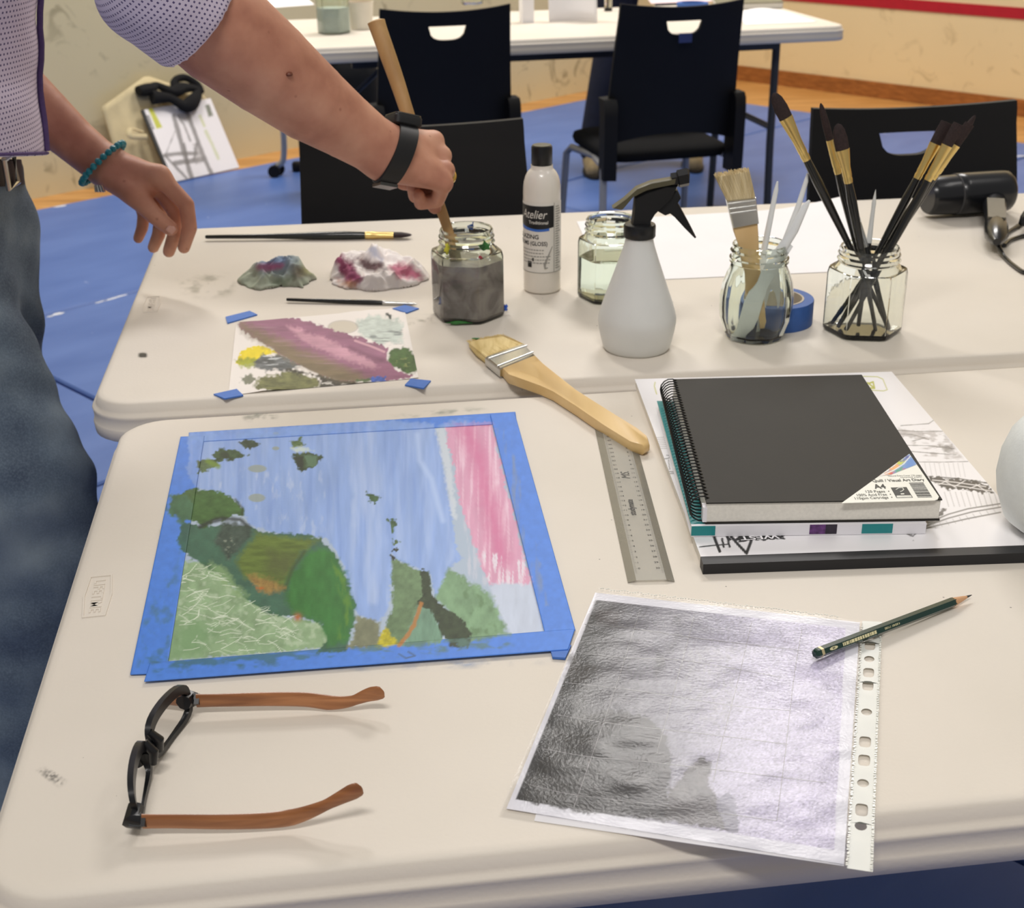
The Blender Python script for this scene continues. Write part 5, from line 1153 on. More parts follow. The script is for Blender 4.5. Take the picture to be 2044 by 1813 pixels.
pen_text('6B', .0165, .0025, m_green); pen_text('4 005401 171085', .079, .0024, m_gp)

# ================================================================== PLASTIC SLEEVE WITH PRINT
z5 = Zm(980, 1140, 980/2044)
sv = thing('plastic_sleeve', 'clear punched plastic sleeve holding a grey photo print, at the table edge', 'plastic sleeve', tuple(P(1380, 1420)))
SH = .0016
def Sz(p, h): return P(p[0], p[1], TZ+h)
m_photo = mat_attr('photo_print', .45, .4)
q = z5([(434, 90), (1536, 214), (1470, 1222), (64, 990)])
mb, G = flat_grid([Sz(p, SH) for p in q], .0010); X, Y = proj(G); cv = Canvas(X, Y, (238, 237, 244))
im = z5([(437, 121), (1478, 238), (1428, 1162), (104, 951)]); e = np.clip(sdpoly(X, Y, im)/1.0+.5, 0, 1)
zx = (X-980)/.4795; zy = (Y-1140)/.4795; g = np.clip((zx+.18*zy-480)/900, 0, 1)
base = lin((58, 57, 56))*(1-g[:, None])+lin((206, 202, 222))*g[:, None]; g2 = np.clip((zx+.18*zy-900)/500, 0, 1)[:, None]; base = base*(1-g2)+lin((214, 208, 228))*g2
base *= (1+.34*(2*vnoise(X/1.7, Y/1.7)-1)+.20*(2*fbm(X/4, Y/4, 3)-1)+.10*(2*fbm(X/40, Y/30, 3)-1))[:, None]; cv.mix(e, base)
cv.poly(z5([(130, 930), (220, 760), (280, 620), (480, 582), (560, 580), (650, 612), (722, 682), (748, 762), (742, 930), (722, 1042), (330, 1000), (106, 950)]), (50, 47, 42), 5, 6, 16, alpha=.85, var=.3, vs=(9, 9))
cv.poly(z5([(735, 930), (800, 850), (872, 770), (912, 800), (905, 880), (942, 950), (1024, 1012), (1030, 1092), (800, 1052), (722, 1040)]), (88, 84, 80), 4, 5, 12, alpha=.85, var=.3, vs=(9, 9))
cv.poly(z5([(930, 960), (990, 920), (1020, 960), (1028, 1090), (990, 1090)]), (150, 148, 164), 4, 4, alpha=.8); cv.poly(z5([(440, 160), (560, 170), (520, 220), (450, 210)]), (70, 58, 58), 12, 8, alpha=.6); cv.poly(z5([(320, 340), (460, 410), (380, 470), (310, 460)]), (60, 54, 50), 12, 10, alpha=.6, var=.3)
cv.streak(z5([(560, 140), (860, 170), (760, 420), (560, 600), (430, 560)]), (58, 56, 56), (30, 60), .5, 4, .5, 20); cv.streak(z5([(760, 300), (1080, 300), (1000, 700), (780, 640)]), (176, 174, 178), (5, 5), .5, 6, .5, 20)
o = obj('printed_sheet', mb, m_photo, sv, world=True, recalc=False); set_col(o, cv.c); tag(o, 'grey landscape photo print with a pale lilac sky')
ln = MB()
for a in ([(625, 150), (565, 340), (500, 540), (345, 985)], [(845, 190), (790, 400), (690, 760)], [(1085, 215), (1030, 450), (960, 720), (925, 880)], [(1295, 245), (1262, 440), (1225, 760), (1190, 1040)], [(390, 222), (600, 240), (860, 280), (1300, 332)], [(355, 340), (560, 362), (800, 372), (1210, 442)], [(310, 465), (620, 500), (1000, 560), (1250, 582)], [(265, 598), (540, 640), (900, 680), (1235, 722)], [(215, 740), (420, 775), (700, 800), (1400, 882)], [(160, 890), (360, 935), (700, 975), (1190, 1040)]):
    ln.tube([Sz(p, SH+.0006) for p in smooth_path([np.array(p+(0,)) for p in z5(a)], 6) for p in [p[:2]]], .00022, 5)
m_crease = mat('ruled_grid_pale', (176, 172, 172), .5)
obj('ruled_grid', ln, m_crease, sv, world=True)
mb = MB(); qq = [Sz(p, SH-.0009) for p in z5([(440, 100), (1520, 225), (1470, 1228), (180, 1040)])]; mb.loft([[p-np.array([0, 0, .0003]) for p in qq], qq]); obj('backing_sheet', mb, m_paper, sv, world=True, smooth=False)
qq = [Sz(p, SH-.0012) for p in z5([(500, 200), (1400, 300), (976, 1154), (182, 1036)])]; mb = MB(); mb.loft([[p-np.array([0, 0, .0003]) for p in qq], qq]); obj('backing_sheet', mb, m_paper, sv, world=True, smooth=False)
def film_mat():
    m = bpy.data.materials.new('sleeve_film'); m.use_nodes = True; nt = m.node_tree; nt.nodes.remove(nt.nodes['Principled BSDF']); out = nt.nodes['Material Output']
    tb = nt.nodes.new('ShaderNodeBsdfTransparent'); tb.inputs[0].default_value = (.97, .97, .97, 1); gl = nt.nodes.new('ShaderNodeBsdfGlossy'); gl.inputs['Roughness'].default_value = .2
    fr = nt.nodes.new('ShaderNodeFresnel'); fr.inputs['IOR'].default_value = 1.31; mx = nt.nodes.new('ShaderNodeMixShader')
    tc = nt.nodes.new('ShaderNodeTexCoord'); n1 = noise(nt, tc.outputs['Object'], 12, 3, sx=(1, 2.2, 1)); n2 = noise(nt, tc.outputs['Object'], 420, 3)
    ad = nt.nodes.new('ShaderNodeMath'); ad.operation = 'MULTIPLY_ADD'; ad.inputs[1].default_value = .14; mlt = nt.nodes.new('ShaderNodeMath'); mlt.operation = 'MULTIPLY'; mlt.inputs[1].default_value = .22; nt.links.new(n1.outputs['Fac'], mlt.inputs[0]); nt.links.new(n2.outputs['Fac'], ad.inputs[0]); nt.links.new(mlt.outputs[0], ad.inputs[2])
    bp = nt.nodes.new('ShaderNodeBump'); bp.inputs['Strength'].default_value = .8; bp.inputs['Distance'].default_value = .0011; nt.links.new(ad.outputs[0], bp.inputs['Height'])
    nt.links.new(bp.outputs['Normal'], gl.inputs['Normal']); nt.links.new(fr.outputs[0], mx.inputs[0]); nt.links.new(tb.outputs[0], mx.inputs[1]); nt.links.new(gl.outputs[0], mx.inputs[2]); nt.links.new(mx.outputs[0], out.inputs[0])
    return m
m_film = film_mat()
mb, G = flat_grid([Sz(p, SH+.0016) for p in z5([(448, 70), (1548, 208), (1482, 1226), (38, 990)])], .004); X, Y = proj(G)
G[:, 2] += .0005*(2*fbm(X/70, Y/34, 2)-1)
mb.v = [tuple(v) for v in G]; tag(obj('clear_film', mb, m_film, sv, world=True, recalc=False), 'clear wrinkled plastic film')
m_strip = mat('sleeve_strip_white', (226, 228, 222), .35, var=.03, alpha=.92)
# punched strip, tiled from squares with a round hole each
s0, s1, s2, s3 = [Sz(p, SH+.0006) for p in z5([(1546, 208), (1628, 212), (1590, 1254), (1482, 1238)])]
def stf(u, v): return (s0*(1-u)+s1*u)*(1-v)+(s3*(1-u)+s2*u)*v
Lst = np.linalg.norm(s3-s0); holes = [(.082, .5, 'o'), (.125, .9, 'r'), (.19, .5, 'o'), (.255, .9, 'r'), (.315, .9, 'r'), (.43, .5, 'o'), (.553, .95, 'r'), (.625, .95, 'r'), (.71, .55, 'o'), (.805, 1.0, 'r'), (.86, .6, 'o')]
mb = MB(); edges = [0.0]; hw = .012
Wst = np.linalg.norm(s1-s0)
for k, (v, sz, kd) in enumerate(holes):
    hh = hw/Lst*1.15 if kd == 'r' else hw/Lst*.8
    v0, v1 = v-hh, v+hh; v0 = max(v0, edges[-1])
    mb.add([stf(0, edges[-1]), stf(1, edges[-1]), stf(1, v0), stf(0, v0)], [(0, 1, 2, 3)])
    n = 24; inner = []; outer = []
    for i in range(n):
        a = 2*math.pi*i/n; ca, sa = math.cos(a), math.sin(a); mx = max(abs(ca), abs(sa)); outer.append(stf(.5+.5*ca/mx, (v0+v1)/2+(v1-v0)/2*sa/mx))
        p_ = 4 if kd == 'r' else 2; rr = 1/((abs(ca)**p_+abs(sa)**p_)**(1/p_)); ru = .26 if kd == 'r' else .25; rv = (.0062 if kd == 'r' else .0042)/Lst
        inner.append(stf(.45+ru*rr*ca, v+rv*rr*sa))
    b = len(mb.v); mb.add(outer+inner, [(i, (i+1) % n, n+(i+1) % n, n+i) for i in range(n)]); edges.append(v1)
mb.add([stf(0, edges[-1]), stf(1, edges[-1]), stf(1, 1), stf(0, 1)], [(0, 1, 2, 3)])
tag(obj('punched_strip', mb, m_strip, sv, world=True, smooth=False), 'white punched binding strip')
m_weld = mat('sleeve_weld', (226, 226, 216), .15, var=.1)
def weld(name, a, b, n):
    mb = MB()
    for k in range(n):
        t = (k+.5)/n; p = np.array(a)*(1-t)+np.array(b)*t+np.array((random.Random(k).uniform(-1.0, 1.0), random.Random(k+99).uniform(-1.5, 1.5))); w0 = Sz(p, SH+.0022); mb.box(w0, (.0014, .0009, .0005))
    tag(obj(name, mb, m_weld, sv, world=True, smooth=False), 'beaded weld of the sleeve', kind='stuff')
weld('welded_edge', z5([(452, 72)])[0], z5([(1450, 190)])[0], 90); weld('welded_edge', z5([(1545, 230)])[0], z5([(1482, 1230)])[0], 110); weld('welded_edge', z5([(1624, 230)])[0], z5([(1584, 1245)])[0], 110)

# ================================================================== GLASSES (resting upside down)
H1 = P(392, 1398, TZ+.012); H2 = P(284, 1640, TZ+.012)
gl_ = thing('reading_glasses', 'reading glasses with a black front and wood-grain temples, resting open', 'glasses', tuple(P(330, 1530)))
m_gf = mat('glasses_frame_black', (24, 25, 28), .3, var=.05)
m_bam = wood_mat('glasses_bamboo', (136, 84, 48), (186, 126, 80), 40, (.35, 3.5, 3.5), .35, coat=.25)
ay = (H1-H2); GW = np.linalg.norm(ay); ay /= GW; an = np.array([ay[1], -ay[0], 0]); an = an if an[0] > 0 else -an       # an points along the temples
au = np.array([0, 0, 1.0])-an*.10; au /= np.linalg.norm(au)
def gp(s, t, d=0.0):   # s along front from the near hinge, t up, d towards the temples; the front bows outward
    q = (s/GW-.5)*2; return np.array([H2[0], H2[1], TZ])+ay*s+au*t-an*(.011*(1-q*q)+.004)+an*d
def lens_outline(cs, w_, h_, dirn, k=1.0, n=40):
    out = []
    for i in range(n):
        a = 2*math.pi*i/n; ca, sa = math.cos(a), math.sin(a); r = 1/((abs(ca)**3.6+abs(sa)**3.6)**(1/3.6)); x = ca*r*w_*k; y = sa*r*h_*k
        if dirn*x < 0: y *= 1+.10*dirn*x/w_*(1 if y > 0 else -.4)
        out.append((cs+x, y))
    return out
lw_, lh_ = .0265, .0165; yc = .0178
m_lens = film_mat(); m_lens.name = 'lens_glass'; 
for nd in m_lens.node_tree.nodes:
    if nd.type == 'BSDF_GLOSSY': nd.inputs['Roughness'].default_value = .02
    if nd.type == 'BUMP': nd.inputs['Strength'].default_value = 0.0
for cs, dirn in ((GW*.5+.0335, -1), (GW*.5-.0335, 1)):
    o1 = lens_outline(cs, lw_+.0035, lh_, dirn); i1 = lens_outline(cs, lw_, lh_-.0035, dirn)
    top = [max(0, y)/lh_ for _, y in i1]
    i1 = [(x, y-(.0035 if y > 0 else 0)*min(1, y/lh_*2 if y > 0 else 0)) for x, y in i1]
    rings = [[gp(x, yc+y, 0) for x, y in o1], [gp(x, yc+y, .004) for x, y in o1], [gp(x, yc+y, .004) for x, y in i1], [gp(x, yc+y, 0) for x, y in i1], [gp(x, yc+y, 0) for x, y in o1]]
    obj('rim', MB().loft(rings, False, False), m_gf, gl_, world=True, angle=35)
    obj('lens', MB().add([gp(x, yc+y, .002) for x, y in i1], [tuple(range(len(i1)))]), m_lens, gl_, world=True, angle=35)
    obj('nose_pad', MB().tube([gp(cs+dirn*(lw_+.0015), yc+.010, .003), gp(cs+dirn*(lw_+.0005), yc+.003, .008), gp(cs+dirn*(lw_-.0005), yc-.006, .006)], [.0028, .0036, .0026], 10), m_gf, gl_, world=True)
obj('bridge', MB().tube([gp(GW*.5-.0075, yc-.002, .002), gp(GW*.5, yc-.001, .0015), gp(GW*.5+.0075, yc-.002, .002)], [.0042, .0036, .0042], 12), m_gf, gl_, world=True)
tips = {1: [(392, 1399, .0125), (450, 1398, .0120), (540, 1396, .0115), (610, 1397, .0105), (660, 1403, .0085), (700, 1400, .0100), (735, 1388, .0150), (766, 1381, .0195)], 2: [(284, 1640, .0125), (350, 1640, .0118), (450, 1641, .0105), (540, 1638, .0095), (590, 1630, .0110), (640, 1612, .0165), (690, 1588, .024), (722, 1572, .029)]}
for k, Hh in ((1, H1), (2, H2)):
    path = smooth_path([P(x, y, TZ+h) for x, y, h in tips[k]], 6); n = len(path); hs = []
    for i in range(n):
        f = i/(n-1); hs.append(np.interp(f, [0, .12, .35, .55, .75, .9, .97, 1], [.0058, .0056, .0062, .0066, .0042, .0062, .0056, .0012]))
    obj('temple', MB().tube(path, hs, 16, [.27 if k else 1]*n, up=tuple(np.cross(path[1]-path[0], [0, 0, 1]))), m_bam, gl_, world=True, angle=60)
    obj('hinge', MB().tube([np.array([Hh[0], Hh[1], TZ+.0125])-an*.007, np.array([Hh[0], Hh[1], TZ+.0125])+an*.003], [.006, .0052], 4), m_gf, gl_, world=True, smooth=False)
    obj('end_piece', MB().tube([gp(GW*(.93 if k == 1 else .07), yc-.002, .002), np.array([Hh[0], Hh[1], TZ+.013])-an*.006+ay*(.001 if k == 1 else -.001), np.array([Hh[0], Hh[1], TZ+.0125])-an*.001], [.0055, .0065, .0055], 8), m_gf, gl_, world=True)

# ================================================================== PAPER TOWEL ROLL
m_towel = mat('towel_paper', (234, 238, 236), .9, var=.03, vscale=60, bump=.2, bscale=260)
RR = .066; tc_ = pf(.296, .335, PT)
axr = np.array([.94, .34, 0]); axr /= np.linalg.norm(axr)
pr_ = thing('paper_towel_roll', 'roll of white paper towel standing at the edge of the large pad', 'paper towel', (0, 0, 0))
bpv = P(2062, 1108, TZ+PT); cx_, cy_ = bpv[0]+.050, bpv[1]+.050
pr_.location = (cx_, cy_, TZ+PT); WM[pr_.name] = Matrix.Translation((cx_, cy_, TZ+PT))
obj('towel', MB().lathe([(.022, .0005), (.046, .0005), (.058, .010), (.0655, .03), (.0680, .046), (.0665, .066), (.0610, .084), (.052, .097), (.040, .105), (.022, .108), (.020, .106), (.020, .004), (.022, .0005)], 56, cap0=False, cap1=False), m_towel, pr_, angle=60)
obj('core', MB().lathe([(.0185, .0005), (.0199, .0005), (.0199, .1075), (.0185, .1075), (.0185, .0005)], 32, cap0=False, cap1=False), m_core, pr_, angle=60)
# ================================================================== THINGS ON THE BACK TABLE
def bt(px, py): p = P(px, py, TZ); return (p[0], p[1], TZ)
m_milk = mat('water_milky', (206, 216, 210), .3, var=.08, vscale=30)
hex_jar('hexagonal jar of cloudy pale green water on the white table', bt(667, 66), .5, .055, .150, m_glassg, m_milk, .75, .038)
m_cream = mat('cup_cream', (226, 220, 206), .5, var=.03)
p = bt(722, 58); cup = thing('plastic_cup', 'cream plastic cup beside the cloudy jar on the white table', 'cup', p)
obj('cup_body', MB().lathe([(.034, 0), (.036, .002), (.042, .085), (.043, .088), (.041, .088), (.035, .004), (.03, .003)], 32, cap1=True), m_cream, cup)
obj('contents', MB().lathe([(.030, .05), (.0385, .0785), (.02, .080)], 24), mat('cup_ochre', (186, 148, 96), .7, var=.2), cup)
p = bt(942, 8); hex_jar('small empty glass jar near the far edge of the white table', p, .2, .045, .10, m_glass, None, 0, .032)
# a curled white sheet standing up like a screen
a = P(1096, 44); b = P(1192, 46); mb = MB(); nn = 16
def scr(u, v):
    base = a*(1-u)+b*u; return base+bv*(.05*math.sin(u*2.6)-.03*u)+np.array([0, 0, .0005+.20*v])+bv*.03*v
mb.grid(scr, nn, 6); o = single('card_screen', mb, m_paper, 'white card standing upright on the white table', 'card'); sol = o.modifiers.new('t', 'SOLIDIFY'); sol.thickness = .002
a2 = P(1050, 46)
mb = MB().loft([[a2+bu*x+bv*y+np.array([0, 0, z]) for x, y in ((-.012, 0), (.028, 0), (.028, .05), (-.012, .05))] for z in (.0005, .16)]); single('white_carton', mb, m_paper, 'narrow white carton standing beside the upright card', 'carton', smooth=False)
p = bt(1214, 22); gb2 = thing('ink_bottle', 'tiny clear bottle with a black base by the upright card', 'bottle', p)
obj('glass', MB().lathe([(.012, .012), (.0135, .016), (.0135, .05), (.008, .058), (.008, .07)], 20), m_glass, gb2); obj('base', MB().lathe([(.013, 0), (.0145, .002), (.0145, .012), (.013, .0125)], 20), m_bk, gb2)
p = bt(1382, 20); t3 = thing('tape_roll', 'roll of blue masking tape on the white table', 'tape', p)
obj('tape', MB().loft([[(r*math.cos(2*math.pi*i/40), r*math.sin(2*math.pi*i/40), z) for i in range(40)] for r, z in ((.040, .0003), (.056, .0003), (.0565, .025), (.056, .026), (.040, .026), (.040, .0003))], False, False), m_tape, t3, angle=50)
m_pink = mat('paper_pink', (236, 214, 218), .7, var=.02)
def bsheet(label, px, h, m, curl=None): sheet(label, [P(x, y, TZ) for x, y in px], TZ+h, curl=curl, m=m, nu=10, nv=6)
bsheet('pinkish paper sheet beyond the chair with the badge', [(1280, -18), (1400, -22), (1425, 3), (1300, 8)], .0008, m_pink)
bsheet('white paper sheet near the right end of the white table', [(1470, 26), (1560, 22), (1630, 44), (1488, 50)], .0008, m_paper, lambda u, v: .012*math.sin(u*3.1)*(1-v))
bsheet('white paper sheet behind the raised arm on the white table', [(500, -6), (600, -14), (628, 10), (520, 18)], .0008, m_paper)
m_pad2 = mat('grey_board', (126, 122, 102), .6, var=.05)
pp = [P(x, y, TZ) for x, y in ((1430, 21), (1562, 17), (1530, -22), (1412, -20))]; sp2 = thing('sketch_book', 'grey-covered sketch book lying on the white table', 'sketch book', tuple(np.mean(pp, 0)))
obj('pages', MB().loft([[q+np.array([0, 0, h]) for q in pp] for h in (.0012, .020)]), m_pages, sp2, world=True, smooth=False)
cpp = np.mean(pp, 0)
obj('front_cover', MB().loft([[cpp+(q-cpp)*1.01+np.array([0, 0, h]) for q in pp] for h in (.020, .023)]), m_pad2, sp2, world=True, smooth=False)
obj('back_cover', MB().loft([[cpp+(q-cpp)*1.01+np.array([0, 0, h]) for q in pp] for h in (.0003, .0012)]), m_pad2, sp2, world=True, smooth=False)

# ================================================================== PAD, TOTE AND STRAP LEANING AT THE WALL
la3 = la; nrm = lb       # la along the wall, lb away from it
b0 = P(341, 366, 0.001); b1 = P(476, 336, 0.001); tl_ = PWALL(282, 222, .10)
al = (b1-b0); Lw = np.linalg.norm(al); al /= Lw
up2 = (tl_-b0); HP = np.linalg.norm(up2); up2 /= HP
nf2 = np.cross(al, up2); nf2 = nf2 if nf2@nrm > 0 else -nf2; nf2 /= np.linalg.norm(nf2)
def wp(s, t, h): return b0+al*s+up2*t+nf2*h
WB = b0-nrm*((b0-W0)@nrm); WB[2] = 0
wpd = thing('sketch_pad', 'white sketch pad with a pencil bridge drawing leaning on the scuffed wall', 'sketch pad', tuple(b0))
obj('pages', MB().loft([[wp(s, t, h) for s, t in ((0, 0), (Lw, 0), (Lw, HP), (0, HP))] for h in (0, .0075)]), m_pages, wpd, world=True, smooth=False)
z6 = Zm(240, 160, 260/2044)
mb, G = flat_grid([wp(0, HP, .008), wp(Lw, HP, .008), wp(Lw, 0, .008), wp(0, 0, .008)], .003); X, Y = proj(G); cv = Canvas(X, Y, (226, 222, 224))
dk = (112, 108, 106)
for a, wd in (([(840, 560), (960, 1000), (1120, 1540)], 4.5), ([(1040, 480), (1160, 800), (1290, 1160), (1430, 1460)], 4), ([(700, 1180), (900, 1155), (1200, 1150)], 4), ([(860, 1300), (1100, 1270), (1280, 1240)], 5), ([(700, 1185), (850, 1340), (1040, 1540)], 2.5), ([(860, 800), (720, 1150)], .8), ([(1000, 1000), (1060, 1300)], 3), ([(900, 560), (1000, 700), (1100, 950)], 2), ([(1200, 1000), (1160, 1250)], 2.5)): cv.line(z6(a), wd, dk, 2.5, .8, 1)
cv.poly(z6([(900, 560), (1040, 500), (1100, 640), (960, 660)]), (150, 146, 144), 4, 4, alpha=.6); cv.poly(z6([(1150, 1000), (1260, 1050), (1330, 1300), (1200, 1300)]), (150, 145, 144), 5, 4, alpha=.6, var=.3, vs=(4, 4))
cv.poly(z6([(430, 430), (500, 430), (662, 740), (570, 765)]), (186, 188, 60), 1.5, 0); cv.line(z6([(360, 600), (440, 560), (520, 760)]), 1.8, (70, 70, 70), 1.5, .8, 1); cv.line(z6([(400, 640), (470, 700)]), 1.5, (70, 70, 70), 1.5, .7)
cv.line(z6([(1250, 560), (1320, 720)]), 2.5, (196, 200, 150), 2, .8); cv.line(z6([(1340, 800), (1440, 1000), (1540, 1230)]), 3, (190, 196, 150), 2.5, .7, 1); cv.poly(z6([(1330, 400), (1400, 370), (1460, 560), (1390, 575)]), (120, 124, 112), 3, 1)
o = obj('cover', mb, m_cover, wpd, world=True, recalc=False); set_col(o, cv.c)
obj('bound_edge', MB().loft([[wp(s, t, h) for s, t in ((-.004, -.0005), (.010, -.0005), (.010, HP+.001), (-.004, HP+.001))] for h in (-.001, .009)]), m_spine, wpd, world=True, smooth=False)
m_tote = mat('tote_canvas', (206, 190, 150), .9, var=.12, vscale=14, bump=.2, bscale=400)
def tote(u, v):
    w_ = -.13+u*.47; z = FZ+.002+v*(.43-.20*abs(u-.5)); return WB+al*w_+nrm*(.15-.115*v+.03*(1-v)*math.sin(math.pi*u))+np.array([0, 0, z])
mb = MB(); mb.grid(tote, 20, 14); tt = thing('tote_bag', 'cream canvas tote bag slumped behind the leaning sketch pad', 'bag', tuple(b0-nf2*.03)); o = obj('bag_body', mb, m_tote, tt, world=True); sol = o.modifiers.new('t', 'SOLIDIFY'); sol.thickness = .006
hp = [wp(Lw*.72, HP+.000, -.030), wp(Lw*.80, HP+.045, -.028), wp(Lw*.92, HP+.055, -.028), wp(Lw*1.0, HP+.02, -.030), wp(Lw*.98, HP-.03, -.032)]
obj('handle', MB().tube(smooth_path(hp, 6), .010, 8, .3), m_tote, tt, world=True)
hp = [wp(-.03, HP*.74, -.006), wp(-.085, HP*.80, .0), wp(-.10, HP*.70, .004), wp(-.02, HP*.66, -.004)]
obj('side_fold', MB().tube(smooth_path(hp, 6), .012, 8, .35), m_tote, tt, world=True)
m_strap = mat('black_knit', (14, 14, 16), .95, var=.2, vscale=150, bump=.4, bscale=300)
sp_ = [wp(.0, HP+.075, 0.034), wp(.06, HP+.075, 0.036), wp(.10, HP+.085, 0.036), wp(.16, HP+.045, 0.040), wp(.22, HP+.055, 0.038), wp(.29, HP+.035, 0.036), wp(.25, HP-.01, 0.040), wp(.19, HP-.03, 0.042), wp(.13, HP+.015, 0.044), wp(.05, HP+.035, 0.040)]
sc = thing('scarf', 'black knitted scarf bundled on top of the leaning sketch pad', 'scarf', tuple(wp(.15, HP-.02, 0.034)))
obj('bundle', MB().tube(smooth_path(sp_, 6), [.026+.007*math.sin(k*.37) for k in range(len(sp_)*6-5)], 10, .8), m_strap, sc, world=True)
obj('loop', MB().tube(smooth_path([wp(.17, HP+.03, 0.040), wp(.19, HP+.09, 0.038), wp(.25, HP+.10, 0.038), wp(.30, HP+.06, 0.036), wp(.30, HP+.02, 0.038)], 6), .016, 8), m_strap, sc, world=True)
# black backpack under the white table, steel leg on a castor beyond it
p = P(735, 300, 0.0); bp_ = thing('backpack', 'black backpack standing on the mats beyond the white table, behind the arm', 'backpack', (-.63, 5.45, 0.0), .1)
m_bag = mat('backpack_nylon', (15, 15, 15), .7, var=.3, vscale=30, bump=.5, bscale=60)
obj('bag_body', MB().loft([[(x, y, z) for x, y in rrect(.125*k, .085*k, .05*k)] for z, k in ((.0, .8), (.03, .95), (.25, 1.05), (.46, 1.0), (.57, .85), (.62, .55))]), m_bag, bp_, angle=60)
obj('front_pocket', MB().loft([[(x, y-.085, z) for x, y in rrect(.10*k, .04*k, .025*k)] for z, k in ((.03, .85), (.06, 1), (.30, 1), (.36, .8))]), m_bag, bp_, angle=60)
obj('shoulder_strap', MB().tube(smooth_path([(-.06, -.07, .58), (-.075, -.12, .50), (-.075, -.145, .36), (-.07, -.12, .10)], 6), .018, 8, .3), m_bag, bp_)
obj('buckle', MB().box((-.075, -.150, .44), (.03, .008, .02)), m_silver, bp_, smooth=False)
cz = P(562, 352, 0.0); cs_ = thing('castor_leg', 'curved steel leg on a black castor by the scuffed wall', 'chair leg', (cz[0], cz[1], 0))
obj('tube', MB().tube(smooth_path([(.02, .0, .46), (.02, 0, .34), (.022, 0, .16), (.012, 0, .07), (-.015, 0, .045)], 6), .013, 12), m_steel, cs_)
for s in (-1, 1): obj('wheel', MB().tube([(-.02+s*.006, .018*s, .026), (-.02+s*.006, .018*s+.014*s, .026)], .026, 24), m_blk, cs_)
obj('fork', MB().tube([(-.015, 0, .05), (-.02, 0, .026)], .012, 10), m_blk, cs_)
obj('wheel_block', MB().lathe([(.018, 0), (.022, .006), (.022, .034), (.016, .042)], 18, (.055, .09, 0)), m_blk, cs_)

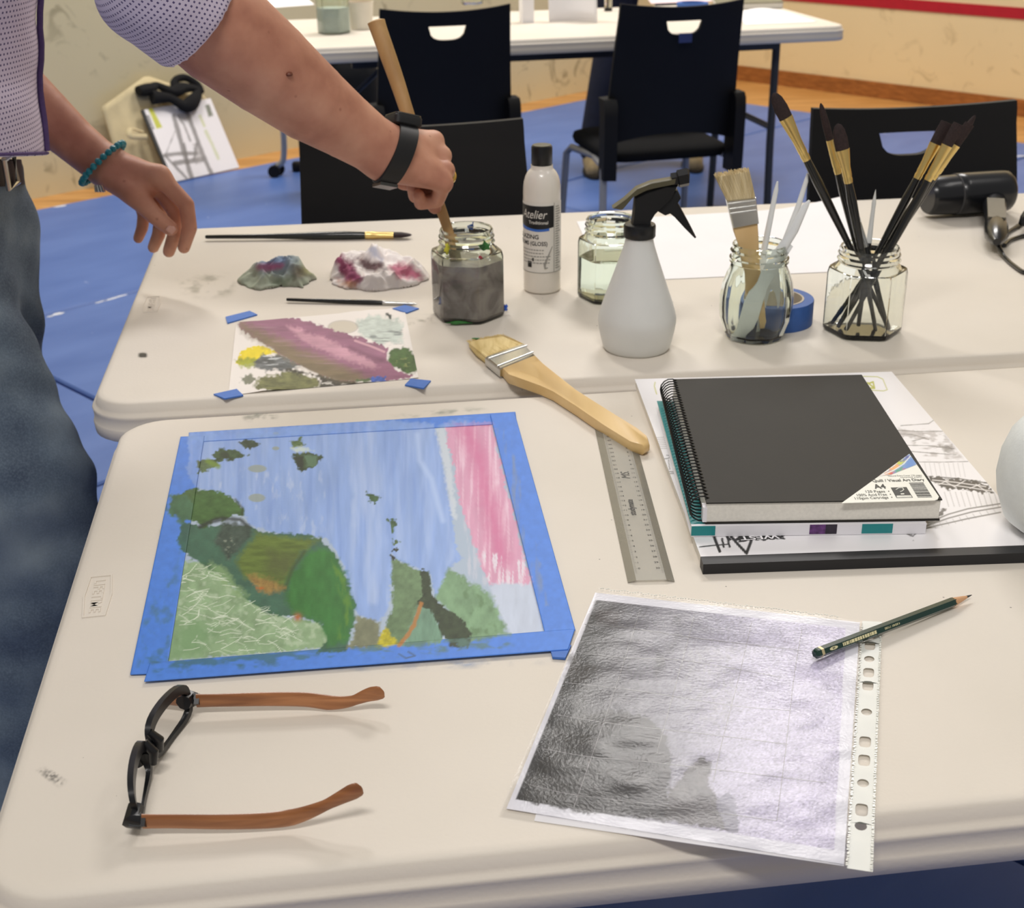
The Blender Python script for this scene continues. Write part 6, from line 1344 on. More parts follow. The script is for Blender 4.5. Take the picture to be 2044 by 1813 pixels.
# ================================================================== PERSON BEHIND THE WHITE TABLE
def sdf_mesh(prims, h, pad=.012, cut=None, disp=None):
    """smooth union of tapered capsules: prims = [(group, [(p0, r0), (p1, r1), ...], k)]; returns verts, faces"""
    allp = np.array([q[0] for g in prims for q in g[0]]); rm = max(q[1] for g in prims for q in g[0])
    lo = allp.min(0)-rm-pad; hi = allp.max(0)+rm+pad; n = np.ceil((hi-lo)/h).astype(int)+1
    S = np.full(n, .05, np.float32)
    for chain, k in prims:
        D = None; cl = np.array([q[0] for q in chain]); cr_ = max(q[1] for q in chain)+max(k, .004)*2+2*h
        a = np.maximum(0, np.floor((cl.min(0)-cr_-lo)/h).astype(int)); b = np.minimum(n, np.ceil((cl.max(0)+cr_-lo)/h).astype(int)+1)
        gx = (lo[0]+np.arange(a[0], b[0])*h).astype(np.float32)[:, None, None]; gy = (lo[1]+np.arange(a[1], b[1])*h).astype(np.float32)[None, :, None]; gz = (lo[2]+np.arange(a[2], b[2])*h).astype(np.float32)[None, None, :]
        for (p0, r0, *s0), (p1, r1, *s1) in zip(chain, chain[1:]):
            d = np.array(p1)-np.array(p0); l2 = float(d@d)+1e-12; sc = s0[0] if s0 else (1, 1, 1)
            X = gx-p0[0]; Y = gy-p0[1]; Z = gz-p0[2]
            t = np.clip((X*d[0]+Y*d[1]+Z*d[2])/l2, 0, 1).astype(np.float32)
            e = np.sqrt(((X-t*d[0])/sc[0])**2+((Y-t*d[1])/sc[1])**2+((Z-t*d[2])/sc[2])**2)-(r0+(r1-r0)*t)
            D = e if D is None else np.minimum(D, e)
        sub = S[a[0]:b[0], a[1]:b[1], a[2]:b[2]]
        if k > 0:
            hh = np.clip(.5+.5*(sub-D)/k, 0, 1); S[a[0]:b[0], a[1]:b[1], a[2]:b[2]] = sub*(1-hh)+D*hh-k*hh*(1-hh)
        else: S[a[0]:b[0], a[1]:b[1], a[2]:b[2]] = np.minimum(sub, D)
    if disp is not None or cut is not None:
        gx = lo[0]+np.arange(n[0])*h; gy = lo[1]+np.arange(n[1])*h; gz = lo[2]+np.arange(n[2])*h
        if disp is not None: S += disp(gx[:, None, None], gy[None, :, None], gz[None, None, :]).astype(np.float32)
        if cut is not None: S = np.maximum(S, cut(gx[:, None, None], gy[None, :, None], gz[None, None, :]).astype(np.float32))
    S[0] = S[-1] = .05; S[:, 0] = S[:, -1] = .05; S[:, :, 0] = S[:, :, -1] = .05
    I = S < 0; cnt = np.zeros(tuple(np.array(n)-1), np.int8)
    for i in (0, 1):
        for j in (0, 1):
            for k in (0, 1): cnt += I[i:n[0]-1+i, j:n[1]-1+j, k:n[2]-1+k]
    act = np.argwhere((cnt > 0) & (cnt < 8)); idm = -np.ones(cnt.shape, np.int32); idm[act[:, 0], act[:, 1], act[:, 2]] = np.arange(len(act))
    acc = np.zeros((len(act), 3)); num = np.zeros(len(act))
    cs = [(i, j, k) for i in (0, 1) for j in (0, 1) for k in (0, 1)]
    val = {c: S[act[:, 0]+c[0], act[:, 1]+c[1], act[:, 2]+c[2]] for c in cs}
    for c in cs:
        for ax_ in range(3):
            if c[ax_]: continue
            d = list(c); d[ax_] = 1; d = tuple(d); va, vb = val[c], val[d]; m = (va < 0) != (vb < 0)
            t = np.where(m, va/(va-vb+1e-12), 0); pt = np.repeat(np.array([c], float), len(act), 0); pt[:, ax_] = t
            acc[m] += pt[m]; num[m] += 1
    V = lo+(act+acc/num[:, None])*h; faces = []
    for ax_ in range(3):
        b1, b2 = [(1, 2), (2, 0), (0, 1)][ax_]
        sl0 = [slice(None)]*3; sl1 = [slice(None)]*3; sl0[ax_] = slice(0, -1); sl1[ax_] = slice(1, None)
        ch = I[tuple(sl0)] != I[tuple(sl1)]; e = np.argwhere(ch); e = e[(e[:, b1] > 0) & (e[:, b2] > 0) & (e[:, b1] < n[b1]-1) & (e[:, b2] < n[b2]-1)]
        ins = I[e[:, 0], e[:, 1], e[:, 2]]
        def g(o1, o2):
            q = e.copy(); q[:, b1] -= o1; q[:, b2] -= o2; return idm[q[:, 0], q[:, 1], q[:, 2]]
        Q = np.stack([g(1, 1), g(0, 1), g(0, 0), g(1, 0)], 1); Q[~ins] = Q[~ins][:, ::-1]; faces.append(Q[(Q >= 0).all(1)])
    return V, np.concatenate(faces)
def np_obj(name, V, Fq, material, parent=None, world=True):
    if parent is not None and world:
        Mi = np.array(WM[parent.name].inverted()); V = V@Mi[:3, :3].T+Mi[:3, 3]
    me = bpy.data.meshes.new(name); me.vertices.add(len(V)); me.vertices.foreach_set('co', V.astype(np.float32).ravel())
    me.loops.add(len(Fq)*4); me.loops.foreach_set('vertex_index', Fq.astype(np.int32).ravel()); me.polygons.add(len(Fq)); me.polygons.foreach_set('loop_start', np.arange(len(Fq), dtype=np.int32)*4)
    try: me.polygons.foreach_set('loop_total', np.full(len(Fq), 4, np.int32))
    except Exception: pass
    me.update(calc_edges=True); me.validate(); me.polygons.foreach_set('use_smooth', [True]*len(me.polygons)); me.materials.append(material)
    o = bpy.data.objects.new(name, me); COL.objects.link(o)
    if parent is not None: o.parent = parent; WM[o.name] = WM[parent.name].copy()
    return o
m_skin2 = mat('skin_far', (196, 146, 122), .5, var=.06, vscale=25)
m_navy = mat('trousers_navy', (24, 28, 46), .85, var=.15, vscale=40); m_shoe = mat('shoe_tan', (150, 132, 98), .8, var=.15, vscale=50); m_sole = mat('shoe_sole', (40, 36, 32), .8)
f1 = P(1186, 352, 0); f2 = P(1388, 345, 0); f1[1] += .05; f2[1] += .10
c = np.array([(f1[0]+f2[0])/2, f1[1]+.10, 0])
per2 = thing('person', 'person in navy trousers and tan shoes standing beyond the white table', 'person', (c[0], c[1], 0))
hips = c+np.array([0, .02, .92])
def pz(x, y, z): return c+np.array([x, y, z])
body = [([(pz(0, .03, .95), .13), (pz(0, .03, 1.15), .14), (pz(0, .02, 1.38), .15)], .05), ([(pz(-.15, .02, 1.40), .07), (pz(.15, .02, 1.40), .07)], .06), ([(pz(0, .01, 1.45), .06), (pz(0, 0, 1.56), .055)], .04), ([(pz(0, -.01, 1.60), .075), (pz(0, 0, 1.70), .095)], .04), ([(pz(0, -.075, 1.58), .03), (pz(0, -.095, 1.64), .022)], .02)]
for s in (-1, 1): body += [([(pz(s*.19, .02, 1.40), .055), (pz(s*.25, .03, 1.12), .045), (pz(s*.22, -.16, .96), .035), (pz(s*.20, -.24, .95), .03)], .03), ([(pz(s*.20, -.22, .95), .032), (pz(s*.19, -.30, .93), .022)], .02)]
V, Fq = sdf_mesh(body, .012); np_obj('body', V, Fq, m_skin2, per2)
shirt2 = [([(pz(0, .03, .97), .15), (pz(0, .03, 1.15), .155), (pz(0, .02, 1.38), .165)], .05), ([(pz(-.16, .02, 1.40), .08), (pz(.16, .02, 1.40), .08)], .06)]
for s in (-1, 1): shirt2.append(([(pz(s*.19, .02, 1.40), .068), (pz(s*.25, .03, 1.14), .06)], .04))
V, Fq = sdf_mesh(shirt2, .012); np_obj('shirt', V, Fq, mat('shirt_grey', (120, 126, 136), .9, var=.08), per2)
V, Fq = sdf_mesh([([(pz(0, .02, 1.66), .10), (pz(0, .03, 1.72), .102)], .02)], .012, cut=lambda x, y, z: -(z-(c[2]+1.66)-.6*(-(y-c[1]))*.5)); np_obj('hair', V, Fq, mat('hair_dark', (60, 46, 36), .8, var=.2, vscale=80), per2)
leg = []
for f in (f1, f2): leg.append(([(f+np.array([0, .05, .10]), .062), (f+np.array([(c[0]-f[0])*.35, .09, .50]), .075), (np.array([c[0]+(f[0]-c[0])*.5, c[1]+.03, .90]), .105)], .03))
leg.append(([(pz(-.06, .03, .95), .13), (pz(.06, .03, .95), .13)], .05))
V, Fq = sdf_mesh(leg, .010); np_obj('trousers', V, Fq, m_navy, per2)
for f in (f1, f2):
    V, Fq = sdf_mesh([([(f+np.array([0, .08, .045]), .042), (f+np.array([0, -.0, .040]), .044), (f+np.array([0, -.07, .028]), .036)], .02), ([(f+np.array([0, .06, .06]), .04), (f+np.array([0, .06, .09]), .042)], .02)], .006, cut=lambda x, y, z: .008-z+0*x+0*y); sh = np_obj('shoe', V, Fq, m_shoe, per2)
    mb = MB().loft([[(f[0]+x*k, f[1]+y*k, z) for x, y in [(.047*math.cos(t), .125*math.sin(t)) for t in np.linspace(0, 2*math.pi, 24)[:-1]]] for z, k in ((.0005, .95), (.006, 1), (.014, .98))]); o = obj('sole', mb, m_sole, per2, world=True)
# ================================================================== PERSON AT THE TABLE
def skin_mat():
    m, nt, b = node_mat('skin'); tc = nt.nodes.new('ShaderNodeTexCoord'); s = tc.outputs['Object']
    n = noise(nt, s, 16, 4); r = ramp(nt, [0.3, 0.5, 0.72], [L4((168, 112, 92)), L4((194, 138, 114)), L4((210, 158, 132))]); nt.links.new(n.outputs['Fac'], r.inputs['Fac'])
    v = nt.nodes.new('ShaderNodeTexVoronoi'); v.inputs['Scale'].default_value = 60; nt.links.new(s, v.inputs['Vector']); rr_ = ramp(nt, [0.06, 0.16], [(1, 1, 1, 1), (0, 0, 0, 1)]); nt.links.new(v.outputs['Distance'], rr_.inputs['Fac'])
    sp_ = nt.nodes.new('ShaderNodeSeparateColor'); nt.links.new(v.outputs['Color'], sp_.inputs[0]); gt = nt.nodes.new('ShaderNodeMath'); gt.operation = 'GREATER_THAN'; gt.inputs[1].default_value = .82; nt.links.new(sp_.outputs[1], gt.inputs[0])
    mu = nt.nodes.new('ShaderNodeMath'); mu.operation = 'MULTIPLY'; nt.links.new(rr_.outputs['Color'], mu.inputs[0]); nt.links.new(gt.outputs[0], mu.inputs[1]); mu2 = nt.nodes.new('ShaderNodeMath'); mu2.operation = 'MULTIPLY'; mu2.inputs[1].default_value = .45; nt.links.new(mu.outputs[0], mu2.inputs[0])
    nt.links.new(mixc(nt, mu2.outputs[0], r.outputs['Color'], L4((132, 76, 58))), b.inputs['Base Color'])
    b.inputs['Roughness'].default_value = .5; b.inputs['Specular IOR Level'].default_value = .35
    b.inputs['Subsurface Weight'].default_value = .12; b.inputs['Subsurface Radius'].default_value = (.012, .005, .003); b.inputs['Subsurface Scale'].default_value = .5
    n3 = noise(nt, s, 420, 3); bp = nt.nodes.new('ShaderNodeBump'); bp.inputs['Strength'].default_value = .18; bp.inputs['Distance'].default_value = .001; nt.links.new(n3.outputs['Fac'], bp.inputs['Height']); nt.links.new(bp.outputs['Normal'], b.inputs['Normal'])
    return m
m_skin = skin_mat()
PC = np.array([-.70, 1.60, 0.0])
man = thing('person', 'person in a dotted shirt and blue jeans leaning over the table to rinse a brush', 'person', (PC[0], PC[1], 0))
nz = lambda v: np.array(v)/np.linalg.norm(v)
# ---- right hand (fist closed on the brush)
Wr = PY(766, 304, 1.640); Kc = PY(878, 326, 1.680)
e1 = nz(Kc-Wr); e2 = np.array([0.05, -.80, -.60]); e2 = nz(e2-e1*(e2@e1)); e3 = np.cross(e1, e2); e3 = e3 if e3[2] > 0 else -e3
arm = []
arm.append(([(PY(250, -340, 1.49), .062), (PY(290, -170, 1.485), .055), (PY(322, -30, 1.50), .050)], .03))
arm.append(([(PY(322, -30, 1.50), .050), (PY(352, -12, 1.512), .0555), (PY(440, 60, 1.54), .0590), (PY(531, 133, 1.565), .0540), (PY(615, 200, 1.592), .047), (PY(690, 252, 1.617), .0385), (PY(740, 286, 1.631), .034), (Wr, .0325)], .02))
arm.append(([(Wr-e2*.010, .025), (Wr+e1*.03-e2*.016, .022), (Kc-e1*.006-e2*.026, .0150)], .014)); arm.append(([(Wr+e2*.010, .025), (Wr+e1*.03+e2*.014, .022), (Kc-e1*.008+e2*.024, .0150)], .014))
arm.append(([(Wr+e1*.015-e3*.004, .026), (Wr+e1*.05-e3*.010, .026), (Kc-e1*.020-e3*.012, .020)], .014))
offs = (-.0330, -.0110, .0110, .0310); lens_ = ((.044, .026, .020), (.047, .029, .021), (.044, .027, .020), (.035, .021, .018))
d1 = nz(.30*e1-.95*e3); d2 = nz(-.86*e1-.50*e3); d3 = nz(-.62*e1+.78*e3)
FING = []
for o_, L_, r_ in zip(offs, lens_, (.0104, .0106, .0102, .0092)):
    m0 = Kc+e2*o_*1.0+e1*(.004 if abs(o_) < .02 else -.002)
    p1 = m0+d1*L_[0]; p2 = p1+d2*L_[1]; p3 = p2+d3*L_[2]
    if o_ < -.02: p2 = p1+nz(-.55*e1-.55*e3+.5*e2)*.026; p3 = PY(868, 414, 1.690)
    FING.append((m0, p1, p2, p3)); arm.append(([(m0, r_*1.12), (p1, r_), (p2, r_*.95), (p3, r_*.82)], .0045))
    arm.append(([(m0+e3*.002, r_*1.05), (m0-e1*.030+e3*.002, r_*.75)], .008))
t0 = Wr+e1*.012-e2*.026-e3*.008; t1_ = Wr+e1*.050-e2*.040-e3*.022; t2_ = Kc-e1*.014-e2*.030-e3*.044; t3_ = Kc-e1*.020-e2*.008-e3*.058
arm.append(([(t0, .018), (t1_, .0135), (t2_, .0110), (t3_, .0090)], .010))
# ---- left hand hanging open
Wl = PY(208, 330, 1.845)
arm.append(([(PY(-120, -260, 1.86), .060), (PY(-95, -60, 1.87), .050), (PY(-60, 95, 1.868), .043)], .03))
arm.append(([(PY(-60, 95, 1.868), .043), (PY(20, 165, 1.862), .041), (PY(90, 228, 1.856), .0355), (PY(150, 282, 1.850), .0305), (Wl, .0285)], .02))
lf = [((318, 352, 1.815), (372, 408, 1.805), (379, 455, 1.803), (367, 494, 1.803), .0106), ((306, 358, 1.835), (350, 424, 1.822), (349, 466, 1.820), (337, 502, 1.820), .0105), ((290, 366, 1.852), (322, 432, 1.840), (317, 468, 1.838), (306, 494, 1.838), .0099), ((272, 374, 1.866), (287, 430, 1.858), (284, 455, 1.856), (276, 476, 1.856), .0088)]
mc = []
for a, b, c_, d_, r_ in lf:
    q = [PY(*k) for k in (a, b, c_, d_)]; mc.append(q[0])
    arm.append(([(q[0], r_*1.2), (q[1], r_), (q[2], r_*.93), (q[3], r_*.8)], .0045))
    arm.append(([(Wl+(q[0]-Wl)*.12, .0225), (Wl+(q[0]-Wl)*.55, .0190), (q[0], .0138)], .012))
th = [PY(222, 352, 1.826), PY(268, 386, 1.806), PY(306, 428, 1.795), PY(340, 456, 1.792)]
arm.append(([(th[0], .020), (th[1], .0165), (th[2], .0122), (th[3], .0100)], .010)); arm.append(([(th[1], .013), (PY(296, 372, 1.82), .012)], .012))
# ---- trunk, neck and head
ch = np.array([-.63, 1.61, 1.38]); wa = np.array([-.70, 1.60, 1.03]); sc_ = (1, 1.2, 1)
arm.append(([(wa, .105, sc_), ((wa+ch)/2, .110, sc_), (ch, .122, sc_)], .04)); arm.append(([(ch+np.array([.02, -.16, .06]), .065), (ch+np.array([.02, .17, .06]), .065)], .05))
arm.append(([(ch+np.array([.02, -.16, .05]), .064), (PY(250, -340, 1.49), .062)], .04)); arm.append(([(ch+np.array([.02, .17, .05]), .06), (PY(-120, -260, 1.86), .060)], .04))
nk = ch+np.array([.03, 0, .12]); hd_ = nk+np.array([.07, 0, .14])
arm.append(([(nk, .062), (hd_-np.array([.02, 0, .04]), .058)], .04)); arm.append(([(hd_, .082), (hd_+np.array([.01, 0, .07]), .088)], .04)); arm.append(([(hd_+np.array([.05, 0, -.045]), .040), (hd_+np.array([.07, 0, -.03]), .034)], .03))
arm.append(([(hd_+np.array([.085, 0, .03]), .012), (hd_+np.array([.102, 0, -.002]), .015)], .012))
for s in (-1, 1): arm.append(([(hd_+np.array([-.005, s*.085, .0]), .012), (hd_+np.array([-.012, s*.092, .03]), .016)], .008))
V, Fq = sdf_mesh(arm, .0027)
bodyo = np_obj('body', V, Fq, m_skin, man)
m_eye = mat('eye_white', (236, 234, 228), .2); m_hair3 = mat('hair_grey', (120, 112, 104), .8, var=.2, vscale=90); m_nail = mat('nail', (214, 164, 146), .3, var=.03); m_lip = mat('lip', (176, 104, 92), .5)
for s in (-1, 1): obj('eye', MB().lathe([(.001, -.011), (.008, -.008), (.011, 0), (.008, .008), (.001, .011)], 14, tuple(hd_+np.array([.078, s*.032, .036]))), m_eye, man, world=True)
obj('mouth', MB().tube([hd_+np.array([.096, -.022, -.038]), hd_+np.array([.102, 0, -.036]), hd_+np.array([.096, .022, -.038])], .006, 8), m_lip, man, world=True)
V, Fq = sdf_mesh([([(hd_+np.array([-.012, 0, .06]), .098), (hd_+np.array([-.02, 0, .085]), .096)], .03)], .008, cut=lambda x, y, z: ((x-hd_[0])*1.0-(z-hd_[2])*1.0+.02)+0*y); np_obj('hair', V, Fq, m_hair3, man)
# nails that show
def nail(c_, tang, nrm_, L_=.0085, w_=.0062):
    t = nz(tang); n_ = nz(np.array(nrm_)-t*(np.array(nrm_)@t)); s = np.cross(t, n_); mb = MB(); rings = []
    for k in np.linspace(-1, 1, 5): rings.append([c_+t*L_*k*.5+s*w_*math.sin(a)*.95*(1-.25*max(0, k)**2)+n_*(w_*.45*math.cos(a)-w_*.25) for a in np.linspace(-1.1, 1.1, 7)])
    mb.loft(rings, False, False, closed=False); o = obj('fingernail', mb, m_nail, man, world=True); sl = o.modifiers.new('t', 'SOLIDIFY'); sl.thickness = .0008
view = -nz(Wl-CAM)
nail(th[3]+view*.0092+nz(th[3]-th[2])*.001, th[3]-th[2], view+np.array([.2, 0, .3]), .011, .0074)
# mole on the forearm
mp = PY(577, 148, 1.50); dirm = nz(mp-CAM); 
ax0, ax1 = PY(530, 138, 1.565), PY(615, 200, 1.592); 
best = None
for tt in np.linspace(1.35, 1.80, 451):
    p = CAM+dirm*tt; d = ax1-ax0; u_ = np.clip((p-ax0)@d/(d@d), 0, 1); rad = .0555+(.047-.0555)*u_
    if np.linalg.norm(p-ax0-d*u_) < rad-.0004: best = p; break
if best is not None: obj('mole', MB().lathe([(.0005, -.0026), (.0032, -.0018), (.0042, 0), (.0032, .0018), (.0005, .0026)], 12, tuple(best)), mat('mole_brown', (112, 62, 44), .5, var=.1), man, world=True)
# ---- gold ring
fr_ = FING[2]; rc = fr_[0]+(fr_[1]-fr_[0])*.17+e1*.002; rd_ = nz(fr_[1]-fr_[0]); ra_ = nz(np.cross(rd_, e1)); rb4 = np.cross(rd_, ra_)
ring = tag(single('finger_ring', MB().tube([rc+(.0128*math.cos(a)*ra_+.0128*math.sin(a)*rb4) for a in np.linspace(0, 2*math.pi, 33)], .0026, 8), mat('gold', (226, 190, 110), .2, metal=1.0), 'gold ring on the hand gripping the brush', 'ring', base=rc))
# ---- watch
wc = Wr+e1*.016; wt = thing('wrist_watch', 'black wrist watch on the arm stretched over the jar', 'watch', tuple(wc))
m_rub = mat('watch_strap_black', (22, 23, 25), .55, var=.05); m_wc = mat('watch_case', (96, 94, 90), .25, metal=.8, var=.05)
def strap(r2, r3, w_, th_, tiltk=.25):
    rings = []
    for a in np.linspace(0, 2*math.pi, 49):
        cdir = e2*math.cos(a)*r2+e3*math.sin(a)*r3; n_ = nz(cdir); c_ = wc+cdir-e1*.014*math.cos(a)
        rings.append([c_-e1*w_/2, c_+e1*w_/2, c_+e1*w_/2*.96+n_*th_, c_-e1*w_/2*.96+n_*th_])
    return MB().loft(rings, False, False)
obj('strap', strap(.0365, .0335, .026, .0026), m_rub, wt, world=True, angle=30)
cdir = nz(-e2*.85+e3*.45); cc = wc+cdir*.0400+e1*.008; cs2 = np.cross(e1, cdir)
obj('case', MB().loft([[cc+e1*x+cs2*y+cdir*z for x, y in rrect(.019*k, .0175*k, .006*k)] for z, k in ((-.006, .9), (-.004, 1), (.005, 1), (.007, .92))]), m_rub, wt, world=True, angle=40)
obj('bezel', MB().loft([[cc+e1*x+cs2*y+cdir*z for x, y in rrect(.0185*k, .017*k, .006*k)] for z, k in ((.0068, .98), (.0085, .96), (.0086, .86))]), m_wc, wt, world=True, angle=40)
obj('screen', MB().loft([[cc+e1*x+cs2*y+cdir*z for x, y in rrect(.0155, .0145, .004)] for z in (.0078, .0084)]), m_bk, wt, world=True, angle=40)
bc_ = wc+nz(e2*.9-e3*.45)*.040-e1*.012
obj('clasp', MB().box(bc_, (.024, .020, .004), np.stack([e1, np.cross(nz(e2*.9-e3*.45), e1), nz(e2*.9-e3*.45)], 1)), m_wc, wt, world=True, smooth=False)
# ---- bead bracelet
m_bead = mat('turquoise', (34, 128, 142), .35, var=.3, vscale=60); m_chm = mat('charm_silver', (206, 206, 204), .2, metal=1.0)
aL = nz(Wl-PY(150, 282, 1.850)); bcn = PY(207, 328, 1.845)-aL*.002
bA = np.array([.55, -.05, .62]); bA = nz(bA-aL*(bA@aL)); bB = np.cross(aL, bA)
br_ = thing('bead_bracelet', 'turquoise bead bracelet with a small silver charm', 'bracelet', tuple(bcn))
NB = 26; sph = [(.0006, -.0048), (.0034, -.0036), (.0048, 0), (.0034, .0036), (.0006, .0048)]
proto = None
for k in range(NB):
    a = 2*math.pi*k/NB; c_ = bcn+(bA*math.cos(a)+bB*math.sin(a))*.0385+aL*.004*math.cos(a)
    if abs(a-4.0) < .01: pass
    if proto is None:
        proto = obj('bead', MB().lathe(sph, 12), m_bead, br_); b_ = proto
    else: b_ = proto.copy(); COL.objects.link(b_); b_.parent = br_
    b_.location = tuple(c_-bcn); b_.rotation_euler = (k*.7, k*.4, 0)
cm = PY(196, 374, 1.805)
for k in range(4): obj('charm', MB().tube([cm+np.array([-.004+k*.003, 0, .003]), cm+np.array([-.003+k*.0036, -.002, -.006])], [.0014, .0020], 8), m_chm, br_, world=True)

# ---- brush in the right hand
F0 = Kc-e1*.018-e3*.030
Bb = np.array([JG[0]-.010, JG[1]-.004, TZ+.050]); Tt = PY(757, 62, 1.770)
hbp = thing('paint_brush', 'wooden brush held in the hand and dipped into the murky jar', 'paint brush', tuple(Bb))
m_oak = wood_mat('held_brush_wood', (168, 130, 80), (198, 160, 106), 24, (2, 2, .25), .5)
mid = PY(864, 372, 1.715); low = PY(893, 455, 1.699)
pth = smooth_path([PY(905, 497, 1.694), low, mid, PY(818, 240, 1.736), PY(790, 155, 1.753), Tt, PY(750, 40, 1.774)], 6)
n = len(pth); rad = [np.interp(i/(n-1), [0, .1, .3, .5, .75, .95, 1], [.0062, .0062, .0072, .0085, .0105, .0115, .006]) for i in range(n)]
obj('handle', MB().tube(pth, rad, 14, .62, (0, -1, .3)), m_oak, hbp, world=True)
obj('ferrule', MB().tube([PY(904, 494, 1.694), PY(908, 506, 1.693), (PY(905, 497, 1.694)+Bb)/2], [.0066, .0074, .0086], 14, .6, (0, -1, .3)), mat('ferrule_painted', (160, 150, 120), .5, metal=.4, var=.3, vscale=120), hbp, world=True)
obj('bristles', MB().tube([(PY(905, 497, 1.694)+Bb)/2, Bb+np.array([0, 0, .01]), Bb], [.0086, .010, .006], 14, .5, (0, -1, .3)), m_murk, hbp, world=True)

# ---- shirt
m_sh, nt, b = node_mat('dotted_shirt')
at = nt.nodes.new('ShaderNodeAttribute'); at.attribute_name = 'puv'; sx_ = nt.nodes.new('ShaderNodeSeparateXYZ'); nt.links.new(at.outputs['Vector'], sx_.inputs[0])
def mth(op, a, b=None, c=None):
    n_ = nt.nodes.new('ShaderNodeMath'); n_.operation = op
    for i, s in enumerate((a, b, c)):
        if s is None: continue
        if hasattr(s, 'is_linked'): nt.links.new(s, n_.inputs[i])
        else: n_.inputs[i].default_value = s
    return n_.outputs[0]
vv_ = mth('DIVIDE', sx_.outputs[1], .0056); row = mth('FLOOR', vv_); off_ = mth('MULTIPLY', mth('MODULO', row, 2.0), .5); uu_ = mth('ADD', mth('DIVIDE', sx_.outputs[0], .0058), off_)
fu = mth('ABSOLUTE', mth('SUBTRACT', mth('FRACT', uu_), .5)); fv = mth('ABSOLUTE', mth('SUBTRACT', mth('FRACT', vv_), .5))
msk = mth('MULTIPLY', mth('LESS_THAN', fu, .20), mth('LESS_THAN', fv, .20))
nt.links.new(mixc(nt, msk, L4((214, 204, 224)), L4((84, 74, 118))), b.inputs['Base Color']); b.inputs['Roughness'].default_value = .85
shp = []
hem = np.array([-.70, 1.60, 1.00]); ssc = (1, 1.12, 1)
shp.append(([(hem+np.array([0, 0, -.06]), .148, ssc), (hem+np.array([.0, 0, .08]), .150, ssc), (hem+np.array([.01, 0, .16]), .154, ssc), (ch+np.array([-.01, 0, -.08]), .146, ssc), (ch, .138, ssc)], .04)); shp.append(([(ch+np.array([.02, -.16, .05]), .078), (ch+np.array([.02, .17, .05]), .078)], .05))
shp.append(([(ch+np.array([.02, -.16, .05]), .082), (PY(250, -340, 1.49), .080), (PY(285, -170, 1.487), .076), (PY(318, -34, 1.50), .0670), (PY(345, -10, 1.512), .0650)], .03))
shp.append(([(PY(330, -20, 1.507), .0650), (PY(374, 16, 1.522), .0640)], .02)); shp.append(([(PY(360, 4, 1.517), .0670), (PY(388, 26, 1.527), .0660)], .006))
shp.append(([(ch+np.array([.02, .17, .05]), .075), (PY(-120, -260, 1.86), .072), (PY(-95, -60, 1.87), .064)], .03))
cn = nz(PY(530, 138, 1.565)-PY(352, 0, 1.512)); cp = PY(392, 32, 1.528)
def shirt_cut(x, y, z):
    hemz = 1.007-.2*(y-1.45)+0*x-z
    armc = (x-cp[0])*cn[0]+(y-cp[1])*cn[1]+(z-cp[2])*cn[2]
    armc = np.where((x > -.50), armc, -1.0)
    return np.maximum(hemz, armc)
def folds(x, y, z): return .0022*np.sin(34*z+22*x+9*y)*np.sin(17*y-11*z+21*x)+.0014*np.sin(70*z-40*x+31*y)
V, Fq = sdf_mesh(shp, .0045, cut=shirt_cut, disp=folds)
so = np_obj('shirt', V, Fq, m_sh, man)
axd = nz(PY(392, 48, 1.527)-PY(285, -170, 1.487)); s0_ = PY(312, -20, 1.50); slv = (V[:, 0] > -.47+.0)
ang = np.arctan2(V[:, 1]-1.60, V[:, 0]+.70); U1 = ang*.155; V1 = V[:, 2]
rel = V-s0_; al2 = rel@cn; pu_ = nz(np.cross(cn, [0, 0, 1])); pw_ = np.cross(cn, pu_); U2 = np.arctan2(rel@pw_, rel@pu_)*.078
puv = np.stack([np.where(slv, U2, U1), np.where(slv, al2, V1), np.zeros(len(V))], 1).astype(np.float32)
ap = so.data.attributes.new('puv', 'FLOAT_VECTOR', 'POINT'); ap.data.foreach_set('vector', puv.ravel()[:len(so.data.vertices)*3])
m_trim = mat('shirt_trim_purple', (84, 66, 112), .85, var=.1, vscale=200)
# front edge and hem piping follow the shirt surface at its foremost line
def front_x(z): 
    sel = (np.abs(V[:, 2]-z) < .006) & (np.abs(V[:, 1]-1.64) < .02) & (V[:, 0] < -.46); return V[sel, 0].max() if sel.any() else -.549
tp_ = [np.array([front_x(z), 1.64, z]) for z in np.linspace(.975, 1.17, 12)]
obj('placket_trim', MB().tube(tp_, .0038, 8), m_trim, man, world=True)
hm = []
for a in np.linspace(-2.9, .35, 24):
    dirx = np.array([math.cos(a), math.sin(a)]); hp_ = 1.007-.2*(V[:, 1]-1.45); sel = (V[:, 2] < hp_+.008); rel2 = V[sel][:, :2]-np.array([-.70, 1.60]); pr2 = rel2@dirx; perp = np.abs(rel2[:, 0]*dirx[1]-rel2[:, 1]*dirx[0]); k = pr2[(perp < .02) & (pr2 > 0)]
    if len(k): q = np.array([-.70, 1.60])+dirx*k.max(); hm.append(np.array([q[0], q[1], 1.010-.2*(q[1]-1.45)]))
if len(hm) > 4: obj('hem', MB().tube(hm, .0018, 6), m_trim, man, world=True)
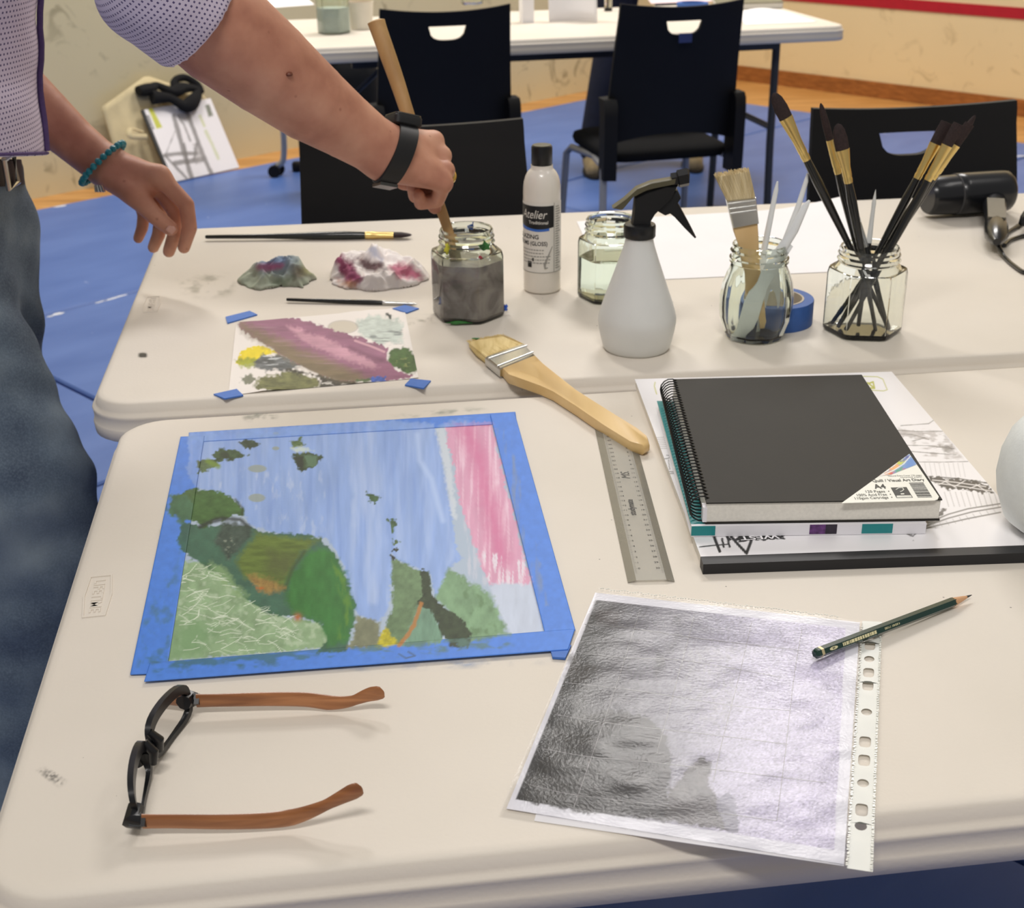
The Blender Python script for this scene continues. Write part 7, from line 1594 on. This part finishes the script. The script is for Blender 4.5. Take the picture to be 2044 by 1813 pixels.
# ---- jeans, belt, shoes
def denim():
    m, nt, b = node_mat('denim'); tc = nt.nodes.new('ShaderNodeTexCoord'); s = tc.outputs['Object']
    n1 = noise(nt, s, 9, 5); r = ramp(nt, [0.3, 0.5, 0.7], [L4((62, 74, 92)), L4((90, 104, 118)), L4((122, 134, 142))]); nt.links.new(n1.outputs['Fac'], r.inputs['Fac'])
    n2 = noise(nt, s, 420, 2); r2 = ramp(nt, [0.4, 0.75], BW); nt.links.new(n2.outputs['Fac'], r2.inputs['Fac']); mu = nt.nodes.new('ShaderNodeMath'); mu.operation = 'MULTIPLY'; mu.inputs[1].default_value = .35; nt.links.new(r2.outputs['Color'], mu.inputs[0])
    nt.links.new(mixc(nt, mu.outputs[0], r.outputs['Color'], L4((130, 146, 160))), b.inputs['Base Color']); b.inputs['Roughness'].default_value = .9
    return m
jn = [([(np.array([-.715, 1.57, .96]), .112), (np.array([-.715, 1.65, .96]), .112)], .05), ([(np.array([-.72, 1.57, .86]), .116), (np.array([-.72, 1.66, .86]), .116)], .06),
      ([(np.array([-.72, 1.55, .84]), .110), (np.array([-.662, 1.53, .71]), .100), (np.array([-.605, 1.505, .59]), .089), (np.array([-.592, 1.50, .50]), .082), (np.array([-.64, 1.50, .28]), .068), (np.array([-.69, 1.50, .07]), .066)], .03),
      ([(np.array([-.71, 1.67, .84]), .106), (np.array([-.72, 1.70, .50]), .080), (np.array([-.76, 1.72, .07]), .066)], .03)]
V, Fq = sdf_mesh(jn, .006, cut=lambda x, y, z: np.maximum(z-(.998-.2*(y-1.45))+0*x, .035-z+0*x+0*y), disp=lambda x, y, z: .0034*np.sin(46*z+24*x+30*y)*np.sin(23*y+37*x+9*z)+.0016*np.sin(90*z+60*y-30*x))
np_obj('jeans', V, Fq, denim(), man); VJ = V
m_belt = mat('belt_leather', (52, 42, 40), .5, var=.1)
def belt_ring(z, e): return [(-.712+(.116+e)*math.cos(a), 1.61+(.158+e)*math.sin(a), z-.2*(.16+(.158+e)*math.sin(a))) for a in np.linspace(0, 2*math.pi, 65)[:-1]]
obj('belt', MB().loft([belt_ring(.972, .0), belt_ring(.972, .006), belt_ring(1.002, .006), belt_ring(1.002, .0), belt_ring(.972, .0)], False, False), m_belt, man, world=True)
bq = PY(44, 336, 1.61)+np.array([-.012, -.01, 0])
obj('belt_buckle', MB().tube([bq+np.array([dx, dy, dz]) for dx, dy, dz in ((.004, -.022, .017), (.004, .012, .017), (.004, .012, -.017), (.004, -.022, -.017), (.004, -.022, .017))], .0035, 8), m_silver, man, world=True)
m_sneak = mat('shoe_brown', (82, 62, 48), .6, var=.1)
for fx, fy in ((-.69, 1.50), (-.76, 1.72)):
    f = np.array([fx, fy, 0]); V, Fq = sdf_mesh([([(f+np.array([-.06, 0, .05]), .044), (f+np.array([.05, 0, .042]), .046), (f+np.array([.14, 0, .03]), .036)], .02)], .007, cut=lambda x, y, z: .006-z+0*x+0*y); np_obj('shoe', V, Fq, m_sneak, man)
    obj('sole', MB().loft([[(f[0]+.04+x*k, f[1]+y*k, z) for x, y in [(.15*math.cos(t), .05*math.sin(t)) for t in np.linspace(0, 2*math.pi, 28)[:-1]]] for z, k in ((.0005, .96), (.005, 1), (.014, .98))]), m_sole, man, world=True)
